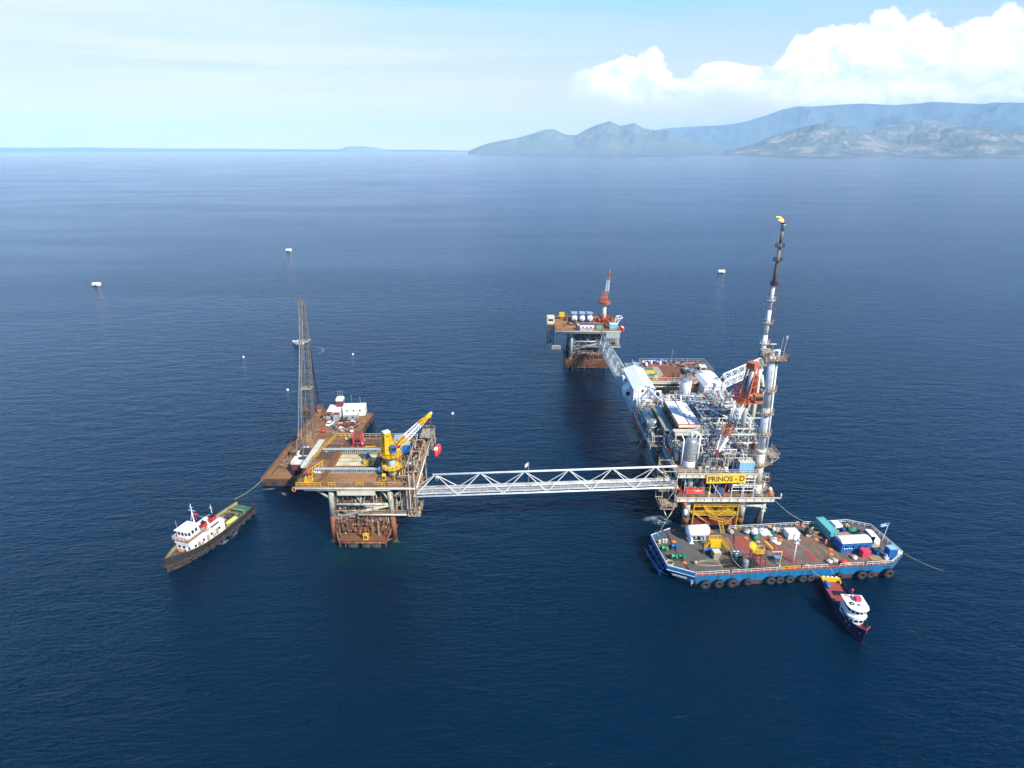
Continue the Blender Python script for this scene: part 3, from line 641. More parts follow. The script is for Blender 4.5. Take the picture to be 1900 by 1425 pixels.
def pedestal_crane(base,hped,rped,rz,boom_el,boom_len,cols,label,boomw=1.3,cab=(3.2,4.2,3.6),gantry=4.5,tipdir=None):
    """offshore crane: pedestal, slewing house with cab and gantry, lattice boom with coloured bands, hook"""
    body,c1,c2,ped=cols; base=V(base); t=thing('pedestal_crane',label,'crane',base); M=rotM(rz)
    top=base+V((0,0,hped))
    def Q(x,y,z): return M@V((x,y,z))+top       # boom goes along +x of this frame
    s=MB().mat(ped); s.tube(base,top,rped*1.15,16,rped); s.torus(top-V((0,0,.3)),rped,.14,None,16,5); s.build('pedestal',t)
    s=MB().mat(body); a,b,h=cab
    s.lathe(top,[(rped*1.6,0),(rped*1.6,.4)],16); s.box(Q(-a*.25,0,.75),(a*1.3,b*.8,.7),rz); s.build('turntable',t)
    s=MB().mat(body); s.box(Q(-a*.55,-.1,1.1+h*.3),(a*.7,b*.55,h*.6),rz); s.mat('dark_steel'); s.box(Q(-a*.55,-b*.29,1.1+h*.3),(a*.5,.1,h*.35),rz); s.build('engine_house',t)
    s=MB().mat(body); s.box(Q(a*.38,b*.42,1.2),(1.5,1.3,2.0),rz); cab_=s.build('cab',t)
    s=MB().mat('glass'); s.box(Q(a*.38+.76,b*.42,1.55),(.05,1.1,1.0),rz); s.box(Q(a*.38,b*.42+.66,1.55),(1.2,.05,.9),rz); s.build('window',cab_)
    s=MB().mat(body); g=Q(-a*.35,0,1.1+gantry)
    for sy in (-1,1): s.beam(Q(a*.3,sy*.9,1.1),g+M@V((0,sy*.6,0)),.22,.22); s.beam(Q(-a*.8,sy*.9,1.1),g+M@V((0,sy*.6,0)),.22,.22); s.beam(Q(-a*.1,sy*.8,1.1+gantry*.5),Q(-a*.55,sy*.8,1.1+gantry*.5),.15,.15)
    s.beam(g+M@V((0,-.8,0)),g+M@V((0,.8,0)),.35,.35); s.build('gantry',t)
    s=MB().mat(body); rr_=a*1.0; k=10; ring=[Q(math.cos(6.283*i/k)*rr_,math.sin(6.283*i/k)*rr_*.95,.0) for i in range(k)]
    s.prism([(q.x,q.y) for q in ring],top.z-.12,top.z+.02); s.rail(ring,1.1,.05,1.5,closed=True); s.build('walkway',t)
    f=Q(a*.4,0,1.3); d=M@V((math.cos(boom_el),0,math.sin(boom_el))); tip=f+d*boom_len
    side=M@V((0,1,0)); nb=3; names=[c1,c2,c1,c1]
    cuts=[0,.30,.68,1.0]; W_=[boomw,boomw,boomw*.8,boomw*.32]
    for i in range(3):
        s=MB().mat(names[i]); bays=max(3,int(boom_len*(cuts[i+1]-cuts[i])/1.3))
        lattice(s,f+d*boom_len*cuts[i],f+d*boom_len*cuts[i+1],W_[i],W_[i]*.9,bays,.09,.05,W_[i+1],W_[i+1]*.9,side); s.build('boom_section',t)
    s=MB().mat(c1); s.beam(tip-d*.8,tip+d*.5,.6,.7); q=side.to_track_quat('Z','Y').to_matrix(); s.torus(tip+d*.4,.4,.1,q,12,5); s.build('boom_head',t)
    s=MB().mat('dark_steel')
    for sy in (-.3,.3): s.tube(g+side*sy,tip+side*sy*.6,.045,4)
    s.tube(g,f+d*boom_len*.6,.04,4); s.build('pendant_ropes',t)
    s=MB().mat('dark_steel'); hl=min(5.5,max(1.5,boom_len*.25)); s.tube(tip+d*.4,tip+d*.4-V((0,0,hl)),.04,4); s.build('hoist_rope',t)
    s=MB().mat('yellow'); hb=tip+d*.4-V((0,0,hl)); s.box(hb-V((0,0,.3)),(.4,.3,.7)); s.mat('dark_steel'); s.torus(hb-V((0,0,.9)),.2,.06,Matrix.Rotation(R(90),3,'X'),10,5); s.build('hook_block',t)
    return t,tip
def tri_bridge(name,label,a,b,w,h,nb,mat,rch=.28,rd=.14,top=True,deckmat='walk_grey',pipes=3,rail=True,cat='footbridge'):
    """truss footbridge of triangular section: one top chord, two bottom chords"""
    a,b=V(a),V(b); d=(b-a); L_=d.length; u=d.normalized(); v=V((-u.y,u.x,0)).normalized(); z=V((0,0,1))
    t=thing(name,label,cat,(a+b)/2)
    s=MB().mat(mat)
    s.tube(a-v*w/2,b-v*w/2,rch,8); s.build('bottom_chord',t)
    s=MB().mat(mat); s.tube(a+v*w/2,b+v*w/2,rch,8); s.build('bottom_chord',t)
    bot=[a.lerp(b,i/nb) for i in range(nb+1)]; tp=[a.lerp(b,(i+.5)/nb)+z*h for i in range(nb)]
    s=MB().mat(mat); s.tube(tp[0]-u*.8,tp[-1]+u*(L_/nb*.5),rch*1.15,10); s.build('top_chord',t)
    s=MB().mat(mat)
    for i in range(nb):
        for k in (-1,1):
            s.tube(bot[i]+v*k*w/2,tp[i],rd,6); s.tube(bot[i+1]+v*k*w/2,tp[i],rd,6)
        s.tube(tp[i]+u*1.3-v*1.0-z*.9,tp[i]+u*1.3+v*1.0-z*.9,.09,5)
    s.build('diagonals',t)
    s=MB().mat(mat)
    for i in range(nb*2+1): c=a.lerp(b,i/(nb*2)); s.beam(c-v*w/2,c+v*w/2,.16,.2)
    s.build('floor_beams',t)
    s=MB().mat(deckmat); m=(a+b)/2; s.beam(a+z*.22-v*w*.08,b+z*.22-v*w*.08,.10,w*.0+.0001) if False else s.box((m-v*w*.05)+z*.25,(L_,w*.32,.12),M=Matrix((u,v,u.cross(v))).transposed()); s.build('walkway',t)
    for i in range(pipes):
        s=MB().mat(['white_worn','pipe_grey','cream','rust','white_worn'][i%5]); off=v*w*(.2+.09*i)+z*.45; s.tube(a+off,b+off,.20 if i%2==0 else .13,8); s.build('pipeline',t)
    for i in range(2):
        s=MB().mat('pipe_grey'); off=v*w*(-.30-.08*i)+z*.4; s.tube(a+off,b+off,.12,6); s.build('pipeline',t)
    if rail:
        for k in (-.22,.14):
            s=MB().mat(mat); s.rail([a+v*w*k+z*.3,b+v*w*k+z*.3],1.1,.04,2.4); s.build('railing',t)
    return t
def leg2(s,p,q,r,zc,up,lo,n=14):
    p,q=V(p),V(q); t=(zc-p.z)/(q.z-p.z); m=p.lerp(q,t); w_=p.lerp(q,(1.0-p.z)/(q.z-p.z)); s.mat('growth'); s.tube(p,w_,r*1.03,n); s.mat(lo); s.tube(w_,m,r,n); s.mat(up); s.tube(m,q,r,n); return s
NRUN={}; BULK={}
def clutter(x0,x1,y0,y1,z,hmax,parent,seed,n,mats,dens=1.0,maxr=.22,fine=False):
    """process pipework: runs with bends, risers, valves, small drums and control boxes; each run one part"""
    rr=random.Random(seed)
    for i in range(n):
        m=rr.choice(mats); nr=NRUN.get(parent.name,0); bulk=fine or nr>=98
        s=(BULK.setdefault(parent.name,MB()) if bulk else MB()).mat(m); r=rr.uniform(.05,maxr); x=rr.uniform(x0,x1); y=rr.uniform(y0,y1); k=rr.random()
        zz=z+rr.uniform(.5,hmax)
        if fine: k*=.62
        if k>=.62 and bulk: s=MB().mat(m)
        if k<.62:
            P=[V((x,y,z+.1)),V((x,y,zz))]; ax=rr.random()<.5
            l=rr.uniform(1.5,7)*rr.choice((-1,1))
            nx=min(max(x+(l if ax else 0),x0),x1); ny=min(max(y+(0 if ax else l),y0),y1); P.append(V((nx,ny,zz)))
            if rr.random()<.7: P.append(V((nx,ny,z+rr.uniform(.2,1))))
            if rr.random()<.4: P[-1]=V((nx,ny,min(zz+rr.uniform(.6,2),z+hmax+1)))
            s.pipe(P,r,7); c=P[1].lerp(P[2],.5)
            s.mat(rr.choice(['red','galv','pipe_grey','dark_steel'])); s.lathe(c-V((0,0,.1)),[(r*1.7,0),(r*1.7,.2),(.05,.3),(.05,.55),(.22,.56),(.22,.6)],8)
            if not bulk: s.build('pipe_run',parent); NRUN[parent.name]=nr+1
        elif k<.82:
            w_=rr.uniform(.4,1.2); h=rr.uniform(.7,min(2.2,hmax)); s.b(x-w_/2,x+w_/2,y-.35,y+.35,z+.12,z+h); s.mat('dark_steel'); s.b(x-w_*.35,x+w_*.35,y-.38,y-.34,z+h*.45,z+h*.85); s.b(x-w_*.5,x-w_*.3,y-.3,y+.3,z,z+.14); s.b(x+w_*.3,x+w_*.5,y-.3,y+.3,z,z+.14); s.build('control_box',parent)
        else:
            h=rr.uniform(1.2,min(3.5,hmax+.5)); rd=rr.uniform(.3,.7); s.tank((x,y,z+.5+h/2),rd,h*.7,'z',12)
            s.mat('dark_steel')
            for a in range(3): s.tube((x+rd*.7*math.cos(a*2.1),y+rd*.7*math.sin(a*2.1),z),(x+rd*.7*math.cos(a*2.1),y+rd*.7*math.sin(a*2.1),z+.8),.06,4)
            s.build('small_vessel',parent)
def junk(x0,x1,y0,y1,z,seed,n,parent=None,label=None,name='scrap_pile',cat='scrap'):
    rr=random.Random(seed); s=MB()
    for i in range(n):
        s.mat(rr.choice(['rust','brown','dark_steel','rust_orange','timber','galv'])); x,y=rr.uniform(x0,x1),rr.uniform(y0,y1); a=rr.uniform(0,3.14); l=rr.uniform(.8,3.2)
        p=V((x-math.cos(a)*l/2,y-math.sin(a)*l/2,z+rr.uniform(.1,.6))); q=V((x+math.cos(a)*l/2,y+math.sin(a)*l/2,z+rr.uniform(.1,.9)))
        k=rr.random()
        if k<.5: s.tube(p,q,rr.uniform(.05,.16),6)
        elif k<.75: s.beam(p,q,rr.uniform(.15,.5),rr.uniform(.1,.35))
        else: s.torus((x,y,z+.2),rr.uniform(.4,.8),.1,Matrix.Rotation(rr.uniform(0,.4),3,'X'),14,5)
    return s.build(name,parent,label,cat=cat if parent is None else None)
def text_mesh(txt,size,depth,mat,name,parent,M4,bold=.0):
    """raised lettering as a mesh of its own"""
    cu=bpy.data.curves.new(name,'FONT'); cu.body=txt; cu.size=size; cu.extrude=depth; cu.offset=bold; cu.align_x='CENTER'; cu.align_y='CENTER'
    tmp=bpy.data.objects.new('tmp',cu); dg=bpy.context.evaluated_depsgraph_get(); COL.objects.link(tmp); dg.update()
    me=bpy.data.meshes.new_from_object(tmp.evaluated_get(dg)); COL.objects.unlink(tmp); bpy.data.objects.remove(tmp)
    off=POS.get(parent.name,V((0,0,0))); me.transform(Matrix.Translation(-off)@M4); me.materials.clear(); me.materials.append(MATS[mat])
    o=bpy.data.objects.new(name,me); COL.objects.link(o); o.parent=parent; POS[o.name]=off; return o
# ================================================================== two jacket platforms (A near, C far)
def jacket(label,X0,Y0,ZD,dx0,dx1,dy0,dy1,up,lo,deckmat,edge,rings=False,seed=1):
    t=thing('oil_platform',label,'oil platform',(X0+7.7,Y0+9,0)); W_=15.5; D_=18; r=.72
    def Q(x,y,z): return V((X0+x,Y0+y,z))
    zc=8.2 if not rings else 6
    for x in (0,W_):
        for y in (0,D_):
            s=MB(); ox=.8*(1 if x else -1); oy=.6*(1 if y else -1); leg2(s,Q(x+ox,y+oy,-6),Q(x,y,ZD-.9),r,zc,up,lo); s.build('leg',t)
    zm=ZD-6.5; zl=5.0
    def brace(p,q,rr_,m): s=MB().mat(m); s.tube(p,q,rr_,8); s.build('brace',t)
    for y in (0,D_):
        brace(Q(0,y,zm),Q(W_,y,zm),.38,up); brace(Q(0,y,zl-1.2),Q(W_,y,zl-1.2),.38,lo)
        brace(Q(0,y,zm-4.2),Q(W_*.97,y,zm-.4),.36,up)
        for x in (0,W_):   # V braces from mid span
            brace(Q(W_/2,y,zm),Q(W_/2-2.7 if x==0 else W_/2+2.7,y,ZD-.8),.26,up)
        brace(Q(W_/2,y,zm),Q(W_/2,y,ZD-.8),.22,up); brace(Q(0,y,zm+.3),Q(2.8,y,ZD-.8),.24,up); brace(Q(W_,y,zm+.3),Q(W_-2.8,y,ZD-.8),.24,up)
        brace(Q(0,y,zm+1.5),Q(-5.5,y,ZD-.9),.30,up); brace(Q(W_,y,zm+1.5),Q(W_+4.5,y,ZD-.9),.30,up)
    for x in (0,W_):
        brace(Q(x,0,zm),Q(x,D_,zm),.36,up); brace(Q(x,0,zl-1.2),Q(x,D_,zl-1.2),.36,lo); brace(Q(x,0,zl),Q(x,D_,zm-.5),.34,up)
        brace(Q(x,D_,-5),Q(x,0,zl-1.5),.34,lo)
    brace(Q(0,0,-5),Q(W_,0,zl-2),.32,lo)
    k=0
    for ix in range(4):
        for iy in range(2):
            s=MB(); x=3+ix*3.1; y=5+iy*4.5; leg2(s,Q(x,y,-6),Q(x,y,ZD-1.2),.42,7,up,lo,10); s.build('conductor',t)
    # decks
    s=MB().mat(deckmat); s.b(X0+dx0,X0+dx1,Y0+dy0,Y0+dy1,ZD-.22,ZD); s.build('main_deck',t)
    s=MB().mat(edge)
    for y in (dy0,dy1): s.tube(Q(dx0+.2,y,ZD-.45),Q(dx1-.2,y,ZD-.45),.30,8); s.tube(Q(dx0+2.2,y+(.5 if y==dy0 else -.5),ZD-1.15),Q(dx1-7,y+(.5 if y==dy0 else -.5),ZD-1.15),.32,8)
    for x in (dx0,dx1): s.tube(Q(x,dy0,ZD-.45),Q(x,dy1,ZD-.45),.30,8)
    s.build('edge_beam',t)
    s=MB().mat('cream_rusty')
    for i in range(9): x=dx0+2+(dx1-dx0-4)*i/8; s.b(X0+x-.15,X0+x+.15,Y0+dy0+.8,Y0+dy1-.8,ZD-1.3,ZD-.24)
    for i in range(5): y=dy0+2+(dy1-dy0-4)*i/4; s.b(X0+dx0+1,X0+dx1-1,Y0+y-.15,Y0+y+.15,ZD-1.6,ZD-1.31)
    s.build('deck_girders',t)
    s=MB().mat('rust_deck'); s.b(X0-1,X0+W_+.5,Y0+1.2,Y0+D_,zm-.1,zm+.1); s.b(X0+W_+.52,X0+W_+7.6,Y0-.8,Y0+D_-2,zm-2.3,zm-2.1); s.b(X0+7,X0+W_+.5,Y0-1.6,Y0+1.1,zm-2.3,zm-2.1); s.build('mezzanine_deck',t)
    s=MB().mat(edge); s.tube(Q(7,-1.6,zm-2.25),Q(W_+7.6,-1.6,zm-2.25),.26,8); s.tube(Q(W_+7.6,-1.6,zm-2.25),Q(W_+7.6,D_-2,zm-2.25),.2,8); s.build('mezzanine_edge',t)
    s=MB().mat('rust_deck'); s.b(X0+.8,X0+W_-.8,Y0+.8,Y0+D_-1,zl-.12,zl+.05); s.build('lower_deck',t)
    s=MB().mat('cream_rusty'); s.rail([Q(7,-1.6,zm-2.1),Q(W_+7.6,-1.6,zm-2.1),Q(W_+7.6,D_-2,zm-2.1)],1.1,.055,1.8); s.build('railing',t)
    s=MB().mat('cream_rusty'); s.rail([Q(0,1.2,zm+.1),Q(W_,1.2,zm+.1)],1.1,.05,1.8); s.build('railing',t)
    s=MB().mat('rust_orange'); s.rail([Q(.8,.8,zl+.05),Q(W_-.8,.8,zl+.05)],1.1,.05,1.6); s.build('railing',t)
    # stair tower at the left back and hanging stairs right
    s=MB().mat('cream_rusty'); stair(s,Q(2,1.5,zl+.1),Q(5.5,1.5,zm-2.2),.9,(0,1,0)); s.build('stair',t)
    s=MB().mat('rust'); stair(s,Q(4.2,-.2,zl-.3),Q(7.6,-1.5,2.4),1.0,(0,1,0)); s.build('stair',t)
    rr=random.Random(seed); mats=['cream_rusty','rust','brown','dark_steel','pipe_grey','rust_orange','cream']
    clutter(X0+1,X0+W_-1,Y0+1.5,Y0+D_-3,zm+.1,4.6,t,seed,26,mats); clutter(X0+W_+1,X0+W_+6.8,Y0,Y0+D_-3,zm-2.1,6.0,t,seed+1,16,mats)
    clutter(X0+1.5,X0+W_-1.5,Y0+1.5,Y0+8,zl+.1,3.8,t,seed+2,14,['rust','brown','dark_steel','rust_orange','cream_rusty'])
    clutter(X0+.5,X0+W_-.5,Y0-.5,Y0+6,zl+.2,5,t,seed+5,60,mats,maxr=.14,fine=True); clutter(X0+.5,X0+W_-.5,Y0-.3,Y0+8,zm+.2,4.6,t,seed+6,60,mats,maxr=.12,fine=True); clutter(X0+W_,X0+W_+7,Y0-.6,Y0+6,zm-2,6.6,t,seed+7,50,mats,maxr=.14,fine=True)
    for i in range(9):
        s=MB(); x=1.5+i*1.55; leg2(s,Q(x,2.2+(i%3),-5),Q(x,2.2+(i%3),zm+(3 if i%2 else 0)),.2,6,up,lo,8); s.build('riser',t)
    for z in (2.2,3.4,7.4): s=MB().mat(lo); s.tube(Q(-.2,-.2,z),Q(W_+.2,-.2,z),.2,8); s.tube(Q(-.2,-.2,z),Q(-.2,D_,z),.2,8); s.tube(Q(W_+.2,-.2,z),Q(W_+.2,D_,z),.2,8); s.build('girth_pipe',t)
    for i in range(7):
        s=MB().mat(lo); x=1+i*2.2; s.tube(Q(x,-.3,zl-3.6),Q(x+(1.6 if i%2 else -1.2),-.3,zl+1.2),.14,7); s.build('lattice_brace',t)
    for z in (zl+1.4,zl+2.6,zm-2.2): s=MB().mat(lo if z<zl+2 else 'cream_rusty'); s.tube(Q(0,.2,z),Q(W_,.2,z),.16,7); s.build('girth_pipe',t)
    clutter(X0+.5,X0+W_-.5,Y0-1.6,Y0+2,2.2,5.5,t,seed+8,70,['rust','jacket_rust','brown','rust_orange','cream_rusty'],maxr=.13,fine=True)
    return t,Q,zm,zl,W_,D_
AX,AY,AZ=-48.0,137.0,18.0
PA,QA,zmA,zlA,WA,DA=jacket('rust-stained oil platform with a bare brown deck, nearest on the left',AX,AY,AZ,-8.7,23,-2,27,'leg_pale','jacket_rust','rust_deck','cream',seed=4)
CXX,CYY,CZ=29.0,276.0,20.0
PC,QC,zmC,zlC,WC,DC=jacket('grey-legged oil platform standing farthest off with a row of tanks on deck',CXX,CYY,CZ,-8.2,22.6,-4,23,'grey_green','jacket_rust','rust_orange','grey_green',rings=True,seed=40)
for i in range(7):     # rub rails round the foot of the far jacket
    s=MB().mat('jacket_rust'); z=.8+i*.62
    P=[QC(-2.6,-1.6,z),QC(WC+3.2,-1.6,z),QC(WC+3.2,DC+1,z),QC(-2.6,DC+1,z)]
    for a,b in zip(P,P[1:]+P[:1]): s.tube(a,b,.12,6)
    s.build('rub_rail',PC)
s=MB().mat('jacket_rust')
for x in (-2.6,2,6.5,11,WC+3.2): s.tube(QC(x,-1.55,0),QC(x,-1.55,5.5),.14,6)
s.build('rub_rail_posts',PC)
# boat landing at the foot of platform A
s=MB().mat('rust'); s.b(AX+1.4,AX+WA-1.2,AY-3.2,AY+.2,1.9,2.15); s.build('boat_landing',PA)
s=MB().mat('jacket_rust')
for i in range(9):
    x=1.6+i*1.55; s.tube(QA(x,-3.1,1.9),QA(x,-3.1,-1.2),.16,6)
for x in (1.4,WA-1.2): s.tube(QA(x,-3.1,2),QA(0 if x<5 else WA,0,4.6),.22,8); s.tube(QA(x,-3.1,2),QA(x+(-1.2 if x<5 else 1.2),-.2,.8),.2,8)
s.tube(QA(1.4,-3.1,1.4),QA(WA-1.2,-3.1,1.4),.22,8); s.build('landing_frame',PA)
for i,x in enumerate((5.2,8.9,11.4)):
    s=MB().mat('rubber'); s.tube(QA(x-1.1,-3.7,.75),QA(x+1.1,-3.7,.75),.62,14); s.mat('galv'); s.tube(QA(x-1.0,-3.7,1.2),QA(x-1.0,-3.1,2),.04,4); s.tube(QA(x+1.0,-3.7,1.2),QA(x+1.0,-3.1,2),.04,4)
    s.build('rubber_fender',None,('left','middle','right')[i]+' of three black roller fenders on the boat landing of the rusty platform',cat='fender',group='black roller fenders on the boat landing')
s=MB().mat('yellow'); s.b(AX+8,AX+9.3,AY-2.9,AY-1.9,2.15,3.7); s.mat('dark_steel'); s.b(AX+8.25,AX+9.05,AY-2.93,AY-2.89,2.5,3.4); s.mat('yellow'); s.rail([QA(7.9,-3,3.7),QA(9.4,-3,3.7)],.5,.05,.7); s.build('winch_box',None,'small yellow winch box on the rusty boat landing',cat='winch')
# platform A deck fittings
def A(px,py,z=18.0): return at(px,py,z)
for nm,(r0,r1) in {'back':((597,836),(716,832)),'front':((582,873),(704,868))}.items():
    a,b=A(*r0,19),A(*r1,19); y=(a.y+b.y)/2; s=MB().mat('grey_green'); s.b(a.x,b.x,y-.45,y+.45,AZ,AZ+.12); s.b(a.x,b.x,y-.1,y+.1,AZ+.12,AZ+1.1); s.b(a.x,b.x,y-.5,y+.5,AZ+1.1,AZ+1.24)
    s.mat('dark_steel')
    for i in range(int((b.x-a.x)/.6)): s.b(a.x+.3+i*.6,a.x+.42+i*.6,y-.45,y-.1,AZ+.13,AZ+.7 if i%5 else AZ+1.09)
    s.build('skid_girder',PA)
for r0,r1 in (((629,836),(600,895)),((707,842),(700,866)),((711,869),(709,894))):
    a,b=A(*r0),A(*r1); x=(a.x+b.x)/2; s=MB().mat('rust_orange'); s.b(x-.6,x+.6,b.y,a.y,AZ+.003,AZ+.55); s.mat('rust'); s.b(x-.75,x+.75,b.y,a.y,AZ+.55,AZ+.63); s.build('cross_girder',PA)
a,b=A(629,844),A(705,864); s=MB().mat('panel_board'); s.b(a.x+.8,b.x-.9,b.y,a.y,AZ+.004,AZ+.16); s.build('hatch_boards',PA)
a,b=A(622,880),A(700,897); s=MB().mat('rust_orange'); s.b(a.x+.5,b.x,b.y+.8,a.y,AZ+.004,AZ+.09); s.build('deck_plate',PA)
s=MB().mat('brown'); s.b(-55.4,-50.8,150,158.5,AZ+.004,AZ+.4); s.b(-50,-38,157.5,161.5,AZ+.004,AZ+.5); s.build('deck_tray',PA)
s=MB().mat('safety_yellow'); s.rail([(-49.5,163.8,AZ),(-25.5,163.8,AZ)],1.25,.07,2.0); s.build('railing',PA)
s=MB().mat('safety_yellow'); s.rail([(-53.6,163.8,AZ),(-49.6,163.8,AZ)],1.25,.07,1.3); s.rail([(-56.2,150,AZ),(-53.6,163.8,AZ)],1.25,.07,1.3); s.build('railing',PA)
s=MB().mat('safety_yellow'); s.rail([(-56.4,135.3,AZ),(-50,135.3,AZ)],1.2,.07,1.5); s.rail([(-48,135.3,AZ),(-46.2,135.3,AZ)],1.2,.07,.9); s.build('railing',PA)
s=MB().mat('safety_yellow'); s.rail([(-40.5,135.3,AZ),(-38.8,135.3,AZ)],1.2,.07,.9); s.rail([(-35,135.3,AZ),(-33.3,135.3,AZ)],1.2,.07,.9); s.build('railing',PA)
s=MB().mat('cream_rusty'); s.rail([(-46,135.3,AZ),(-25.2,135.3,AZ),(-25.2,163.6,AZ)],1.2,.05,1.7); s.build('railing',PA)
s=MB().mat('rust'); s.rail([(-56.5,135.4,AZ),(-56.5,150,AZ)],1.1,.05,2); s.build('railing',PA)
s=MB().mat('cream'); s.b(-46,-36,135.4,135.6,15.2,16.6); s.build('wind_wall',PA)
# tall frames on the right side of A where the bridge lands
s=MB().mat('cream_rusty')
for x in (-28.0,-25.3):
    for y in (135.5,141,147,154): s.tube((x,y,zmA-2),(x,y,AZ+4.2 if y>138 else AZ+.5),.2,6)
for y in (135.5,141,147,154):
    for z in (zmA-2.1,AZ-.3,AZ+1.2,AZ+4.1): s.tube((-28.0,y,z),(-25.3,y,z),.14,5)
    s.tube((-28.0,y,zmA-2),(-25.3,y,AZ-.3),.12,5)
for z in (AZ-.3,AZ+4.1):
    for x in (-28.0,-25.3): s.tube((x,135.5,z),(x,154,z),.16,5)
s.build('stair_tower',PA)
s=MB().mat('cream_rusty'); stair(s,(-26.6,154,AZ+.2),(-26.6,147,zmA-2),1.2,(1,0,0)); s.build('stair',PA)
s=MB().mat('cream_rusty'); s.b(-27.5,-24.3,134.6,142,zmA-2.3,zmA-2.1); s.rail([(-27.5,134.7,zmA-2.1),(-24.9,134.7,zmA-2.1),(-24.3,136.4,zmA-2.1),(-24.3,142,zmA-2.1)],2.3,.09,.8); s.tube((-24.9,134.7,zmA-2),(-24.9,134.7,AZ-1.5),.1,5); s.tube((-24.3,137,zmA-2),(-24.8,136,AZ-1),.1,5); s.build('side_cage',PA)
for i in range(7):
    s=MB().mat(['cream_rusty','rust','cream'][i%3]); x=-27.6+i*.42; s.tube((x,134.9+.3*(i%2),zmA-2.4),(x,134.9+.3*(i%2),AZ+1.6+(i%3)*1.2),.15,7); s.build('riser_pipe',PA)
clutter(-29.5,-26,137,160,AZ,2.6,PA,77,18,['cream_rusty','rust','brown','cream','red_dark','pipe_grey'])
clutter(-54,-40,155,162.5,AZ+.1,1.2,PA,79,6,['rust','brown','rust_orange'])
# side platform and lifeboat
s=MB().mat('cream_rusty'); s.b(-27.0,-23.2,157,163,AZ+3.2,AZ+3.4); s.rail([(-27.0,157.1,AZ+3.4),(-23.3,157.1,AZ+3.4),(-23.3,162.9,AZ+3.4),(-27.0,162.9,AZ+3.4)],1.1,.06,1.4)
for x in (-26.7,-23.5): s.tube((x,157.4,AZ-1),(x,157.4,AZ+3.2),.14,5); s.tube((x,162.6,AZ-1),(x,162.6,AZ+3.2),.14,5)
s.tube((-27,160,AZ-2),(-23.3,160,AZ+3.2),.14,5); s.build('side_platform',PA)
lifeboat(V((-22.6,160.5,14.3)),R(85),'red lifeboat slung from the right side of the rusty platform beside the yellow crane',5.6)
davit(V((-24.4,160.5,14.6)),R(85)+math.pi*0,'rusty pale davit frame over the red lifeboat by the yellow crane',1.2,3.6,4.2,'cream_rusty')
container(A(752,838,18),3.2,2.4,2.7,R(2),'blue','grey_green','blue container with a grey green roof behind the yellow crane on the rusty platform',curved=0)
container(A(745,822,18),4.0,2.3,2.2,R(2),'grey_green','galv','grey green cabin behind the blue container on the rusty platform',name='cabin',cat='cabin',windows=2)
# pink-red hose reel frame
p=A(666,827,18); t=thing('hose_reel','pink red reel frame with a brown drum at the back rail of the rusty platform','hose reel',p)
s=MB().mat('red_pink')
for sy in (-1.4,1.4):
    for sx in (-1.6,1.6): s.beam(p+V((sx,sy,0)),p+V((sx*.4,sy,3.6)),.2,.2)
    s.beam(p+V((-1.7,sy,.15)),p+V((1.7,sy,.15)),.25,.25); s.beam(p+V((-1.2,sy,1.7)),p+V((1.2,sy,1.7)),.15,.15)
for sx in (-1.6,1.6): s.beam(p+V((sx,-1.4,.15)),p+V((sx,1.4,.15)),.22,.22)
s.build('frame',t)
s=MB().mat('rust'); q=Matrix.Rotation(R(90),3,'Y'); s.lathe(p+V((-.9,0,2.9)),[(.5,0),(1.25,.01),(1.25,1.9),(.5,1.91)],18,q)
for i in range(8): s.torus(p+V((-.8+i*.24,0,2.9)),1.28,.09,q,18,5)
s.build('wound_drum',t)
for sx in (-1.15,1.2): s=MB().mat('red_pink'); s.torus(p+V((sx,0,2.9)),1.7,.12,q,20,6); [s.tube(p+V((sx,0,2.9)),p+V((sx,1.7*math.cos(i*1.05),2.9+1.7*math.sin(i*1.05))),.08,5) for i in range(6)]; s.build('flange',t)
# small things on deck
p=A(632,858,18); 
heap(A(645,812+2,18)+V((0,-1,0)),.5,.8,['yellow_pale'],'yellow round sack on the brown deck left of the pink reel','sack','sack',n=1,seed=3)
p=A(628,859,18)
o=MB().mat('yellow'); o.b(p.x-.3,p.x+.3,p.y-.3,p.y+.3,18,18.1)
s=MB().mat('safety_yellow'); a=A(687,831,18); 
for i in range(3): s.beam(a+V((-1.6,i*.35,.25)),a+V((1.6,i*.35+.3,.25)),.18,.18)
for i in range(4): s.beam(a+V((-1.2+i*.8,-.1,.4)),a+V((-1.2+i*.8,1.1,.4)),.14,.14)
s.build('ladder_stack',None,'yellow and orange ladders lying on the brown deck right of the pink reel',cat='ladder')
p=A(682,861,18); t=thing('work_basket','yellow crane basket with blue sacks standing on the pale boards of the rusty platform','basket',p)
s=MB().mat('safety_yellow'); s.b(p.x-.9,p.x+.9,p.y-.9,p.y+.9,18.16,18.3); s.rail([p+V((x,y,.3)) for x,y in ((-.9,-.9),(.9,-.9),(.9,.9),(-.9,.9))],1.3,.08,.6,closed=True); s.b(p.x-.85,p.x+.85,p.y-.92,p.y-.86,18.3,19.3); s.build('cage',t)
s=MB().mat('blue_drum'); lump(s,p+V((0,.9,2.0)),.8,.6,.6,4); s.mat('tan'); lump(s,p+V((.1,1.0,2.7)),.4,.35,.4,9); s.build('sacks',t)
p=A(708,878,18); tankthing(p+V((0,.2,1.2)),.85,1.4,'y','blue_light','pale blue squat tank beside the front skid girder under the yellow crane',saddle='dark_steel')
p=A(713,890,18); s=MB().mat('yellow'); s.b(p.x-.45,p.x+.45,p.y-.4,p.y+.4,18,19.5); s.mat('dark_steel'); s.b(p.x-.35,p.x+.35,p.y-.43,p.y-.39,18.3,19.2); s.mat('yellow_pale'); s.b(p.x-.5,p.x+.5,p.y-.45,p.y+.45,19.5,19.58); s.build('fire_cabinet',None,'bright yellow cabinet on deck in front of the yellow crane post',cat='cabinet')
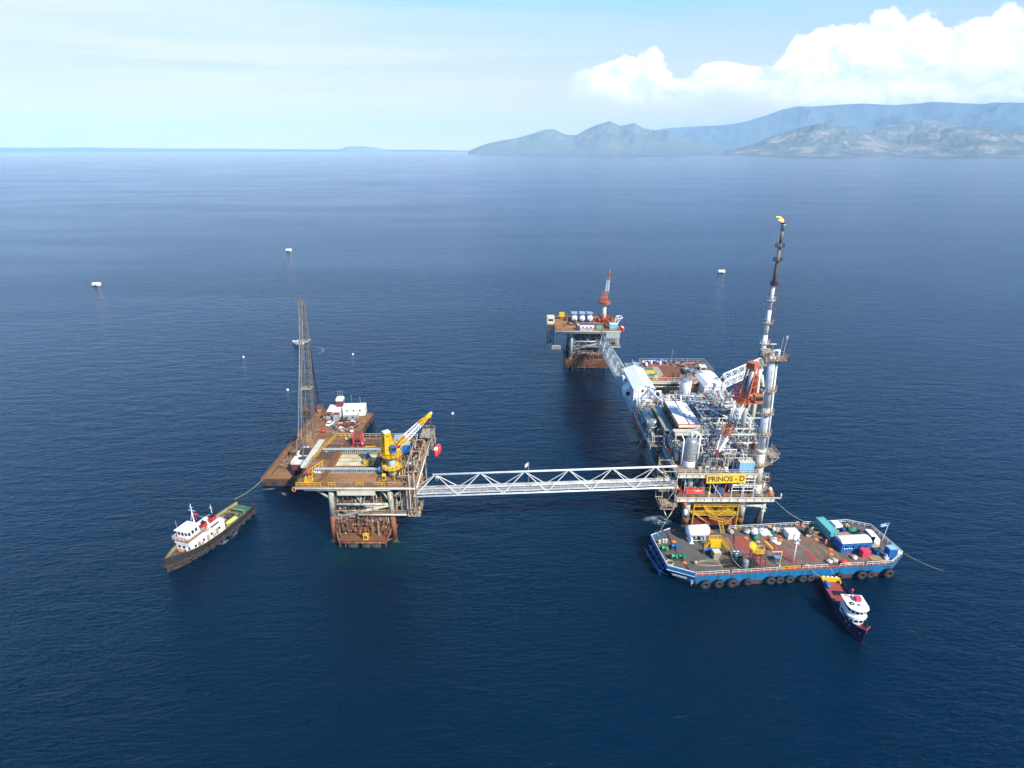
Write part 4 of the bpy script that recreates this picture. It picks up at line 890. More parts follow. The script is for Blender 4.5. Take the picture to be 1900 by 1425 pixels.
# yellow davit winch with red motor at front left
p=A(573,893,18); t=thing('deck_winch','yellow winch stand with a red motor at the front left corner of the rusty platform','winch',p)
s=MB().mat('yellow'); s.b(p.x-1,p.x+1,p.y-.8,p.y+.8,18,18.2)
for sx in (-.8,.8):
    for sy in (-.6,.6): s.beam(p+V((sx,sy,.2)),p+V((sx*.5,sy*.6,2.0)),.16,.16)
s.rail([p+V((-.9,-.7,.2)),p+V((.9,-.7,.2)),p+V((.9,.7,.2))],1.4,.06,.6); s.build('frame',t)
s=MB().mat('red'); lump(s,p+V((0,.3,2.5)),.75,.6,.7,2,amp=.08); s.mat('dark_steel'); s.tube(p+V((-.8,0,2.1)),p+V((.8,0,2.1)),.3,10); s.build('motor',t)
s=MB().mat('yellow')
for i in range(5): s.beam(p+V((-.6+i*.5,2+i*1.2,0)),p+V((-.3+i*.5,2.4+i*1.2,2.2)),.13,.13)
s.beam(p+V((-.6,2,2)),p+V((1.9,7.6,2.2)),.12,.12); s.beam(p+V((-.4,2,1.1)),p+V((1.7,7.2,1.2)),.1,.1); s.build('guard_rail',t)
ringbuoy(QA(-8.9,-2.2,17.4),(-.3,-1,.1),'orange life ring on the front left corner rail of the rusty platform',.55)
for i,(px,py) in enumerate(((600,838),(606,840),(612,839),(585,877),(592,878))):
    p=A(px,py,18); s=MB().mat('white_worn'); lump(s,p+V((0,0,.25)),.55,.4,.3,i); s.build('sack',None,('first','second','third')[i]+' pale sack from the left beside the rear skid girder' if i<3 else ('left','right')[i-3]+' pale sack beside the front skid girder',cat='sack',group='pale sacks by the skid girders')
for i,(px,py) in enumerate(((684,948),(691.5,948),(699,948))):
    p=at(px,py,zmA-2.1); s=MB().mat('cream' if i else 'grey_green'); s.b(p.x-.45,p.x+.45,p.y,p.y+.7,p.z+.1,p.z+1.5); s.mat('dark_steel'); s.b(p.x-.3,p.x+.3,p.y-.03,p.y,p.z+.9,p.z+1.3); s.b(p.x-.4,p.x+.4,p.y+.1,p.y+.6,p.z,p.z+.1); s.mat('cream'); s.b(p.x-.5,p.x+.5,p.y-.05,p.y+.75,p.z+1.5,p.z+1.57)
    s.build('electrical_cabinet',None,('grey green cabinet left of two cream ones','cream cabinet in the middle of three','cream cabinet at the right of three')[i]+' on the lower walkway of the rusty platform',cat='cabinet')
# yellow pedestal crane on A
pc_=A(728,886,18)
craneA,tipA=pedestal_crane(pc_,5.2,1.15,R(0),R(45),10,('yellow','yellow','white','grey_green'),'yellow pedestal crane with a yellow and white boom on the rusty platform') if False else (None,None)
def craneY():
    b=A(729,884,18); t=thing('pedestal_crane','yellow pedestal crane with a yellow and white lattice boom on the rusty platform','crane',b)
    s=MB().mat('grey_green'); s.tube(b,b+V((0,0,8)),.95,18); s.torus(b+V((0,0,1.1)),1.0,.12,None,18,5); s.torus(b+V((0,0,6)),1.0,.12,None,18,5); s.build('pedestal',t)
    for k,(z,rr_) in enumerate(((3.1,2.7),(6.9,2.9))):
        c=b+V((0,0,z)); n=14; ring=[c+V((math.cos(6.283*i/n)*rr_,math.sin(6.283*i/n)*rr_,0)) for i in range(n)]
        s=MB().mat('yellow'); s.lathe(c-V((0,0,.5)),[(1.0,0),(rr_*.9,.35),(rr_,.5),(rr_,.56),(1.0,.58)],20,smooth=False); s.build('gallery',t)
        s=MB().mat('yellow'); s.rail(ring,1.15,.06,1.2,closed=True); s.build('railing',t)
    s=MB().mat('yellow')
    for a in (0.3,1.9,3.5,5.1): s.tube(b+V((math.cos(a)*2.6,math.sin(a)*2.6,3.1)),b+V((math.cos(a)*2.6,math.sin(a)*2.6,0)),.1,6)
    s.build('gallery_posts',t)
    top=b+V((0,0,7.6)); u=V((.80,.60,0)).normalized(); v=V((-u.y,u.x,0)); rz=math.atan2(u.y,u.x)
    s=MB().mat('yellow'); s.lathe(top-V((0,0,.4)),[(1.7,0),(1.7,.6)],18); s.box(top+V((0,0,.45)),(4.2,2.6,.5),rz); s.build('turntable',t)
    s=MB().mat('yellow'); g=top-u*.4+V((0,0,5.6))
    for k in (-1,1):
        s.beam(top+u*1.0+v*k*1.1+V((0,0,.5)),g+v*k*.9,.45,.4); s.beam(top-u*1.9+v*k*1.1+V((0,0,.5)),g-u*1.1+v*k*.9,.45,.4); s.beam(g+v*k*.9,g-u*1.1+v*k*.9,.4,.4)
        for z in (1.6,2.9,4.2): s.beam(top-u*1.6+v*k*1.05+V((0,0,z)),top+u*(1.0-z*.2)+v*k*1.05+V((0,0,z)),.18,.18)
    s.beam(g+v*1.1,g-v*1.1,.5,.5); s.beam(g-u*1.1+v*1.1,g-u*1.1-v*1.1,.5,.5)
    s.box(top-u*1.0+V((0,0,2.5)),(.9,1.7,3.8),rz); s.build('gantry',t)
    s=MB().mat('white'); s.box(g-u*.5+V((0,0,.45)),(1.8,1.5,.3),rz); s.build('gantry_cap',t)
    s=MB().mat('red'); s.tube(top+u*1.4-v*.9+V((0,0,1.3)),top+u*1.4+v*.9+V((0,0,1.3)),.55,12); s.mat('dark_steel'); s.box(top+u*1.9+V((0,0,1.0)),(.8,1.9,.5),rz); s.build('winch',t)
    s=MB().mat('blue'); s.box(top-u*.2-v*1.9+V((0,0,1.4)),(1.5,1.2,1.9),rz); cab_=s.build('cab',t)
    s=MB().mat('glass'); s.box(top+u*.57-v*1.9+V((0,0,1.7)),(.06,1.0,1.0),rz); s.box(top-u*.2-v*2.53+V((0,0,1.7)),(1.2,.06,.9),rz); s.build('window',cab_)
    f=top+u*1.8+V((0,0,.9)); tip=ray_at(797,769,math.hypot(*(f+u*9.5).xy)); d=(tip-f); dn=d.normalized()
    for i,(a,c,w0,w1,m) in enumerate(((0,.27,1.3,1.5,'yellow'),(.27,.68,1.5,1.15,'white'),(.68,1,1.15,.5,'yellow'))):
        s=MB().mat(m); lattice(s,f+d*a,f+d*c,w0,w0*.9,4,.12,.065,w1,w1*.9,v); s.build('boom_section',t)
    s=MB().mat('yellow'); s.beam(tip-dn*1.2,tip+dn*.4,.75,.75); s.beam(tip-V((0,0,0)),tip-V((0,0,1.0))+dn*.2,.5,.5); s.build('boom_head',t)
    s=MB().mat('white'); s.ball(tip+dn*.5,.4,10,6); s.build('tip_lamp',t)
    s=MB().mat('dark_steel'); s.tube(tip+dn*.2,tip+dn*.2-V((0,0,5.5)),.06,4); s.tube(g,tip,.05,4); s.tube(g+v*.6,tip-dn*2,.05,4); s.build('wire_ropes',t)
    s=MB().mat('rust'); h_=tip+dn*.2-V((0,0,2.3)); s.box(h_,(.35,.3,.8)); s.torus(h_-V((0,0,.6)),.18,.06,Matrix.Rotation(R(90),3,'X'),10,5); s.build('hook_block',t)
craneY()
# ------------------------------------------------------------------ platform C things
def Cc(px,py,z=20.0): return at(px,py,z)
s=MB().mat('rust'); s.rail([QC(-8,-3.8,20),QC(22.4,-3.8,20),QC(22.4,22.8,20),QC(-8,22.8,20)],1.2,.07,2.2,closed=True); s.build('railing',PC)
s=MB().mat('rust_orange')
for x in (3,17): s.b(CXX+x-.5,CXX+x+.5,CYY-2,CYY+20,20.003,20.6)
for y in (6,15): s.b(CXX-1,CXX+16,CYY+y-.5,CYY+y+.5,20.62,21.1)
s.build('skid_girders',PC)
s=MB().mat('grey_green'); s.b(CXX+15.6,CXX+22.2,CYY-4.05,CYY-3.85,16.4,19.4)
for i in range(8): s.b(CXX+15.9+i*.85,CXX+16.1+i*.85,CYY-4.12,CYY-4.06,14.2,19.4)
s.build('wind_wall',PC)
clutter(CXX+17,CXX+22,CYY-3,CYY+14,13.2,4,PC,91,14,['rust','cream','pipe_grey','dark_steel','grey_green'])
clutter(CXX-6,CXX+2,CYY+2,CYY+20,20,2.4,PC,92,14,['rust','brown','dark_steel','cream_rusty','rust_orange'])
clutter(CXX+15,CXX+21,CYY+1,CYY+20,20,3.6,PC,93,20,['red_dark','brown','rust','red','dark_steel','red_dark'])
for i,px in enumerate((1065,1079.5,1093.5)):
    b=Cc(px,596,20); t=thing('storage_tank',('left','middle','right')[i]+' of three white tanks in blue frames at the back of the far platform','tank',b,0,'three framed white tanks on the far platform')
    c=b+V((0,0,2.0)); s=MB().mat('white'); s.tank(c,1.45,4.2,'y',20); s.build('shell',t)
    s=MB().mat('dark_steel'); s.torus(c-V((0,2.75,0)),.35,.08,Matrix.Rotation(R(90),3,'X'),12,5); s.tube(c-V((0,2.7,.6)),c-V((0,3.0,.6)),.12,8); s.build('manhole',t)
    s=MB().mat('blue')
    for sx in (-1.6,1.6):
        for sy in (-2.6,2.6): s.beam(b+V((sx,sy,0)),b+V((sx,sy,4.4)),.18,.18)
        s.beam(b+V((sx,-2.6,4.3)),b+V((sx,2.6,4.3)),.16,.16); s.beam(b+V((sx,-2.6,.15)),b+V((sx,2.6,.15)),.2,.2)
    for sy in (-2.6,2.6): s.beam(b+V((-1.6,sy,.15)),b+V((1.6,sy,.15)),.2,.2); s.beam(b+V((-1.6,sy,4.3)),b+V((1.6,sy,4.3)),.16,.16)
    s.build('frame',t); s=MB().mat('galv'); s.b(b.x-1.45,b.x+1.45,b.y-2.5,b.y+2.5,24.38,24.46); s.build('top_grating',t)
container(Cc(1089,613.5,20)+V((0,1.4,0)),6.6,2.6,2.7,0,'white','red_dark','white container with a red roof at the front edge of the far platform',windows=3)
container(Cc(1074.5,613.5,20)+V((0,1.4,0)),1.4,2.4,2.4,0,'blue','white_worn','narrow blue box left of the white container on the far platform')
container(Cc(1111.5,611,20)+V((0,1,0)),2.6,2.0,2.0,0,'teal','brown','teal container right of the white one on the far platform')
container(Cc(1138,612.5,20)+V((0,1.4,0)),3.6,2.6,2.8,0,'blue_light','white','light blue container with a white roof at the front right of the far platform')
container(Cc(1042,592,20)+V((0,0,1.5)),2.6,2.2,1.8,0,'yellow','safety_yellow','orange yellow box at the back left corner of the far platform',name='equipment_box',cat='box')
s=MB().mat('red')
for i in range(5): lump(s,Cc(1112+i*3.0,598-(i%2)*4,20)+V((0,0,1.1)),1.0,1.0,1.2,i,amp=.35)
s.mat('red_dark'); p=Cc(1116,596,20); s.b(p.x-2.4,p.x+2.4,p.y-.8,p.y+1.2,20,20.5); s.build('pump_skid',None,'cluster of bright red pumps at the foot of the crane on the far platform',cat='pump')
s=MB().mat('yellow'); p=Cc(1136,600,20); lump(s,p+V((0,0,1.3)),.8,.7,1.5,4,amp=.2); s.b(p.x-.9,p.x+.9,p.y-.7,p.y+.7,20,20.4); s.build('generator',None,'small yellow machine behind the light blue container on the far platform',cat='generator')
lifeboat(QC(24.5,5,17.4),R(95),'red lifeboat hanging on a white davit at the right of the far platform',5)
davit(QC(22.2,5,18.6),R(95),'white davit over the red lifeboat of the far platform',2.0,5.6,4.4,'white')
pt=thing('stair_tower','rusty stair tower with a pale cabin on top at the left of the far platform','stair tower',QC(-9.8,8,9))
s=MB().mat('rust')
for x in (-11.6,-8.6):
    for y in (4,9): s.beam(QC(x,y,9.5),QC(x,y,21.5),.2,.2)
for k in range(6):
    z=9.8+k*2.1
    for y in (4,9): s.beam(QC(-11.6,y,z),QC(-8.6,y,z),.14,.14)
    for x in (-11.6,-8.6): s.beam(QC(x,4,z),QC(x,9,z),.14,.14)
s.build('frame',pt)
for k in range(4):
    s=MB().mat('rust'); z=10+k*2.8; stair(s,QC(-10.1,4.3 if k%2 else 8.7,z),QC(-10.1,8.7 if k%2 else 4.3,z+2.8),1.2,(1,0,0)); s.build('stair_flight',pt)
s=MB().mat('cream'); s.b(CXX-12,CXX-8.4,CYY+4,CYY+9,21.5,24.4); s.mat('glass'); s.b(CXX-11.4,CXX-9,CYY+3.95,CYY+4,22.6,23.6); s.mat('safety_yellow'); s.b(CXX-12.1,CXX-8.3,CYY+3.9,CYY+9.1,20.9,21.5); s.build('cabin',pt)
s=MB().mat('cream'); s.b(CXX-9.4,CXX-5.2,CYY+3,CYY+3.3,8.6,10.6); s.mat('dark_steel'); [s.b(CXX-9.2,CXX-5.4,CYY+2.9,CYY+2.99,z,z+.25) for z in (8.9,9.5,10.1)]; s.b(CXX-9.2,CXX-5.2,CYY+3.3,CYY+8,8.4,8.6); s.build('landing',pt)
cb=Cc(1120,597,20)
pedestal_crane(cb,9.5,.95,R(62),R(76),14,('orange_rusty','orange_rusty','white','cream'),'rust orange pedestal crane with a steep red and white boom on the far platform',1.4,(3.2,4.2,4.0),5.0)
# bridges
tri_bridge('footbridge','long white truss footbridge between the rusty platform and the big white one',(-26.0,136.9,15.2),(44.5,141.7,15.2),4.4,5.2,6,'white_worn',.24,.11)
tri_bridge('footbridge','grey truss footbridge from the big platform back to the far platform',(44.0,207,15.6),(41.5,268,15.6),4.4,5.6,7,'pipe_grey',.24,.13)
fp=ray_at(980,888,137); t=thing('flag','small tattered white flag on a pole above the long footbridge','flag',(fp.x,fp.y,16)); s=MB().mat('galv'); ft=ray_at(981,857,139); s.tube((ft.x,139,15.5),(ft.x,139,ft.z),.06,5); s.build('pole',t)
s=MB().mat('white_worn'); vs=[]; 
for i in range(7):
    for j in range(4): vs.append((ft.x-.02-i*.17,139+math.sin(i*1.2)*.12,ft.z-.1-j*.38-i*.12+.06*math.sin(i*2+j)))
s._add(vs,[(i*4+j,i*4+j+1,(i+1)*4+j+1,(i+1)*4+j) for i in range(6) for j in range(3)],True); s.build('cloth',t)
for i,(px,py) in enumerate(((789,893),(811,892))):
    p=at(px,py,16); s=MB().mat('rust' if i==0 else 'cream'); s.b(p.x-.35,p.x+.35,p.y-.3,p.y+.3,p.z,p.z+1.3); s.mat('dark_steel'); s.b(p.x-.2,p.x+.2,p.y-.33,p.y-.3,p.z+.6,p.z+1.1); s.build('junction_box',None,('brown','cream')[i]+' junction box at the left end of the long footbridge',cat='junction box')

s=MB().mat('cream'); a=(-58.3,146.0); s._add([(-58.6,145.5,17.7),(-56.75,145.5,17.7),(-56.75,161.8,17.7),(-58.3,161.8,17.7),(-58.6,145.5,18.35),(-56.75,145.5,18.35),(-56.75,161.8,18.35),(-58.3,161.8,18.35)],[(3,2,1,0),(4,5,6,7),(0,1,5,4),(1,2,6,5),(2,3,7,6),(3,0,4,7)])
for i in range(9): s.b(-58.5,-56.8,146.5+i*1.8,146.62+i*1.8,18.36,18.42)
s.build('side_gangway',PA)
# ================================================================== the big platform
D0X,D1X,D0Y,D1Y=41.0,72.0,141.0,212.0; DL=11.0; DM=18.5; DU=25.0
PD=thing('production_platform','largest white and grey production platform crowded with pipes and vessels','oil platform',(56,170,0))
def D(px,py,z=18.5): return at(px,py,z)
for i,y in enumerate((143.8,162,182,202)):
    for x in (49.3,64.7):
        s=MB(); leg2(s,(x,y,-6),(x,y,DL-.4),1.05,3.2,'cream','rust',16); s.build('leg',PD)
        s=MB().mat('grey_green'); s.tube((x,y,DL),(x,y,DM-.3),.85,12); s.build('leg_upper',PD)
        for sx in (-1,1): s=MB().mat('grey_green'); s.tube((x,y,DL+1),(x+sx*3.6,y,DM-.7),.26,8); s.tube((x,y,DL-3),(x+sx*2.4,y,DL-.5),.26,8); s.build('knee_brace',PD)
    s=MB().mat('grey_green'); s.tube((49.3,y,2.2),(64.7,y,2.2),.4,8); s.tube((49.3,y,7.4),(64.7,y,7.4),.4,8); s.build('brace',PD)
for x in (49.3,64.7):
    for a,b in ((143.8,162),(162,182),(182,202)):
        s=MB().mat('rust'); s.tube((x,a,2.2),(x,b,8.8),.34,8); s.tube((x,a,2.2),(x,b,2.2),.34,8); s.build('brace',PD)
for i in range(10):
    s=MB(); x=51.5+(i%5)*2.6; y=150+(i//5)*5; leg2(s,(x,y,-6),(x,y,DL),.42,5,'brown','rust',10); s.build('conductor',PD)
# decks
s=MB().mat('rust_deck'); s.b(45.3,72,D0Y,D1Y-2,DL-.25,DL); s.build('lower_deck',PD)
s=MB().mat('deck_worn'); s.b(D0X+3.6,66.2,D0Y,150,DM-.25,DM); s.b(D0X+3.6,D1X,150.01,D1Y,DM-.25,DM); s.b(D0X,D0X+3.59,157,D1Y,DM-.25,DM); s.build('main_deck',PD)
for nm,z,x0,x1,y0 in (('lower',DL,45.3,72,D0Y),('main',DM,D0X+3.6,66.2,D0Y)):
    s=MB().mat('cream'); s.b(x0,x1,y0-.16,y0-.003,z-1.0,z+.02); s.b(x0,x1,y0-.4,y0,z+.02,z+.12); s.b(x0,x1,y0-.4,y0-.003,z-1.12,z-1.0)
    for i in range(12): xx=x0+.8+(x1-x0-1.6)*i/11; s.b(xx-.06,xx+.06,y0-.36,y0-.163,z-.98,z)
    s.build('edge_girder',PD)
s=MB().mat('pipe_grey'); s.b(44.35,44.59,D0Y,157,DM-1.0,DM+.02); s.b(D0X-.2,D0X-.01,157,D1Y,DM-1.0,DM+.02); s.b(45.0,45.29,D0Y,D1Y-2,DL-.9,DL+.02); s.b(72.01,72.2,150,D1Y,DM-1.0,DM+.02); s.b(66.21,66.4,D0Y,150,DM-1.0,DM+.02); s.b(72.01,72.2,D0Y,D1Y-2,DL-.9,DL+.02); s.build('side_girder',PD)
s=MB().mat('brown')
for i in range(14): y=143+i*5; s.b(45.5,71.8,y-.15,y+.15,DL-.95,DL-.26); s.b(44.7 if y<157 else 41.2,66.1 if y<150 else 71.8,y-.15,y+.15,DM-.95,DM-.26)
s.build('deck_beams',PD)
s=MB().mat('galv'); s.rail([(45.4,D0Y+.05,DL),(71.9,D0Y+.05,DL),(71.9,D1Y-2.1,DL)],1.15,.055,2); s.build('railing',PD)
s=MB().mat('cream'); s.rail([(44.7,157,DM),(44.7,D0Y+.05,DM),(66.1,D0Y+.05,DM),(66.1,150,DM),(71.9,150,DM),(71.9,190,DM)],1.15,.055,2); s.build('railing',PD)
s=MB().mat('galv'); s.rail([(41.1,157,DM),(41.1,186,DM)],1.15,.055,2); s.build('railing',PD)
# lower left walkway hung outside, with long stair
s=MB().mat('cream_rusty'); s.b(41.6,44.9,146,190,DL-1.2,DL-1.05); s.b(38.6,41.4,165,186,DL+1.4,DL+1.55); s.rail([(41.7,146,DL-1.05),(41.7,190,DL-1.05)],1.1,.06,2); s.rail([(38.7,165,DL+1.55),(38.7,186,DL+1.55)],1.1,.06,2); s.build('side_walkway',PD)
s=MB().mat('cream_rusty')
for y in (147,153,160,168,176,184): s.tube((41.8,y,DL-1.1),(44.9,y,DM-.6),.15,5); s.tube((41.8,y,DL-1.1),(45.2,y,DL-3.5),.15,5)
for y in (166,172,178,185): s.tube((38.8,y,DL+1.4),(41.3,y,DM-.6),.15,5)
s.build('side_struts',PD)
s=MB().mat('rust'); stair(s,(43.2,150,DL-1),(43.2,163,DM),1.1,(1,0,0)); stair(s,(43.2,178,DL-1),(43.2,166,4),1.1,(1,0,0)); s.build('stair',PD)
# landing structure for the long footbridge (left front)
s=MB().mat('cream_rusty')
for x in (40.6,44.2):
    for y in (139.2,145.5): s.tube((x,y,DL-2.5),(x,y,DM+2.6 if y>140 else DM+1.8),.16,6)
for z in (DL-2.5,15,DM+1.7):
    for y in (139.2,145.5): s.tube((40.6,y,z),(44.2,y,z),.14,5)
    for x in (40.6,44.2): s.tube((x,139.2,z),(x,145.5,z),.14,5)
s.tube((40.6,139.2,DL-2.5),(44.2,139.2,15),.12,5); s.tube((40.6,139.2,DM+1.7),(44.2,139.2,15),.12,5)
s.b(40.6,45.2,139.2,145.5,14.75,14.9); s.build('bridge_landing',PD)
s=MB().mat('cream_rusty'); s.b(41,45.2,140,144,8.6,8.75); s.rail([(41.1,144,8.75),(41.1,140,8.75),(45.2,140,8.75)],1.1,.06,1); s.build('bridge_landing',PD)
# ---- legs zone under the front: yellow stairs and boat landing
s=MB().mat('safety_yellow')
for z in (7.2,4.4): s.b(50.6,63.4,142.4,146.2,z-.1,z); s.rail([(50.6,142.4,z),(63.4,142.4,z)],1.15,.075,1.4)
s.build('yellow_gangway',PD)
s=MB().mat('safety_yellow'); stair(s,(53.5,142.2,7.2),(57.3,142.2,4.4),1.1,(0,1,0)); stair(s,(60.2,142.2,7.2),(56.8,142.0,4.4),1.0,(0,1,0)); stair(s,(55,141.6,4.4),(60.5,139.4,3.9),1.1,(0,1,0)); s.build('yellow_stair',PD)
s=MB().mat('safety_yellow')
for i in range(6): s.tube((59.6+i*.45,142.1,4.4),(59.6+i*.45,142.1,8.4),.07,5)
for x in (50.8,63.2): s.tube((x,142.3,.5),(x,142.3,8.2),.16,6)
s.tube((50.8,142.3,5.2),(56,142.3,1.4),.13,6); s.tube((63.2,142.3,5.2),(60,142.3,1.4),.13,6); s.build('yellow_frame',PD)
s=MB().mat('red_dark'); s.b(50.7,63.3,143.0,143.4,.6,2.9); s.build('fender_wall',PD)
s=MB().mat('cream'); s.tube((64.7,143.2,7.2),(70.2,142.6,7.4),.5,10); s.tube((70.2,142.6,6.2),(70.2,142.6,8.2),.62,12); s.mat('dark_steel'); s.tube((70.2,142.6,6.2),(68.6,142.6,.2),.75,12); s.build('swing_fender',PD)
# drain outfall with splash
s=MB().mat('rust'); s.tube((44.9,146,9.5),(44.2,145.2,7.5),.3,8); s.build('drain_pipe',PD)
# ---- front lower deck gear
p=V((50.1,142.3,12.2)); tankthing(p,.95,4.6,'x','lifeboat_red','red horizontal tank on the lower deck, left of the name sign',saddle='red_dark',z0=11.0)
s=MB().mat('red_dark'); s.b(45.8,46.9,141.7,143,11,12.6); s.mat('red'); s.torus((46.3,141.6,12),.4,.08,Matrix.Rotation(R(90),3,'X'),12,5); s.tube((46.3,142.2,12.6),(46.3,142.2,13.8),.12,6); s.build('pump',None,'dark red pump beside the left end of the red tank',cat='pump')
container(V((57.0,143.4,11)),2.0,1.6,2.1,0,'blue','blue','small blue cabinet on the lower deck right of the red tank',name='cabinet',cat='cabinet')
s=MB().mat('yellow_pale'); lump(s,(54.3,142.2,11.6),.5,.4,.75,3,amp=.15); s.build('sack',None,'pale yellow sack between the red tank and the small blue cabinet',cat='sack')
clutter(51,70,143.5,156,DL,5.6,PD,201,46,['rust','brown','cream_rusty','dark_steel','pipe_grey','cream','red_dark','galv'])
clutter(46,50,147,185,DL,5.2,PD,202,16,['rust','brown','cream_rusty','pipe_grey','rust_orange'])
# white frames at the front right of the lower deck
s=MB().mat('white_worn')
for x in (60.2,63.4,66.2): s.tube((x,141.3,DL),(x,141.8,DM-1.2),.13,6)
for z in (13,14.6,16.2): s.tube((60.2,141.4,z),(66.2,141.4,z),.12,6)
s.b(60.3,65.8,141.4,143.4,13.9,14.05); s.rail([(60.3,141.4,14.05),(66.3,141.4,14.05)],1.1,.06,1.2); stair(s,(66.3,142,14),(69,142,11),.9,(0,1,0)); s.build('access_frame',PD)
s=MB().mat('cream')
s.tube((53.9,140.8,15.8),(53.9,140.9,10.8),.13,6); s.tube((54.3,140.8,15.7),(57.6,140.9,10.9),.11,6); s.mat('red_pink'); s.tube((58.2,140.8,15.6),(57.7,140.9,10.8),.13,6); s.mat('cream'); s.tube((62.9,140.8,15.6),(62.7,140.9,10.8),.13,6); s.build('sign_struts',PD)
# ---- name sign
SN=thing('name_sign','big yellow sign board with dark brown letters reading PRINOS-D','sign',(57.9,140.5,16.2))
tl=4.2; zc_=17.35
Ms=Matrix.Translation(V((57.75,140.28,zc_)))@Matrix.Rotation(R(1.5),4,'Y').inverted()@Matrix.Rotation(R(-12),4,'X')
s=MB().mat('sign_yellow'); 
for (sx) in (0,): s.box(Ms@V((0,0,0)),(10.6,.12,2.35),M=Ms.to_3x3())
s.build('board',SN)
s=MB().mat('safety_yellow')
for x in (-4.9,-2.4,0,2.4,4.9): s.beam(Ms@V((x,.12,-1.1)),Ms@V((x,.12,1.1)),.12,.1)
s.build('backing_frame',SN)
text_mesh('PRINOS - D',2.0,.03,'brown','lettering',SN,Ms@Matrix.Translation(V((0,-.09,-.05)))@Matrix.Rotation(R(90),4,'X')@Matrix.Diagonal(V((.98,1,1,1))),bold=.045)
# ---- vent stack (front right)
vb=V((67.6,142.9,11)); VS=thing('vent_stack','tall thick white vent stack with round galleries at the front right platform corner','stack',vb)
def VZ(z): return V((67.6+(z-11)*-.036,142.9+(z-11)*.02,z))
for z0,z1,r0,r1 in ((11,14.5,1.4,1.4),(14.5,24,1.2,1.2),(24,25,1.4,1.4),(25,37,.98,.94),(37,51,.92,.88)):
    s=MB().mat('cream'if z0<25 else 'white_worn'); s.tube(VZ(z0),VZ(z1),r0,20,r1); s.build('stack_section',VS)
for z in (20.5,29.5,35.5,42):
    s=MB().mat('cream_rusty'); c=VZ(z); n=12; s.lathe(c-V((0,0,.1)),[(.9,0),(2.1,0),(2.1,.12),(.9,.13)],16,smooth=False); s.rail([c+V((math.cos(6.283*i/n)*2.05,math.sin(6.283*i/n)*2.05,0)) for i in range(n)],1.1,.055,1.2,closed=True); s.build('gallery',VS)
s=MB().mat('cream_rusty'); c=VZ(50.4); s.b(c.x-2.6,c.x+3.2,c.y-2,c.y+2,c.z,c.z+.15); s.rail([c+V((x,y,.1)) for x,y in ((-2.6,-2),(3.2,-2),(3.2,2),(-2.6,2))],1.2,.08,1.0,closed=True); s.tube(c+V((3.0,0,0)),VZ(48),.12,5); s.b(c.x-2.9,c.x-.2,c.y-1.8,c.y+1.6,c.z+2.1,c.z+2.25)
for x in (-2.8,-.3): s.tube(c+V((x,-1.7,0)),c+V((x,-1.7,2.2)),.12,5)
s.build('top_gallery',VS)
s=MB().mat('white_worn'); s.pipe([VZ(49)+V((0,-.3,0)),c+V((0,-.3,2.3)),c+V((1.4,-.3,2.3)),c+V((1.4,-.3,.2))],.28,8); s.build('vent_pipe',VS)
s=MB().mat('galv'); s.tube(c+V((2.2,1,.1)),c+V((2.6,1.2,5.2)),.09,5); s.tube(c+V((3.1,1,.1)),c+V((3.7,1.4,5.6)),.09,5); s.tube(c+V((.4,1.5,.1)),c+V((.4,1.5,3.6)),.07,5); s.tube(c+V((-.4,1.5,3.4)),c+V((1.2,1.5,3.4)),.1,5); s.box(c+V((3.6,1.4,5.2)),(.5,.4,.8)); s.build('mast_lights',VS)
s=MB().mat('white_worn'); s.tube(VZ(21)+V((1.7,.3,0)),VZ(50)+V((1.5,.3,0)),.28,8); s.build('side_pipe',VS)
s=MB().mat('galv')
for z in range(26,50): s.tube(VZ(z)+V((-.2,-1.15,0)),VZ(z)+V((.2,-1.15,0)),.03,4); s.tube(VZ(z+.5)+V((-.2,-1.15,0)),VZ(z+.5)+V((.2,-1.15,0)),.03,4)
for k in (-.22,.22): s.tube(VZ(26)+V((k,-1.15,0)),VZ(50)+V((k,-1.1,0)),.035,4)
for z in range(27,50,2): s.torus(VZ(z)+V((0,-1.35,0)),.42,.03,None,10,4)
s.build('ladder_cage',VS)
s=MB().mat('galv'); s.rail([(71.9,142.2,DL),(71.9,160,DL)],1.15,.06,1.5); s.build('railing',PD)
tankthing(V((70.2,146.2,12.3)),1.0,2.2,'y','cream','cream rounded tank beside the foot of the vent stack',saddle='dark_steel',z0=11)
s=MB().mat('orange'); lump(s,(71.2,141.9,12.0),.7,.6,1.0,8,amp=.2); s.mat('white'); lump(s,(70.9,142.0,13.2),.5,.5,.5,5); s.build('liferaft_bundle',None,'orange and white bundle at the front right corner of the lower deck',cat='bundle')
s=MB().mat('cream'); s.b(72.2,74,140.9,141.3,10.75,10.95); s.tube((73.8,141.1,10.95),(73.8,141.1,12.2),.2,8); s.build('corner_lamp',PD)
# right side small platforms
s=MB().mat('cream_rusty'); s.b(72.2,75,148,154,19.5,19.65); s.rail([(72.3,148,19.65),(75,148,19.65),(75,154,19.65)],1.2,.06,1); s.tube((75,148.2,19.5),(72.1,148.2,17),.12,5); s.tube((75,153.8,19.5),(72.1,153.8,17),.12,5)
s.b(72.2,74.4,150,155,16.2,16.35); s.rail([(72.3,150,16.35),(74.4,150,16.35),(74.4,155,16.35)],1.2,.06,1); s.build('side_platform',PD)
container(V((73.3,151.5,16.36)),1.8,3,1.9,0,'cream_rusty','cream','pale rusty box hung outside the right edge of the big platform',name='equipment_box',cat='box')
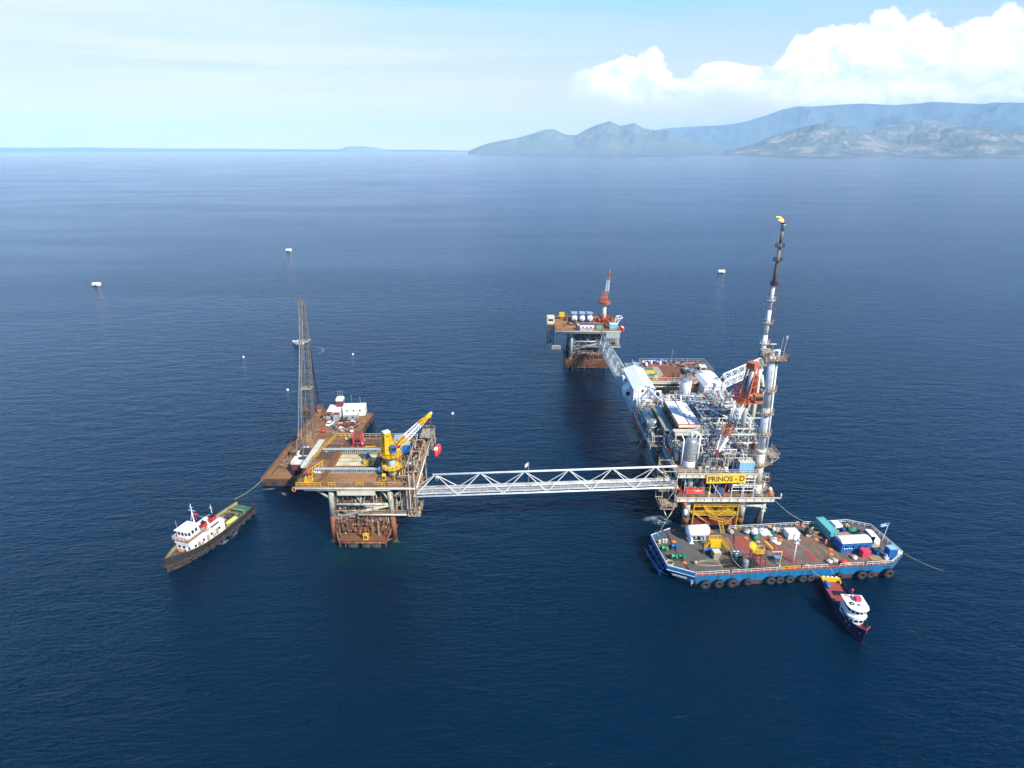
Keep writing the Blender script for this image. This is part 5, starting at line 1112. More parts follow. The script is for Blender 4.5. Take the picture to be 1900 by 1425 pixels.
# ---- main deck front gear
tankc=V((48.9,145.6,DM)); t=thing('insulated_vessel','upright grey insulated vessel with pale base at the front left platform corner','vessel',tankc)
s=MB().mat('white_worn'); s.lathe(tankc,[(1.9,0),(1.75,.6),(1.75,1.6),(1.7,1.9)],20); s.build('skirt',t)
s=MB().mat('insulation'); s.lathe(tankc+V((0,0,1.9)),[(1.7,0),(1.75,.3),(1.72,5.6),(1.4,6.3),(.8,6.6),(.2,6.65)],22); s.build('shell',t)
s=MB().mat('galv'); [s.torus(tankc+V((0,0,z)),1.76,.04,None,22,4) for z in (2.4,3.6,4.8,6,7.2)]; s.build('bands',t)
s=MB().mat('white'); s.pipe([tankc+V((0,0,8.4)),tankc+V((0,0,9.6)),tankc+V((-1.0,0,9.6))],.22,8); s.pipe([tankc+V((-2.2,-.3,.4)),tankc+V((-2.1,-.3,8)),tankc+V((-2.8,.6,9.4))],.2,8); s.pipe([tankc+V((2.1,-.3,.3)),tankc+V((2.2,-.3,9)),tankc+V((1.4,-.3,10.2)),tankc+V((0,-.3,10.4)),tankc+V((-.5,-.3,9.6))],.24,8); s.build('piping',t)
container(V((63.4,143.0,DM)),4.0,3.0,3.0,0,'blue_light','cream','light blue container with a pale stained roof beside the vent stack, above the name sign')
for i,(x,m,l) in enumerate(((54.9,'blue_drum','dark blue drum rack behind the left end of the name sign'),(56.6,'tan','tan sack pallet behind the middle of the name sign'),(58.2,'netting','whitish sack pallet behind the name sign'))):
    if i==0:
        for k in range(4): drum(V((x-.8+(k%2)*.75,142.1+(k//2)*.75,DM)),'blue_drum',('front left','front right','back left','back right')[k]+' blue drum of four behind the left end of the name sign','four blue drums behind the name sign',lid='white')
    else: heap(V((x,142.2,DM)),1.0,1.3,[m,'netting'],l,'sack_pallet','sacks',n=3,seed=20+i)
for k in range(3): drum(V((59.6+k*.72,142.0+.5*(k%2),DM)),'blue_drum',('left','middle','right')[k]+' blue drum of three left of the light blue container','three blue drums beside the light blue container')
s=MB().mat('cream'); s.b(52.2,53.3,141.5,142,DM,DM+1.9); s.mat('brown'); s.b(52.35,53.15,141.45,141.5,DM+.5,DM+1.6); s.build('notice_board',None,'cream notice board at the front rail right of the upright grey vessel',cat='board')
s=MB().mat('cream'); s.rail([(51,142.3,DM),(51.9,142.3,DM)],1.2,.07,.4); s.b(50.9,52.0,142.3,143.3,DM,DM+.9); s.build('crate',None,'cream slatted crate at the front rail beside the upright grey vessel',cat='crate')
clutter(52,63.5,143.2,152,DM,5.2,PD,301,44,['white_worn','cream','cream_rusty','brown','rust','dark_steel','pipe_grey','galv'])
# ---- modules in the middle: steel frames
def frame(x0,x1,y0,y1,z0,zs,mat,name='module_frame',r=.16,ny=4,nx=2):
    s=MB().mat(mat)
    for i in range(nx+1):
        for j in range(ny+1):
            x=x0+(x1-x0)*i/nx; y=y0+(y1-y0)*j/ny; s.beam((x,y,z0),(x,y,zs[-1]),.3,.3)
    for z in zs:
        for i in range(nx+1): x=x0+(x1-x0)*i/nx; s.beam((x,y0,z),(x,y1,z),.22,.34)
        for j in range(ny+1): y=y0+(y1-y0)*j/ny; s.beam((x0,y,z),(x1,y,z),.22,.34)
    s.build(name,PD)
frame(52.5,70.5,152.5,160,DM,[22,24.6],'white_worn',ny=2,nx=3)
frame(56.5,71.0,160.5,178,DM,[23.0,26.0],'white_worn',ny=3,nx=3)
frame(49.0,56.0,157.5,176,DM,[25.0],'grey_green',ny=4,nx=1)
s=MB().mat('walk_grey'); s.b(52.6,62,153,159.8,21.9,22.0); s.b(56.6,70.8,160.6,178,22.8,22.9); s.b(62.5,70.8,166,177.8,25.9,26.0); s.build('grating',PD)
s=MB().mat('white_worn'); s.rail([(52.6,153,22),(62,153,22)],1.1,.055,1.5); s.rail([(56.6,160.6,22.9),(70.8,160.6,22.9),(70.8,178,22.9)],1.1,.055,1.7); s.rail([(62.5,166,26),(70.8,166,26),(70.8,177.8,26)],1.1,.055,1.7); s.build('railing',PD)
# fan cooler bank: long pale slatted panels
cq=[(1246,757),(1284,755),(1304,791),(1266,793)]; a=at(1246,757,26.4); b=at(1304,791,26.4)
x0,x1,y0,y1=47.9,54.6,156.3,173.5
FB=thing('fan_cooler_bank','long bank of pale slatted fan coolers in the middle of the big platform','cooler',((x0+x1)/2,(y0+y1)/2,25))
s=MB().mat('dark_steel'); s.b(x0,x1,y0,y1,25.1,25.9); s.build('plenum',FB)
s=MB().mat('white')
n=13
for k in range(2):
    xa=x0+.2+k*(x1-x0)/2; xb=xa+(x1-x0)/2-.4
    for i in range(n): ya=y0+.3+(y1-y0-.5)*i/n; s.b(xa,xb,ya,ya+(y1-y0-.5)/n*.62,25.9,26.25)
s.build('slats',FB)
s=MB().mat('cream'); s.b(x0+.2,x1-.2,y0-.55,y0-.02,25.2,25.95); s.mat('red'); s.b(x0+.2,x1-.2,y0-.3,y0-.05,25.96,26.1); s.build('header',FB)
s=MB().mat('brown'); s.b(x0-.35,x0-.01,y0,y1,25.2,26.0); s.build('side_walk',FB)
for i in range(8):
    s=MB().mat('dark_steel'); x=x0+1.7+(i%2)*(x1-x0)/2; y=y0+2.2+(i//2)*4.2; s.lathe((x,y,24.3),[(1.5,0),(1.5,.7)],18); s.build('fan_ring',FB)
s=MB().mat('insulation'); s.b(44.9,47.4,158,176,23.0,23.5); s.b(45.0,47.3,158,176,20.6,20.9)
for y in (159,165,171,175.6): s.beam((45.2,y,DM),(45.2,y,23),.2,.2); s.beam((47.2,y,DM),(47.2,y,23),.2,.2)
s.build('weather_roof',PD)
s=MB().mat('yellow_pale'); s.rail([(44.6,157.3,23.5),(44.6,176,23.5)],1.1,.06,2); s.build('railing',PD)
s=MB().mat('cream'); s.b(46.5,55.5,152.9,156,24.5,24.65); s.rail([(46.5,152.9,24.65),(55.5,152.9,24.65),(55.5,156,24.65)],1.2,.07,1.2); s.b(46.4,55.6,152.75,152.9,24.1,24.7)
for x in (46.8,55.2): s.tube((x,153,DM),(x,153,24.1),.2,6)
s.build('cooler_gallery',PD)
# big horizontal vessels
def hv(c,r,l,ax,mat,lab,sad='galv',zb=18.5): return tankthing(c,r,l,ax,mat,lab,saddle=sad,name='process_vessel',cat='vessel',z0=zb)
hv(V((43.2,170.5,21.3)),1.75,9.5,'y','insulation','large grey insulated horizontal vessel on the left side below the white hangar')
hv(V((60.6,173.5,24.6)),1.25,9.5,'x','white_worn','white horizontal vessel lying crosswise behind the fan coolers',zb=23)
hv(V((63.5,179.8,21.3)),1.5,11,'x','pipe_grey','pale grey horizontal vessel lying crosswise in front of the right hand white building')
hv(V((62.5,157.2,20.2)),1.05,8,'x','white_worn','white horizontal vessel lying crosswise in front of the brown grating, low on deck')
hv(V((57.5,166,20.2)),1.1,9,'y','pipe_grey','grey horizontal vessel under the pipe rack beside the fan coolers')
s=MB().mat('brown'); s.b(61.2,70.2,161.5,166.2,24.5,24.6); s.mat('tan'); [s.b(61.2+i*1.28,61.26+i*1.28,161.5,166.2,24.6,24.7) for i in range(8)]; [s.b(61.2,70.2,161.5+j*1.55,161.56+j*1.55,24.71,24.76) for j in range(4)]; s.build('brown_grating',PD)
s=MB().mat('cream'); s.b(61,70.4,160.7,161.3,22.9,24.5); s.build('panel_wall',PD)
s=MB().mat('red'); lump(s,(60.5,160,24),.8,.6,.6,4,amp=.1); s.build('red_motor',PD)
for i,(x,y,z,w_,l_,h_,m) in enumerate(((64,172,26,2.2,2,1.5,'white_worn'),(68,171,26,1.6,2.6,1.2,'pipe_grey'),(66,176,26,3,1.2,1.0,'white'),(58.5,178.5,18.5,2.2,1.6,2.4,'cream'),(46.5,178.2,18.5,2.6,2,2.8,'cream_rusty'),(43,180.5,18.5,1.8,2,2.2,'tan'),(50.2,179.5,18.5,1.6,1.6,1.8,'blue'),(53,178.5,18.5,2,1.6,2,'white_worn'),(66,155,22,2.4,2,1.5,'galv'))):
    s=MB().mat(m); s.b(x-w_/2,x+w_/2,y-l_/2,y+l_/2,z+.15,z+h_); s.b(x-w_/2-.08,x+w_/2+.08,y-l_/2-.08,y+l_/2+.08,z+h_,z+h_+.1); s.mat('dark_steel'); s.b(x-w_*.4,x-w_*.05,y-l_/2-.04,y-l_/2,z+.4,z+h_*.85); s.b(x+w_*.1,x+w_*.4,y-l_/2-.04,y-l_/2,z+h_*.45,z+h_*.85); s.b(x-w_*.45,x+w_*.45,y-l_*.4,y+l_*.4,z,z+.15); s.build('equipment_skid',PD)
# large white cross piping
for P,r,m in (([(54,176.2,23.5),(54,176.2,26.6),(71,175.5,26.6)],.34,'white'),([(55.3,164,27.3),(70.6,164,27.3),(70.6,164,24)],.22,'white'),([(55.3,169.5,26.9),(71,169.5,26.9)],.16,'white_worn'),
    ([(66,178,27.2),(66,170,27.2),(68.5,162,27)],.5,'white'),([(45.6,186,24.8),(47.2,172,26.4),(47.2,172,24)],.3,'white'),([(49.5,182,18.6),(49.5,182,24),(52,182,24),(52,182,18.6)],.28,'white'),
    ([(47.7,184,18.6),(47.7,184,25),(49.5,184,25),(49.5,184,22)],.3,'white'),([(46,176.8,18.6),(46,176.8,22.6),(48.5,176.8,22.6),(48.5,176.8,18.6)],.26,'white'),
    ([(41.6,166,18.7),(41.6,166,22.5),(41.6,174,22.5)],.18,'pipe_grey'),([(41.7,163,18.6),(41.7,163,21.4),(43.2,163,21.9)],.2,'white_worn'),([(62.5,182,18.6),(62.5,182,22.4),(67,188,24)],.4,'pipe_grey'),([(64.6,182,18.6),(64.6,182,22.6),(68.6,188,24.4)],.4,'pipe_grey'),
    ([(52,159,24.2),(52,153.6,24.2),(52,153.6,19)],.24,'white'),([(56,153,18.6),(56,153,23),(60,153,23),(60,153,19.5)],.24,'white_worn'),([(63,159,27),(58,166,27.4),(58,174,27.4)],.2,'white_worn'),([(69.6,176,26),(69.6,158,26.2),(69.6,158,19)],.26,'white'),([(68.4,176,25.2),(68.4,158.5,25.2),(68.4,158.5,19)],.2,'pipe_grey')):
    s=MB().mat(m); s.pipe([V(p) for p in P],r,8); s.build('main_pipe',PD)
clutter(56.8,70.5,161,177,23.0,3.6,PD,401,44,['white','white_worn','pipe_grey','galv','cream','white','cream','red'])
clutter(48.5,71,177.5,186,DM,5,PD,402,44,['white','white_worn','pipe_grey','cream','brown','galv','white'])
clutter(41.5,44.4,158,184,DM,3,PD,403,14,['pipe_grey','insulation','galv','cream_rusty'])
clutter(56.5,71,153,160,DM,6.5,PD,404,34,['white_worn','pipe_grey','galv','cream','cream_rusty','brown'])
clutter(58,65.5,143.6,152,DM,4.0,PD,405,20,['cream_rusty','rust','brown','galv','pipe_grey','cream'])
clutter(62,70.6,166,177,26,2.2,PD,406,16,['white','white_worn','pipe_grey','galv'])
# ---- round white tank
tc_=V((59.0,188.6,DM)); t=thing('round_tank','upright round white tank standing in front of the planked roof deck','tank',tc_)
s=MB().mat('white'); s.lathe(tc_+V((0,0,3.2)),[(1.75,0),(1.95,.3),(1.95,5.4),(1.9,5.6)],26); s.build('shell',t)
s=MB().mat('galv'); s.lathe(tc_+V((0,0,8.8)),[(2.15,0),(2.15,.15)],24); s.rail([tc_+V((math.cos(i*.628)*2.05,math.sin(i*.628)*2.05,8.95)) for i in range(10)],.9,.06,1.3,closed=True); s.pipe([tc_+V((.3,0,8.9)),tc_+V((.3,0,11)),tc_+V((1.6,0,11)),tc_+V((1.6,0,9))],.1,6); s.build('roof_walk',t)
s=MB().mat('cream')
for z,r_ in ((.2,3.4),(1.6,2.9),(3.0,2.4)): s.lathe(tc_+V((0,0,z)),[(1.8,0),(r_,0),(r_,.12),(1.8,.13)],20,smooth=False)
for i in range(6): a=i*1.047; s.tube(tc_+V((math.cos(a)*1.7,math.sin(a)*1.7,0)),tc_+V((math.cos(a)*1.7,math.sin(a)*1.7,3.3)),.18,6)
s.build('support_skirt',t)
s=MB().mat('rust'); 
for k in (-.5,.5): s.tube(tc_+V((2.5,k,0)),tc_+V((2.5,k,9)),.08,5)
for i in range(18): s.tube(tc_+V((2.5,-.5,.5*i)),tc_+V((2.5,.5,.5*i+.0)),.05,4)
for i in range(9): s.torus(tc_+V((2.9,0,i+.5)),.6,.04,None,10,4)
s.build('caged_ladder',t)
# ---- white hangar on the left
HX0,HX1,HY0,HY1=40.9,47.6,185.5,204.5
HG=thing('white_hangar','long white building with a low gable roof at the left rear of the platform','building',((HX0+HX1)/2,(HY0+HY1)/2,DM))
s=MB().mat('white'); s.b(HX0,HX1,HY0,HY1,DM,25.4)
s._add([(HX0,HY0,25.4),(HX1,HY0,25.4),((HX0+HX1)/2,HY0,26.6),(HX0,HY1,25.4),(HX1,HY1,25.4),((HX0+HX1)/2,HY1,26.6)],[(0,1,2),(4,3,5)]); s.build('wall',HG)
s=MB().mat('white'); xm=(HX0+HX1)/2
for sg,xe in ((-1,HX0-.4),(1,HX1+.4)):
    s._add([(xe,HY0-.35,25.3),(xm,HY0-.35,26.65),(xm,HY1+.35,26.65),(xe,HY1+.35,25.3),(xe,HY0-.35,25.5),(xm,HY0-.35,26.85),(xm,HY1+.35,26.85),(xe,HY1+.35,25.5)],[(0,1,2,3),(7,6,5,4),(0,4,5,1),(3,2,6,7),(0,3,7,4)])
s.build('roof',HG)
s=MB().mat('galv')
for i in range(10): y=HY0+.5+i*2.0; s.b(HX0-.12,HX0-.003,y,y+.12,DM+.2,25.2)
for i in range(6): x=HX0+.5+i*1.15; s.b(x,x+.09,HY0-.1,HY0-.003,DM+.2,25.3)
s.b(HX0-.02,HX1+.02,HY0-.14,HY0-.102,21.9,22.02); s.build('wall_ribs',HG)
s=MB().mat('red_dark'); s.lathe((43.9,HY0-.1,24.6),[(.45,0),(.4,.12),(.1,.2)],14,Matrix.Rotation(R(90),3,'X')); s.build('vent_cowl',HG)
for y in (189.5,):
    s=MB().mat('white_worn'); s._add([(HX0-.01,y,25.2),(HX0-2.4,y,22.8),(HX0-2.4,y,20.8),(HX0-.01,y,19.2),(HX0-.01,y+4.2,25.2),(HX0-2.4,y+4.2,22.8),(HX0-2.4,y+4.2,20.8),(HX0-.01,y+4.2,19.2)],[(0,1,2,3),(7,6,5,4),(0,4,5,1),(1,5,6,2),(2,6,7,3)])
    s.mat('glass'); s.b(HX0-1.7,HX0-.4,y-.05,y-.004,21.2,22.6); s.build('side_bay',HG)
s=MB().mat('white'); s.b(HX0-1.6,HX0-.01,197,199.5,22.8,24.9); s.mat('galv'); s.b(HX0-1.2,HX0-.4,196.96,197,23.2,24.5); s.build('air_unit',HG)
s=MB().mat('galv'); s.tube((46.0,HY0-.6,DM),(46.0,HY0-.6,27.4),.14,8); s.lathe((46.0,HY0-.6,27.4),[(.1,0),(.3,.1),(.05,.35)],10); s.build('exhaust_pipe',HG)
s=MB().mat('pipe_grey'); s.b(HX0-.05,HX0+.8,HY0,HY1,DM-3.2,DM-.3)
for i in range(8): y=HY0+.5+i*2.5; s.b(HX0-.13,HX0-.053,y,y+.15,DM-3.2,DM-.3)
s.build('lower_cladding',HG)
# lower annex in front of the hangar
container(V((44.3,184.3,DM)),5.4,2.0,3.2,0,'white_worn','white','low white annex against the front wall of the white hangar',name='annex',cat='building')
# ---- right white building
WB=thing('white_module','white building with a chamfered roof at the right rear of the big platform','building',(69,193,DM))
bx0,bx1,by0,by1=65.2,72.4,187.5,201
s=MB().mat('white'); s.b(bx0,bx1,by0,by1,DM+1.2,25.2); s.build('wall',WB)
s=MB().mat('white'); s._add([(bx0-.3,by0-.3,25.2),(bx1+.3,by0-.3,25.2),(bx1+.3,by1+.3,25.2),(bx0-.3,by1+.3,25.2),(bx0+1,by0-.3,26.2),(bx1-1.8,by0-.3,26.6),(bx1-1.8,by1-1,26.6),(bx0+1,by1-1,26.2)],[(3,2,1,0),(4,5,6,7),(0,1,5,4),(1,2,6,5),(2,3,7,6),(3,0,4,7)]); s.build('roof',WB)
s=MB().mat('galv'); s.b(67,68.6,by0-.04,by0-.003,DM+1.3,DM+3.6); s.b(67.1,68.5,by0-.06,by0-.041,DM+1.4,DM+3.5); s.build('door',WB)
s=MB().mat('pipe_grey')
for x in (65.6,68.8,72): s.beam((x,by0+.3,DM),(x,by0+.3,DM+1.2),.3,.3); s.beam((x,by1-.3,DM),(x,by1-.3,DM+1.2),.3,.3)
s.build('support_posts',WB)
for i,(x,h,m,lab) in enumerate(((70.2,10.5,'brown','tall brown exhaust stack in front of the right hand white building'),(71.5,6.0,'cream_rusty','short pale exhaust stack beside the tall brown one'))):
    t=thing('exhaust_stack',lab,'stack',(x,185,DM)); s=MB().mat('galv' if i==0 else m); s.tube((x,185,DM),(x,185,DM+h),.35+.15*i,12); s.build('pipe',t); s=MB().mat(m); s.tube((x,185,DM+h-.8),(x,185,DM+h+.3),.45+.15*i,12); s.torus((x,185,DM+h*.5),.45+.15*i,.08,None,12,5); s.torus((x,185,DM+2),.45+.15*i,.08,None,12,5); s.build('collar',t)
# ---- planked roof deck
RX0,RX1,RY0,RY1=48.0,72.6,193.5,213.5; RZ=25.0
RD=thing('roof_deck','wide planked orange and red-brown roof deck at the rear of the big platform','deck',((RX0+RX1)/2,(RY0+RY1)/2,DM))
s=MB().mat('heli_planks'); s.b(RX0,RX1-7.6,RY0,RY1,RZ-.2,RZ); s.b(RX1-7.59,RX1,202,RY1,RZ-.2,RZ); s.build('deck_planks',RD)
s=MB().mat('rust'); s.b(54.2,62.5,197,209,RZ+.004,RZ+.03); s.build('red_mats',RD)
for (x0,x1,y0,y1,m) in ((48.3,51.6,204.6,206.6,'green'),(48.3,51.6,200.6,204.5,'yellow'),(48.3,51.6,198.4,200.5,'green'),(51.7,54.1,198,208,'tan')): s=MB().mat(m); s.b(x0,x1,y0,y1,RZ+.004,RZ+.035); s.build('floor_panel',RD)
s=MB().mat('cream'); s.b(RX0,RX1-7.6,RY0-.25,RY0-.01,RZ-1.0,RZ+.02); s.b(RX0,RX1-7.6,RY0-.5,RY0-.26,RZ-.15,RZ); s.b(RX0,RX1-7.6,RY0-.25,RY0-.01,RZ-2.2,RZ-1.9); s.mat('dark_steel'); s.b(RX0,RX1-7.6,RY0-.15,RY0-.05,RZ-1.85,RZ-1.02); s.build('front_girder',RD)
for x in (48.4,54,60,64.6):
    for y in (193.9,203,212.8): s=MB().mat('cream_rusty'); s.beam((x,y,DM),(x,y,RZ-.2),.35,.35); s.build('post',RD)
s=MB().mat('cream'); s.rail([(RX0,RY0,RZ),(RX1-7.7,RY0,RZ)],1.25,.07,2.0); s.build('railing',RD)
s=MB().mat('galv'); s.rail([(RX0,RY0,RZ),(RX0,RY1,RZ),(RX1,RY1,RZ),(RX1,202,RZ)],1.25,.07,2.0); s.build('railing',RD)
s=MB().mat('pipe_grey'); s.b(45.5,47.9,206,213.4,RZ-.1,RZ)
for i in range(6): s.b(42.6,47.9,206.2+i*1.3,206.4+i*1.3,RZ-.35,RZ-.2)
s.tube((42.6,206,RZ-.3),(42.6,213,RZ-.3),.1,5); s.rail([(45.5,206,RZ),(45.5,213.4,RZ)],1.1,.05,1.5); s.build('side_grating',RD)
s=MB().mat('insulation'); s.b(48,64,197,210,DM+.01,22.6); s.mat('galv'); [s.b(48.5+i*1.4,48.6+i*1.4,196.9,196.99,DM,22.5) for i in range(11)]; s.build('module_wall',RD)
s=MB().mat('rust_orange'); s.b(48.4,58,190.5,193,DM+.004,DM+.5); s.build('brown_tray',PD)
def rd(px,py): return at(px,py,RZ)
rr=random.Random(3)
for i in range(9):
    p=V((49.2+i*1.05,211.6+rr.uniform(-.9,.9),RZ)); drum(p,'blue_drum' if i%3 else 'white',('first','second','third','fourth','fifth','sixth','seventh','eighth','ninth')[i]+(' drum from the left, blue,' if i%3 else ' drum from the left, white,')+' at the back rail of the roof deck','blue and white drums at the back rail of the roof deck',lid='white',r=.45,h=1.2)
heap(rd(1196,680),1.2,1.6,['black','white_worn','netting'],'black and white heap at the back left corner of the roof deck','covered_heap','heap',n=4,seed=3)
junk(59.5,64.5,208.5,212.5,RZ,11,60,None,'tangled brown scrap pile at the back of the roof deck, behind the person in red')
junk(65,71,205,212,RZ,12,40,None,'low rusty scrap pile at the right back of the roof deck')
s=MB().mat('insulation'); 
for i in range(5): lump(s,(63.5+i*1.3,203.5-i*1.5,RZ+.5),1.5,1.6,1.0,i,amp=.3)
s.mat('dark_steel'); lump(s,(62.6,201.5,RZ+.35),1.2,3.0,.6,9); s.build('tarpaulin_heap',None,'grey tarpaulin heap on the right side of the roof deck',cat='tarpaulin')
s=MB().mat('white_worn'); s.b(68.4,70.6,203.5,206,RZ+.1,RZ+1.5); s.b(68.3,70.7,203.4,206.1,RZ+1.5,RZ+1.62); s.mat('dark_steel'); s.b(68.6,70.4,203.46,203.5,RZ+.4,RZ+1.2); s.b(68.5,70.5,203.6,205.9,RZ,RZ+.1); s.build('storage_box',None,'pale storage box at the right edge of the roof deck',cat='box')
s=MB().mat('yellow_pale'); p=V((50.2,194.6,RZ)); [s.beam(p+V((x,y,0)),p+V((x*.6,y,1.5)),.12,.12) for x in (-.7,.7) for y in (-.4,.4)]; s.b(p.x-.6,p.x+.6,p.y-.45,p.y+.45,RZ+1.4,RZ+1.52); s.build('trestle',None,'pale yellow trestle at the front left of the roof deck',cat='trestle')
s=MB().mat('red'); p=V((53.8,194.8,RZ)); s.rail([p+V((-1.1,-.4,0)),p+V((1.1,-.4,0)),p+V((1.1,.5,0)),p+V((-1.1,.5,0))],1.5,.09,.9,closed=True); s.b(p.x-1,p.x+1,p.y-.3,p.y+.4,RZ+.05,RZ+.5); s.build('rack',None,'red steel rack at the front rail of the roof deck',cat='rack')
for i,(px,py,x,y) in enumerate(((0,0,56.8,195.6),(0,0,58.5,195.4))):
    s=MB().mat('rust'); c=V((x,y,RZ+1.1)); q=Matrix.Rotation(R(90),3,'Y'); s.torus(c-V((.3,0,0)),1.0,.12,q,18,5); s.torus(c+V((.3,0,0)),1.0,.12,q,18,5); s.lathe(c-V((.3,0,0)),[(.45,0),(.45,.6)],14,q); s.build('cable_reel',None,('left','right')[i]+' rusty cable reel at the front rail of the roof deck',cat='cable reel',group='rusty cable reels on the roof deck')
person(at(1259.5,680.5,RZ),R(170),'lifeboat_red','white','person in red coveralls and white helmet standing on the roof deck')
person(V((60.5,145.0,DL)),R(160),'blue','white','person in blue coveralls and white helmet on the lower deck under the name sign',1)
antenna(V((60.3,213.1,RZ)),5.5,'thin antenna pole at the back edge of the roof deck')
# ---- lifeboats of the big platform
lifeboat(at(1189,797,15.5),R(97),'long red lifeboat hanging at the left side of the big platform, nearest the camera',7.5)
lifeboat(at(1181,778,15.5),R(97),'dark red lifeboat behind the nearer one at the left side of the big platform',6)
davit(V((41.2,173.4,DM)),R(90)+math.pi*0,'white davit frame over the red lifeboats at the left side of the big platform',3.0,2.6,6.0,'pipe_grey')
s=MB().mat('cream_rusty'); s.b(37.6,40.9,169,183,DL+3.0,DL+3.15)
s.build('lifeboat_platform',PD)
s=MB().mat('white_worn')
for k in range(3): s.pipe([V((44.9,147+k,8)),V((43.6,146.2+k,3.5)),V((44.6,145.4,.8+k*.4)),V((45.8,145.6,3.2)),V((46.6,146,8))],.07,5)
s.build('hanging_hoses',PD)
lifeboat_small=None
s=MB().mat('red'); s.ball((47.6,141.2,8.8),.55,12,8); s.tube((47.6,141.2,9.3),(47.6,141.2,10.6),.05,5); s.build('mooring_float',None,'red ball float hanging below the lower deck near the left front leg',cat='float')
s=MB().mat('white'); s.tank((48.1,141.0,6.3),.55,1.2,'z',12); s.tube((48.1,141,7.4),(48.1,141,10),.05,5); s.build('mooring_float',None,'white float hanging under the red one at the left front leg',cat='float')
# ---- orange crane of the big platform
def craneO():
    b=V((67.3,157.5,DM)); t=thing('pedestal_crane','orange pedestal crane lowering an orange and white boom over the big platform','crane',b)
    tp=b+V((0,0,14.5)); s=MB().mat('grey_green'); s.tube(b,b+V((0,0,5)),1.0,16,.75); s.tube(b+V((0,0,5)),tp,.75,16); s.torus(b+V((0,0,6)),1.6,.1,None,16,5); s.build('pedestal',t)
    u=V((-.80,-.60,0)).normalized(); v=V((-u.y,u.x,0)); rz=math.atan2(u.y,u.x)
    s=MB().mat('crane_orange'); s.lathe(tp,[(1.5,0),(1.5,.4)],16); s.box(tp+V((0,0,.6)),(4.0,3.4,.5),rz); s.rail([tp+u*a+v*c+V((0,0,.8)) for a,c in ((2.2,-2.4),(2.2,2.4),(-2.8,2.4),(-2.8,-2.4))],1.2,.09,1.2,closed=True); s.lathe(tp+V((0,0,-.1)),[(1,0),(2.9,.1),(2.9,.2),(1,.22)],16,smooth=False); s.build('turntable',t)
    s=MB().mat('crane_orange'); s.box(tp+V((2.4,-1.6,-.1))+V((0,0,1.2)),(2.4,2.0,2.4)); cab_=s.build('cab',t)
    s=MB().mat('glass'); s.box(tp+V((2.4,-2.63,1.5)),(2.0,.05,1.1)); s.box(tp+V((1.17,-1.6,1.5)),(.05,1.6,1.1)); s.build('window',cab_)
    s=MB().mat('red_dark'); s.box(tp-u*1.3+V((0,0,4.6)),(2.2,2.6,5.0),rz); s.build('engine_house',t)
    s=MB().mat('galv'); s.tube(tp+V((-.3,-.8,1.2)),tp+V((.2,-.4,9.2)),.75,12); s.build('exhaust_duct',t)
    s=MB().mat('orange_rusty'); g=tp-u*.3+V((0,0,11.2))
    for k in (-1,1):
        s.beam(tp+u*1.9+v*k*1.5+V((0,0,.8)),g+v*k*1.2,.35,.3); s.beam(tp-u*2.2+v*k*1.5+V((0,0,.8)),g-u*.8+v*k*1.2,.35,.3)
        for z in (2.4,4.4,6.4,8.4): s.beam(tp-u*(2.1-z*.09)+v*k*1.4+V((0,0,z)),tp+u*(1.8-z*.17)+v*k*1.4+V((0,0,z)),.16,.16)
    for z in (3.4,6.4,9.4,11.2): s.beam(tp+u*(1.6-z*.17)-v*1.3+V((0,0,z)),tp+u*(1.6-z*.17)+v*1.3+V((0,0,z)),.2,.2)
    s.build('gantry',t)
    s=MB().mat('crane_orange'); s.box(g+V((0,0,-.5)),(2.4,2.6,1.6),rz); s.build('gantry_head',t)
    s=MB().mat('red_dark'); s.rail([tp+V((-4.6,0,1.2)),tp+V((-4.6,-2.6,1.2)),tp+V((-2.6,-2.6,1.2)),tp+V((-2.6,0,1.2))],1.2,.08,1,closed=True); s.b(tp.x-4.6,tp.x-2.6,tp.y-2.6,tp.y,tp.z+1.05,tp.z+1.2); s.rail([tp+V((-4.6,0,3.8)),tp+V((-4.6,-2.6,3.8)),tp+V((-2.6,-2.6,3.8)),tp+V((-2.6,0,3.8))],1.4,.08,1,closed=True); [s.tube(tp+V((x,-2.6,1.2)),tp+V((x,-2.6,5.2)),.1,5) for x in (-4.6,-2.6)]; s.build('side_cage',t)
    f=tp+u*1.9+V((0,0,1.0)); tip=at(1329,843,24.0); dn=(tip-f).normalized(); d=tip-f
    for a,c,w0,w1,m in ((0,.13,2.2,2.2,'crane_orange'),(.13,.42,2.2,2.2,'white'),(.42,.70,2.2,1.9,'crane_orange'),(.70,.95,1.9,.6,'white')):
        s=MB().mat(m); lattice(s,f+d*a,f+d*c,w0,w0*.6,5,.16,.07,w1,w1*.6,v); s.build('boom_section',t)
    s=MB().mat('red_dark'); s.beam(f+d*.94,tip+dn*.8,.7,.8); s.build('boom_head',t)
    s=MB().mat('dark_steel'); [s.tube(g+v*k,f+d*.93+v*k*.2,.05,4) for k in (-.8,.8)]; s.tube(tip,tip-V((0,0,3)),.05,4); s.build('wire_ropes',t)
    s=MB().mat('red_dark'); s.box(tip-V((0,0,3.2)),(.5,.4,.9)); s.build('hook_block',t)
craneO()
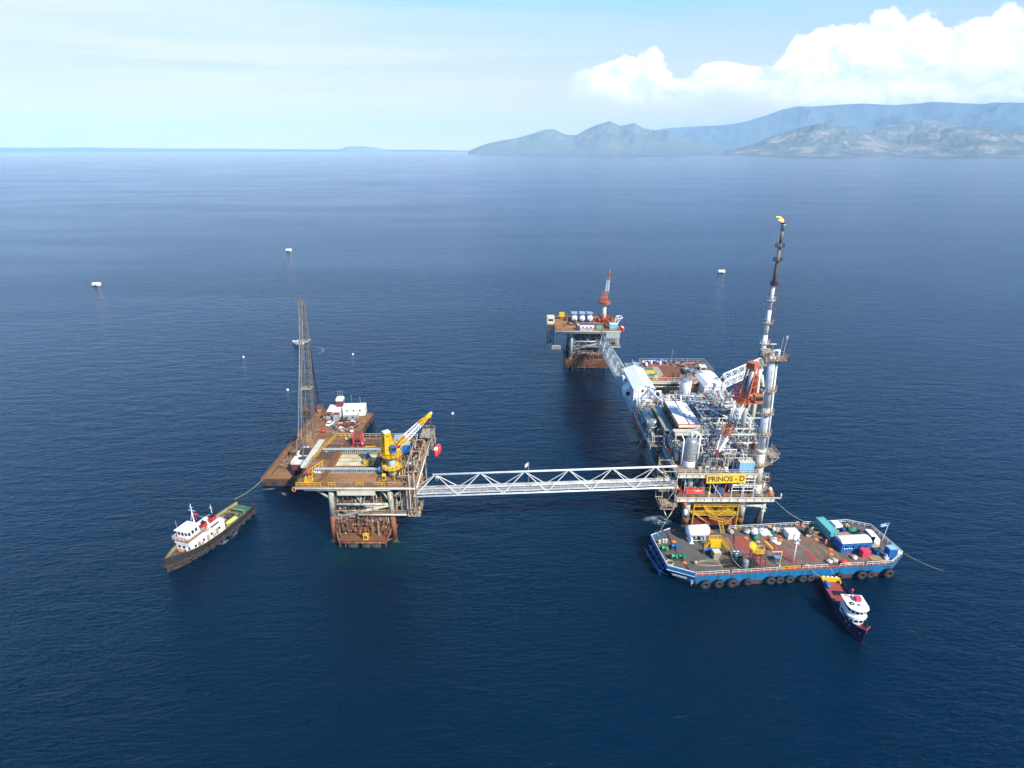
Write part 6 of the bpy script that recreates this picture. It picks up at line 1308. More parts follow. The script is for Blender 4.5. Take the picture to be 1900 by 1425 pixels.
# ---- flare bridge and flare stack
FX,FY=89.6,202.5
tri_bridge('flare_bridge','white truss bridge climbing to the flare stack behind the big platform',(70.5,188.5,25.0),(FX-.8,FY-.6,26.5),3.6,4.0,6,'white',.22,.12,pipes=4,cat='bridge')
FS=thing('flare_stack','very tall slender flare stack, white below and sooty above, rising behind the big platform','flare stack',(FX,FY,0))
for z0,z1,r0,r1,m in ((-3,27,1.0,1.0,'cream'),(27,39,.95,.9,'white_worn'),(39,48,.85,.78,'white_worn'),(48,56.5,.72,.68,'white_worn'),(56.5,70.8,.66,.58,'stack_soot'),(70.8,75.0,.55,.55,'stack_soot')):
    s=MB().mat(m); s.tube((FX,FY,z0),(FX,FY,z1),r0*.88,18,r1*.88); s.build('stack_section',FS)
for z,m,r0_ in ((28,'cream_rusty',2.6),(36,'white_worn',2.0),(43.5,'cream_rusty',2.3),(51.5,'white_worn',1.7),(56.8,'brown',1.5),(65.0,'brown',1.7),(69.6,'brown',1.7)):
    r_=r0_*.85; s=MB().mat(m); c=V((FX,FY,z)); n=10; s.lathe(c-V((0,0,.1)),[(.6,0),(r_,0),(r_,.12),(.6,.13)],14,smooth=False); s.rail([c+V((math.cos(6.283*i/n)*r_,math.sin(6.283*i/n)*r_,0)) for i in range(n)],1.1,.065,1.3,closed=True); s.build('gallery',FS)
s=MB().mat('brown')
for i in range(40):      # spiral strakes on the sooty part
    a0=i*.62; a1=a0+.62; z0=55.5+i*.36
    for ph in (0,2.1,4.2): s.tube((FX+.85*math.cos(a0+ph),FY+.85*math.sin(a0+ph),z0-6),(FX+.85*math.cos(a1+ph),FY+.85*math.sin(a1+ph),z0+.36-6),.07,4)
s.build('strakes',FS)
s=MB().mat('rust')
for k in (.9,1.5): s.tube((FX+k+.6,FY-.5,28),(FX+k+.3,FY-.5,58),.06,5)
for i in range(28): s.tube((FX+1.3,FY-.5,28.5+i*1.05),(FX+2.0,FY-.5,28.5+i*1.05),.06,4)
s.build('ladder',FS)
s=MB().mat('galv'); s.lathe((FX,FY,75.0),[(.7,0),(.7,1.6),(.8,1.7),(.8,2.1)],16); s.mat('dark_steel'); s.lathe((FX,FY,77.1),[(.85,0),(.85,.5)],16); s.build('flare_tip',FS)
for sx,sy in ((-5.5,-3.5),(5.5,-3.5),(0,6.5)):
    s=MB(); leg2(s,(FX+sx*1.15,FY+sy*1.15,-5),(FX+sx*.14,FY+sy*.14,24),.55,4,'cream','rust',12); s.build('tripod_leg',FS)
for z,k in ((8,.82),(16,.47)):
    s=MB().mat('cream'); P=[V((FX+sx*k,FY+sy*k,z)) for sx,sy in ((-5.5,-3.5),(5.5,-3.5),(0,6.5))]; [s.tube(P[i],P[(i+1)%3],.25,6) for i in range(3)]; s.build('tripod_brace',FS)
fl=MB().mat('flame'); c=V((FX-.2,FY,77.6)); 
prof=[(.2,0),(.45,.4),(.5,.8),(.42,1.3),(.25,1.9),(.08,2.5)]
q=Matrix.Rotation(R(-38),3,'Y'); fl.lathe(c,prof,12,q); k0=len(fl.v); lump(fl,c+V((-.9,0,.8)),.75,.35,.35,5,amp=.6); lump(fl,c+V((-2.0,.1,1.7)),.45,.2,.2,8,amp=.6)
fl.build('flame',None,'small orange gas flame blowing left at the top of the flare stack',cat='flame')

clutter(45.6,52,146.5,157,DM,3.2,PD,501,22,['cream_rusty','pipe_grey','brown','white_worn','rust','galv'])
clutter(45,50,176.5,183.5,DM,3.2,PD,502,18,['cream','brown','tan','white_worn','cream_rusty','galv'])
clutter(66.5,71.5,150.5,160,DM,3.5,PD,503,16,['cream_rusty','rust','brown','galv','pipe_grey'])
for i in range(9):
    s=MB().mat(['cream_rusty','pipe_grey','rust'][i%3]); z=DM-1.4-i*.55; s.pipe([V((44.9-.1*(i%2),146+i*1.2,z)),V((44.9-.1*(i%2),184-i*2.0,z))],.13+.05*(i%3),6); s.build('side_pipe',PD)
for i in range(10):
    y=148+i*4; s=MB().mat('cream_rusty' if i%2 else 'grey_green'); s.beam((45.1,y,DL),(45.1,y+3.6,DM-1),.18,.18); s.build('side_brace',PD)
frame(46.5,51.5,147.5,155.5,DM,[22.6],'cream_rusty',ny=2,nx=1)
for k,(x,y,r_,h,m) in enumerate(((52.8,151,.8,3.6,'white_worn'),(61,150.5,.7,3.0,'cream'),(58.4,148.6,.55,2.4,'galv'),(64.2,149.0,.8,3.2,'cream_rusty'),(46.6,158,.6,2.8,'white_worn'))):
    t=thing('small_upright_vessel',['white upright vessel behind the grey insulated one','cream upright vessel below the orange crane boom','small grey upright vessel at the foot of the boom tip','rusty pale upright vessel left of the vent stack','thin white upright vessel at the left edge below the fan coolers'][k],'vessel',(x,y,DM))
    s=MB().mat(m); s.tank((x,y,DM+.9+h/2),r_,h*.75,'z',16); s.build('shell',t)
    s=MB().mat('galv'); [s.tube((x+r_*.75*math.cos(a),y+r_*.75*math.sin(a),DM),(x+r_*.75*math.cos(a),y+r_*.75*math.sin(a),DM+1.5),.08,5) for a in (0,2.1,4.2)]; s.build('legs',t)
    s=MB().mat('white'); s.pipe([V((x,y,DM+h+.9)),V((x,y,DM+h+1.9)),V((x+1.6,y,DM+h+1.9)),V((x+1.6,y,DM+.3))],.13,7); s.build('piping',t)

W8=['white_worn','pipe_grey','cream','white','galv','cream_rusty','insulation']
for k,(a,b,c,d_,z,h,n) in enumerate(((52,71,152,160,18.6,8,150),(56.5,71,160,178,23,4.2,190),(46,52,146,157,18.6,4,60),(48,71,177,187,18.6,6,150),(52,66,142.6,152,18.6,5,120),(41.5,48,157,185,18.6,4,90),(46,71,141.8,150,11.1,6,130),(41.8,45,147,188,10.2,7,110),(62,71,165,178,26,2.5,60))):
    clutter(a,b,c,d_,z,h,PD,900+k,n,W8 if z>17 else ['rust','cream_rusty','brown','pipe_grey','grey_green','cream'],maxr=.13,fine=True)
# ================================================================== blue deck barge
BO=V((44.3,117.6,0)); BA=R(5.1); bu=V((math.cos(BA),math.sin(BA),0)); bv=V((-math.sin(BA),math.cos(BA),0)); BZ=3.5
def G(u,v,z=BZ): return BO+bu*u+bv*v+V((0,0,z))
def gb(s,u0,u1,v0,v1,z0,z1): return s.box(G((u0+u1)/2,(v0+v1)/2,(z0+z1)/2),(u1-u0,v1-v0,z1-z0),BA)
BG=thing('deck_barge','large blue hulled deck barge with worn planks, moored below the big platform','barge',G(25,9,0))
out=[(0,0),(50.7,0),(56.2,3.4),(55.8,15.4),(50.4,18.2),(0,18.2),(-6,15.7),(-5.8,3.3)]
low=[(1.5,.3),(50,.3),(54.5,3.6),(54.3,15.2),(50,17.9),(1.5,17.9),(-1.5,15.2),(-1.5,3.6)]
def gshell(s,a,za,b,zb):
    n=len(a); vs=[G(p[0],p[1],za) for p in a]+[G(p[0],p[1],zb) for p in b]
    s._add(vs,[(i,(i+1)%n,n+(i+1)%n,n+i) for i in range(n)]); return s
mid=[(o[0]*.55+l[0]*.45,o[1]*.55+l[1]*.45) for o,l in zip(out,low)]
s=MB().mat('hull_blue'); gshell(s,mid,1.25,out,3.45); s.build('hull_side',BG)
s=MB().mat('hull_brown'); gshell(s,low,-1.6,mid,1.25); s._add([G(p[0],p[1],-1.6) for p in low],[tuple(range(7,-1,-1))]); s.build('hull_bottom',BG)
s=MB().mat('deck_grey'); n=8; s._add([G(p[0],p[1],BZ-.05) for p in out]+[G(p[0],p[1],BZ) for p in out],[tuple(range(8,16))]+[(i,(i+1)%n,n+(i+1)%n,n+i) for i in range(n)]); s.build('deck_plate',BG)
# plank area in the barge's own frame so that the strips run across it
bpk=MB().mat('barge_planks'); bpk._add([(7.5,2.2,0),(46,2.2,0),(48.5,5,0),(48.5,13.5,0),(46,14.6,0),(7.5,14.6,0),(7.5,2.2,.06),(46,2.2,.06),(48.5,5,.06),(48.5,13.5,.06),(46,14.6,.06),(7.5,14.6,.06)],[(6,7,8,9,10,11)]+[(i,(i+1)%6,6+(i+1)%6,6+i) for i in range(6)])
o=bpk.build('deck_planks',BG,world=False); o.location=G(0,0,BZ+.004)-POS[BG.name]; o.rotation_euler=(0,0,BA)
for (u0,u1,v0,v1) in ((16.4,19.0,6.6,14.5),(15.6,19.6,2.3,6.3),(24.4,26.2,7.2,14.4),(31.5,33,2.4,7.0)): s=MB().mat('deck_red'); gb(s,u0,u1,v0,v1,BZ+.066,BZ+.085); s.build('red_deck_patch',BG)
s=MB().mat('red_dark'); s.pipe([G(-.2,.6,BZ+.12),G(-1.2,9,BZ+.12),G(-.9,17.6,BZ+.12)],.12,6); s.build('deck_line',BG)
s=MB().mat('red'); s.tube(G(.5,.55,BZ+.15),G(50,.55,BZ+.15),.14,6); s.build('deck_line',BG)
# bulwark round the bow end
s=MB().mat('hull_blue')
P=[out[0],out[7],out[6],(0,18.2)]
for a,b in zip(P,P[1:]):
    A_,B_=V((a[0],a[1],0)),V((b[0],b[1],0)); pa,pb=G(a[0],a[1],BZ),G(b[0],b[1],BZ); d=(pb-pa).normalized(); nrm=V((d.y,-d.x,0))*.08
    s._add([pa-nrm,pb-nrm,pb-nrm+V((0,0,1.25)),pa-nrm+V((0,0,1.25)),pa+nrm,pb+nrm,pb+nrm+V((0,0,1.25)),pa+nrm+V((0,0,1.25))],[(0,1,2,3),(7,6,5,4),(3,2,6,7),(0,3,7,4),(1,5,6,2)])
s.build('bulwark',BG)
s=MB().mat('white')
for a,b in zip(P,P[1:]): s.tube(G(a[0],a[1],BZ+1.27),G(b[0],b[1],BZ+1.27),.10,6)
s.tube(G(0,-.05,BZ),G(-5.85,3.25,BZ),.09,6); s.build('bulwark_cap',BG)
s=MB().mat('hull_blue')
for a,b in zip(P,P[1:]):
    pa,pb=G(a[0],a[1],BZ),G(b[0],b[1],BZ); n=max(2,int((pb-pa).length/1.4))
    for i in range(1,n): c=pa.lerp(pb,i/n); ins=(G(10,9,BZ)-c).normalized(); s._add([c+ins*.12,c+ins*.7,c+ins*.12+V((0,0,1.1))],[(0,1,2)]); s.beam(c+ins*.15,c+ins*.15+V((0,0,1.15)),.07,.2)
s.build('bulwark_stays',BG)
for (u0,u1) in ((.4,8.8),(9.6,22.5),(27.5,34.0),(37.2,43.4)):
    s=MB().mat('white_worn'); s.rail([G(u0,.3,BZ),G(u1,.3,BZ)],1.05,.055,1.7); s.build('railing',BG)
for u0,u1 in ((22.8,26.9),):
    s=MB().mat('safety_yellow'); s.rail([G(u0,.35,BZ),G(u1,.35,BZ)],1.05,.09,1.3); s.build('railing',BG)
s=MB().mat('white_worn'); s.rail([G(44.2,.3,BZ),G(50.6,.2,BZ),G(55.9,3.5,BZ)],1.05,.07,1.5); s.rail([G(55.9,3.5,BZ),G(55.5,15.3,BZ),G(50.3,18,BZ),G(37.5,18,BZ)],1.05,.08,1.6); s.build('railing',BG)
s=MB().mat('white_worn'); s.rail([G(16.5,18,BZ),G(36,18,BZ)],1.05,.07,1.6); s.build('railing',BG)
s=MB().mat('red_dark'); s.rail([G(-5,16,BZ+1.2),G(4,18,BZ)],.9,.06,1.6); s.build('railing',BG)
s=MB().mat('blue')
for z,k in ((3.3,1.2),(2.0,2.2),(.9,1.8)): s.tube(G(-5.9-k*.5,4.6,z),G(-6-k*.9,13.4,z),.13,6)
for v in (4.6,7,9.2,11.4,13.4): s.tube(G(-5.9,v,3.3),G(-6.9,v,2.0),.11,5); s.tube(G(-6.9,v,2.0),G(-5.0,v,.6),.11,5)
s.build('bow_fender_frame',BG)
s=MB().mat('white'); 
s.tube(G(-.7,.10,2.5),G(-.5,.02,.8),.05,4)
for z in (2.3,1.9,1.5): s.tube(G(-.7,.10,z),G(-.1,-.02,z),.045,4)
s.build('draught_marks',BG)
# name on the hull, small white capitals
pa,pb=G(-5.6,3.05,2.6),G(-.6,.2,2.6); d=(pb-pa).normalized(); yv=V((0,0,1)); zv=d.cross(yv)
Mt=Matrix.Translation((pa+pb)/2+zv*.16+V((0,0,.06)))@Matrix((d,yv,zv)).transposed().to_4x4()
text_mesh('LIPSI PRINOS',.62,.02,'white','hull_name',BG,Mt,.012)
# tyres along the near side
tx=[(1308,17),(1333,16),(1358,18),(1387,13),(1429,16),(1446,15),(1464,15),(1489,14),(1503,13),(1557,13),(1598,17),(1614,14),(1648,18)]
on=['first','second','third','fourth','fifth','sixth','seventh','eighth','ninth','tenth','eleventh','twelfth','thirteenth']
for i,(px,wd) in enumerate(tx):
    y=118.5; u=None
    for it in range(6):
        q=G(u or 0,-.5,1.1); dpt=(q.y*math.cos(TH)-(q.z-H)*math.sin(TH)); X=(px-CX)/F*dpt; u=((X-BO.x)-(-.5)*bv.x)/bu.x
    r_=wd/F*dpt/2; v_=-.55
    if u>50.7: v_=(u-50.7)*.6-.6
    nrm=(-bv+V((0,0,0))) if u<50.7 else V((.5,-.86,0))
    p=G(u,v_,1.35); tyre(p,r_*1.08,r_*.42,nrm,'%s black tyre fender from the left on the near side of the blue barge'%on[i],'tyre fenders along the near side of the blue barge')
    s=MB().mat('dark_steel'); s.tube(p+V((0,.2,r_*.9)),G(u,.05,BZ),.05,4); s.build('fender_chain',BG)
def g_at(px,py,z=BZ+.06): return at(px,py,z)
# white tank at the left
tkc=g_at(1293,1003,BZ); tkc=V((tkc.x,tkc.y,BZ))
T=thing('cargo_tank','big white horizontal tank on legs at the left end of the blue barge','tank',tkc)
s=MB().mat('white'); M=rotM(BA)@Matrix.Rotation(R(90),3,'Y'); c=tkc+V((0,0.3,3.0)); r=1.55; h=2.45
s.lathe(c,[(.05,-h-.7),(.8,-h-.6),(1.3,-h-.32),(r,-h),(r,h),(1.3,h+.32),(.8,h+.6),(.05,h+.7)],26,M); s.build('shell',T)
for k in (-1.9,1.7):
    s=MB().mat('white'); b=c+bu*k
    s.box(b+V((0,-.2,-2.0))+V((0,0,0)),(.5,2.6,1.2),BA); s.box(V((b.x,b.y-.2,BZ+.35)),(.35,.5,.7),BA); s.box(V((b.x,b.y-.2,BZ+.06)),(1.1,2.9,.12),BA); s.build('leg',T)
s=MB().mat('galv'); s.tube(c+V((-.8,-1.2,-1.1)),c+V((-.8,-1.75,-1.2)),.25,8); s.tube(c+V((.6,-1.2,-1.3)),c+V((1.2,-1.8,-2.4)),.12,6); s.tube(c+bu*-1.9+V((0,-.9,-2.5)),c+bu*1.7+V((0,-.9,-2.5)),.07,5); s.build('valve',T)
heap(g_at(1289,1047,BZ),.8,1.1,['rope','tan'],'tan rope bundle on the grey deck at the left of the blue barge','rope_bundle','rope',n=2,seed=2)
def machine(px,py,label,mat,w_=1.2,l_=1.0,h_=1.3,seed=0,cat='winch',name='deck_winch',mat2='dark_steel',legs=True):
    p=g_at(px,py,BZ); t=thing(name,label,cat,(p.x,p.y,BZ)); rr=random.Random(seed)
    s=MB().mat(mat2); s.box(V((p.x,p.y,BZ+.1)),(w_*1.3,l_*1.2,.2),BA)
    for k in (-1,1): s.beam(V((p.x+k*w_*.5,p.y,BZ+.2)),V((p.x+k*w_*.5,p.y,BZ+h_*.75)),.14,l_*.7)
    s.build('base',t)
    s=MB().mat(mat); q=rotM(BA)@Matrix.Rotation(R(90),3,'Y'); s.lathe(V((p.x-w_*.42,p.y,BZ+h_*.62)),[(h_*.42,0),(h_*.42,.08),(h_*.25,.1),(h_*.25,w_*.74),(h_*.42,w_*.76),(h_*.42,w_*.84)],14,q); s.build('drum',t)
    s=MB().mat(mat); s.box(V((p.x+w_*.75,p.y,BZ+h_*.45)),(w_*.4,l_*.6,h_*.6),BA); s.tube(V((p.x+w_*.75,p.y,BZ+h_*.7)),V((p.x+w_*.75,p.y,BZ+h_*1.0)),.12,8); s.build('motor',t)
    return t
machine(1231,1021,'green deck winch by the left bulwark of the blue barge','green_bright',1.2,1,1.3)
machine(1249,1018,'blue deck winch near the left end of the blue barge','blue',1.3,1,1.5)
machine(1249,1037,'green winch with a rope at the lower left of the blue barge','green_bright',1.3,1.1,1.5)
machine(1262,1037,'dark green winch right of the brighter green one on the barge','green',1.2,1,1.6)
rope([g_at(1231,1024,BZ+.1),g_at(1238,1030,BZ+.1),g_at(1247,1037,BZ+.2)],.11,'rope_green','green rope lying between the two green winches on the barge','deck_rope')
for i,(px,py) in enumerate(((1230,1006),(1235,1006),(1223,1008))):
    p=g_at(px,py,BZ); s=MB().mat('cream'); s.lathe(p,[(.4,0),(.28,.1),(.28,.75),(.42,.8),(.42,.95)],12); s.tube(p+V((-.5,0,.55)),p+V((.5,0,.55)),.1,6); s.build('bollard',None,('middle','right','left')[i]+' of three cream bollards at the left bulwark of the barge',cat='bollard',group='cream bollards at the left bulwark')
for i,(px,py) in enumerate(((1250,1005),(1270,1044),(1318,1001),(1364,980),(1384,998),(1428,977),(1455,983),(1448,1002),(1514,1001),(1541,1019),(1542,1028),(1448,994),(1490,976),(1555,971),(1637,1042))):
    p=g_at(px,py,BZ+.09); s=MB().mat('orange'); s.lathe(p,[(.62,0),(.62,.05),(.5,.09)],16); s.mat('safety_yellow'); s.lathe(p+V((0,0,.092)),[(.2,0),(.2,.05)],10)
    s.build('manhole_cover',None,'round orange manhole cover on the deck, '+['left of the white tank','at the lower left by the dark green winch','right of the white tank','near the rail behind the yellow steps','on the red strip left of the net piles','at the back rail right of the swing fender','right of the purple sack','left of the white crates','near the middle right of the planks','left of the big blue cabin','lower left of the big blue cabin','between the net piles and the white crates','at the back rail behind the white crates','at the back rail right of the teal container','at the right front corner'][i],cat='manhole cover',group='orange manhole covers on the barge deck')
coil(g_at(1242,1046,BZ),.9,.12,3,'rope','tan rope coil at the lower left corner of the barge')
s=MB().mat('rope')
for i in range(4): s.torus(g_at(1312+i*6,1047,BZ)+V((0,.2*i,.1)),2.2+.25*i,.05,Matrix.Diagonal(V((1.5,.38,1))),26,4)
s.build('cable_loops',None,'loose pale cable loops on the dark mat by the near rail',cat='cable')
s=MB().mat('black'); gb(s,8.5,17.5,2.4,5.6,BZ+.067,BZ+.13); s.build('rubber_mat',None,'dark rubber mat on the barge deck behind the near rail',cat='mat')
# yellow steps, blue pump, generator
t=thing('boarding_steps','orange yellow boarding steps right of the white tank','steps',g_at(1326,1012,BZ)); p=g_at(1326,1014,BZ)
s=MB().mat('yellow'); stair(s,p+V((-3,-.6,0)),p+V((-1.3,0,1.8)),1.2,(.3,1,0)); s.build('stair',t)
s=MB().mat('yellow'); s.b(p.x-1.4,p.x+1.6,p.y-.6,p.y+.8,BZ+1.7,BZ+1.85); s.rail([p+V((-1.4,.8,1.85)),p+V((1.6,.8,1.85))],1,.07,.9); s.b(p.x-1.3,p.x+1.5,p.y-.55,p.y-.45,BZ,BZ+1.7); s.build('platform',t)
s=MB().mat('yellow'); stair(s,p+V((3.2,-1.6,0)),p+V((1.5,0,1.8)),1.2,(.3,1,0)); s.build('stair',t)
machine(1311,1025,'blue pump set on the barge deck below the white tank','blue',2.2,1.2,1.3,cat='pump',name='pump')
t=container(g_at(1328,1034,BZ),1.9,1.7,1.9,BA,'tan','cream','tan generator box on the barge deck in front of the yellow steps',name='generator_box',cat='generator')
heap(g_at(1338,1026,BZ),.8,.9,['dark_steel','yellow_pale','black'],'dark machine parts with a yellow lid right of the tan generator box','machine_parts','scrap',n=4,seed=8)
# drums
dp=g_at(1364,1034,BZ+.066)
for i,(dx,dy,m) in enumerate(((-.9,.9,'black'),(0,1.1,'navy'),(.8,1.0,'black'),(-.7,.1,'green'),(.2,0,'black'),(1.0,.2,'navy'),(-.1,-.8,'green'),(.8,-.6,'black'))):
    drum(dp+V((dx,dy,0)),m,['black drum with white lid, back left','navy drum with white lid, back middle','black drum with white lid, back right','green drum at the left','black drum in the middle','navy drum at the right','green drum at the front','black drum at the front right'][i]+' of the drum cluster on the barge','drum cluster on the barge planks',lid='white',r=.42,h=1.1)
# wire-line tower with yellow sheave
tp=g_at(1390,1056,BZ+.07)
T=thing('hose_tower','dark lattice hose tower with a big yellow sheave at the near rail of the barge','tower',tp)
s=MB().mat('dark_steel')
for x in (-1.8,-.2,1.2,2.6,3.9):
    s.beam(tp+V((x,0,0)),tp+V((x,.6,4.2)),.14,.14)
for z in (1.2,2.6,4.0): s.beam(tp+V((-1.8,z*.14,z)),tp+V((3.9,z*.14,z)),.1,.1)
for x in (-.2,.5,1.2): s.tube(tp+V((x,.2,0)),tp+V((x+.1,.6,5.2)),.16,6)
s.build('frame',T)
s=MB().mat('boom_steel'); 
for i in range(7): a=i*.35; s.tube(tp+V((-1.8-2.4*math.sin(a),2.2*(1-math.cos(a)),.3+i*.6)),tp+V((-1.8-2.4*math.sin(a+.35),2.2*(1-math.cos(a+.35)),.9+i*.6)),.12,6)
s.build('curved_hose',T)
s=MB().mat('yellow'); q=(V((.2,-.75,.6)).normalized()).to_track_quat('Z','Y').to_matrix(); s.torus(tp+V((.4,1.0,6.2)),.85,.16,q,22,6); s.lathe(tp+V((.4,1.0,6.2)),[(.82,-.05),(.82,.06)],20,q); s.build('sheave',T)
s=MB().mat('yellow'); s.rail([tp+V((1.2,.4,4.4)),tp+V((3.4,.4,4.4)),tp+V((3.4,2.2,4.4)),tp+V((1.2,2.2,4.4))],1.0,.07,.9); s.b(tp.x+1.1,tp.x+3.4,tp.y+.4,tp.y+2.2,BZ+4.3,BZ+4.46); s.box(tp+V((.7,.8,4.9)),(.7,.7,.9)); s.build('work_platform',T)
s=MB().mat('insulation'); s.tank(tp+V((-1.1,.2,1.5)),.75,1.9,'z',16); s.build('grey_cylinder',T)
# net piles and sacks
for px,py,r_,h_,ms,l in ((1388,987,1.5,1.6,['galv','dark_steel'],'grey wrapped pile left of the white net pile'),(1399,987,1.5,2.0,['netting','white_worn'],'white net pile at the left of the middle group'),(1404,997,1.2,1.5,['green','green'],'dark green net pile in front of the white ones'),(1414,989,1.9,2.3,['netting','white_worn','netting'],'largest white net pile beside the green one'),
    (1405,1003,.9,.8,['tan','rope'],'small tan net pile at the foot of the dark green one'),(1417,981,.9,1.0,['green','rope_green'],'green net bundle nearest the back rail'),(1423,986,.9,1.0,['green_bright','netting'],'bright green and white bundle behind the largest white pile'),(1428,991,.9,1.0,['green_bright','netting'],'second bright green bundle, beside the purple sack'),
    (1432,985,.7,.9,['blue','navy'],'purple blue sack among the net bundles'),(1439,983,1.3,1.5,['netting','tan'],'tan and white net pile right of the purple sack'),(1449,984,1.2,1.4,['tan','netting'],'tan net pile left of the white crates'),(1435,1001,1.4,1.1,['netting','galv'],'low white net pile on the red planks'),
    (1442,1006,1.1,.7,['netting','white_worn'],'flat white net heap at the right end of the pile row'),(1355,985,1.2,1.4,['netting','rope'],'white hose heap by the back rail near the yellow boarding ladder'),(1318,985,1.1,1.2,['red','orange_rusty'],'reddish pump heap right of the white tank'),(1571,975,1.0,1.2,['tan','timber'],'tan sacks at the back right rail'),
    (1558,981,.9,1.2,['green_bright','green'],'bright green net bundle right of the teal container'),(1581,982,1.4,1.1,['green','green_bright'],'dark green tarpaulin pile right of the green bundle'),(1622,1014,1.6,1.4,['tan','rope','netting'],'tan rope pile right of the big blue cabin'),(1499,993,1.0,1.0,['rope'],'tan rope pile behind the dark machine'),(1581,998,1.0,1.0,['tan','yellow_pale'],'pale timber and rope heap right of the timber trestles'),
    (1613,985,1.2,1.1,['dark_steel','black'],'black machinery heap at the back right corner'),(1620,994,1.1,1.0,['navy','insulation','timber'],'blue grey drum heap behind the curved white shelter'),(1537,1040,1.0,1.0,['netting','tan'],'pale rope pile left of the near stairs gap'),(1548,1038,1.1,1.2,['netting','rope'],'round pale rope pile at the near rail gap')):
    heap(g_at(px,py+3,BZ+.06),r_*.92,h_*.8,ms,l,n=3+int(r_*1.5),seed=int(px*3+py))
# white crates
for i,(px,py) in enumerate(((1462,994),(1473,994))):
    c=g_at(px,py+2,BZ+.06); t=thing('white_crate',('left','right')[i]+' of two white ribbed crates on the barge planks','crate',c); s=MB().mat('white'); s.box(c+V((0,0,1.0)),(1.5,2.6,1.7),BA); s.build('body',t)
    s=MB().mat('white_worn'); [s.box(c+V((x*math.cos(BA),x*math.sin(BA),1.0)),(.08,2.7,1.8),BA) for x in (-.7,-.25,.2,.65)]; s.box(c+V((0,0,.08)),(1.4,2.4,.14),BA); s.build('ribs',t)
    s=MB().mat('white'); s.box(c+V((0,0,1.92)),(1.56,2.7,.12),BA); s.build('lid',t)
# teal container, cabin, etc
container(g_at(1532,988,BZ+.06)+V((0,0,0)),7.2,2.3,2.4,BA+R(90),'teal','teal','long teal container on the barge planks behind the big blue cabin')
ct=g_at(1587,1026,BZ+.06)+V((0,2.1,0))
CN=container(ct,8.0,3.6,2.8,BA,'blue','white','big blue cabin with a curved white roof at the right of the blue barge',name='deck_cabin',cat='cabin',windows=4,curved=.7)
s=MB().mat('blue')
for k in range(5): s.box(ct+bu*(-3.2+k*1.7)+bv*-1.84+V((0,0,2.35)),(1.3,.06,.5),BA)
s.build('wall_panel',CN)
s=MB().mat('white')
for k in range(4): q=Matrix.Rotation(R(90),3,'X'); s.lathe(ct+bu*(-3.3+k*.65)+bv*-1.9+V((0,0,1.3)),[(.22,0),(.22,.05)],12,q)
s.build('wall_discs',CN)
s=MB().mat('red_pink'); p=g_at(1603,1032,BZ); s.box(p+V((0,0,1.0)),(2.0,1.5,1.8),BA); s.box(p+V((0,0,1.95)),(2.15,1.65,.14),BA); s.mat('red'); s.box(p+V((0,-.78,.9)),(1.0,.06,.5),BA); s.mat('dark_steel'); s.box(p+V((0,0,.06)),(1.8,1.3,.12),BA); s.build('chest',None,'bright pink red chest in front of the big blue cabin',cat='chest')
t=container(g_at(1650,1034,BZ),2.2,1.9,3.0,BA,'blue','blue_light','tall blue cabinet with a pale roof at the right end of the barge',name='cabinet',cat='cabinet')
p=g_at(1617,1004,BZ); t=thing('curved_shelter','white curved roof shelter with an open dark side at the right end of the barge','shelter',p)
s=MB().mat('white'); k=8
for i in range(k):
    a0=math.pi*.5*i/k; a1=math.pi*.5*(i+1)/k
    f=lambda a:(1.6*math.sin(a)-.4,2.6*math.cos(a)**.6+.02 if a<1.5 else .02)
    (x0,z0),(x1,z1)=f(a0),f(a1); s._add([p+V((x0,-1.6,z0)),p+V((x1,-1.6,z1)),p+V((x1,1.6,z1)),p+V((x0,1.6,z0)),p+V((x0-.1,-1.6,z0-.1)),p+V((x1-.1,-1.6,z1-.1)),p+V((x1-.1,1.6,z1-.1)),p+V((x0-.1,1.6,z0-.1))],[(3,2,1,0),(4,5,6,7),(0,1,5,4),(2,3,7,6)])
s.b(p.x-1.4,p.x-.35,p.y-1.6,p.y+1.6,BZ+2.55,BZ+2.66); s._add([p+V((1.1,-1.61,0)),p+V((1.1,-1.61,1.6)),p+V((-.2,-1.61,2.6)),p+V((-.5,-1.61,1.5)),p+V((-.3,-1.61,0))],[(0,1,2,3,4)]); s.build('shell',t)
s=MB().mat('galv'); [s.tube(p+V((x,y,0)),p+V((x,y,2.6)),.06,5) for x in (-1.35,) for y in (-1.5,1.5)]; s.mat('dark_steel'); s.b(p.x-.9,p.x+.5,p.y-1.2,p.y+1.2,BZ+.02,BZ+1.2); s.build('posts',t)
# timber trestles
p=g_at(1563,998,BZ+.06); s=MB().mat('timber')
for i in range(6): s.beam(p+V((-1.6,-.9+i*.35,1.0+.05*(i%2))),p+V((1.7,-.8+i*.33,1.05)),.28,.14)
for x in (-1.2,-.2,.7,1.4):
    for y in (-.8,.7): s.beam(p+V((x,y,0)),p+V((x,y,.95)),.14,.14)
s.build('timber_stack',None,'stack of pale timber planks on trestles behind the big blue cabin',cat='timber')
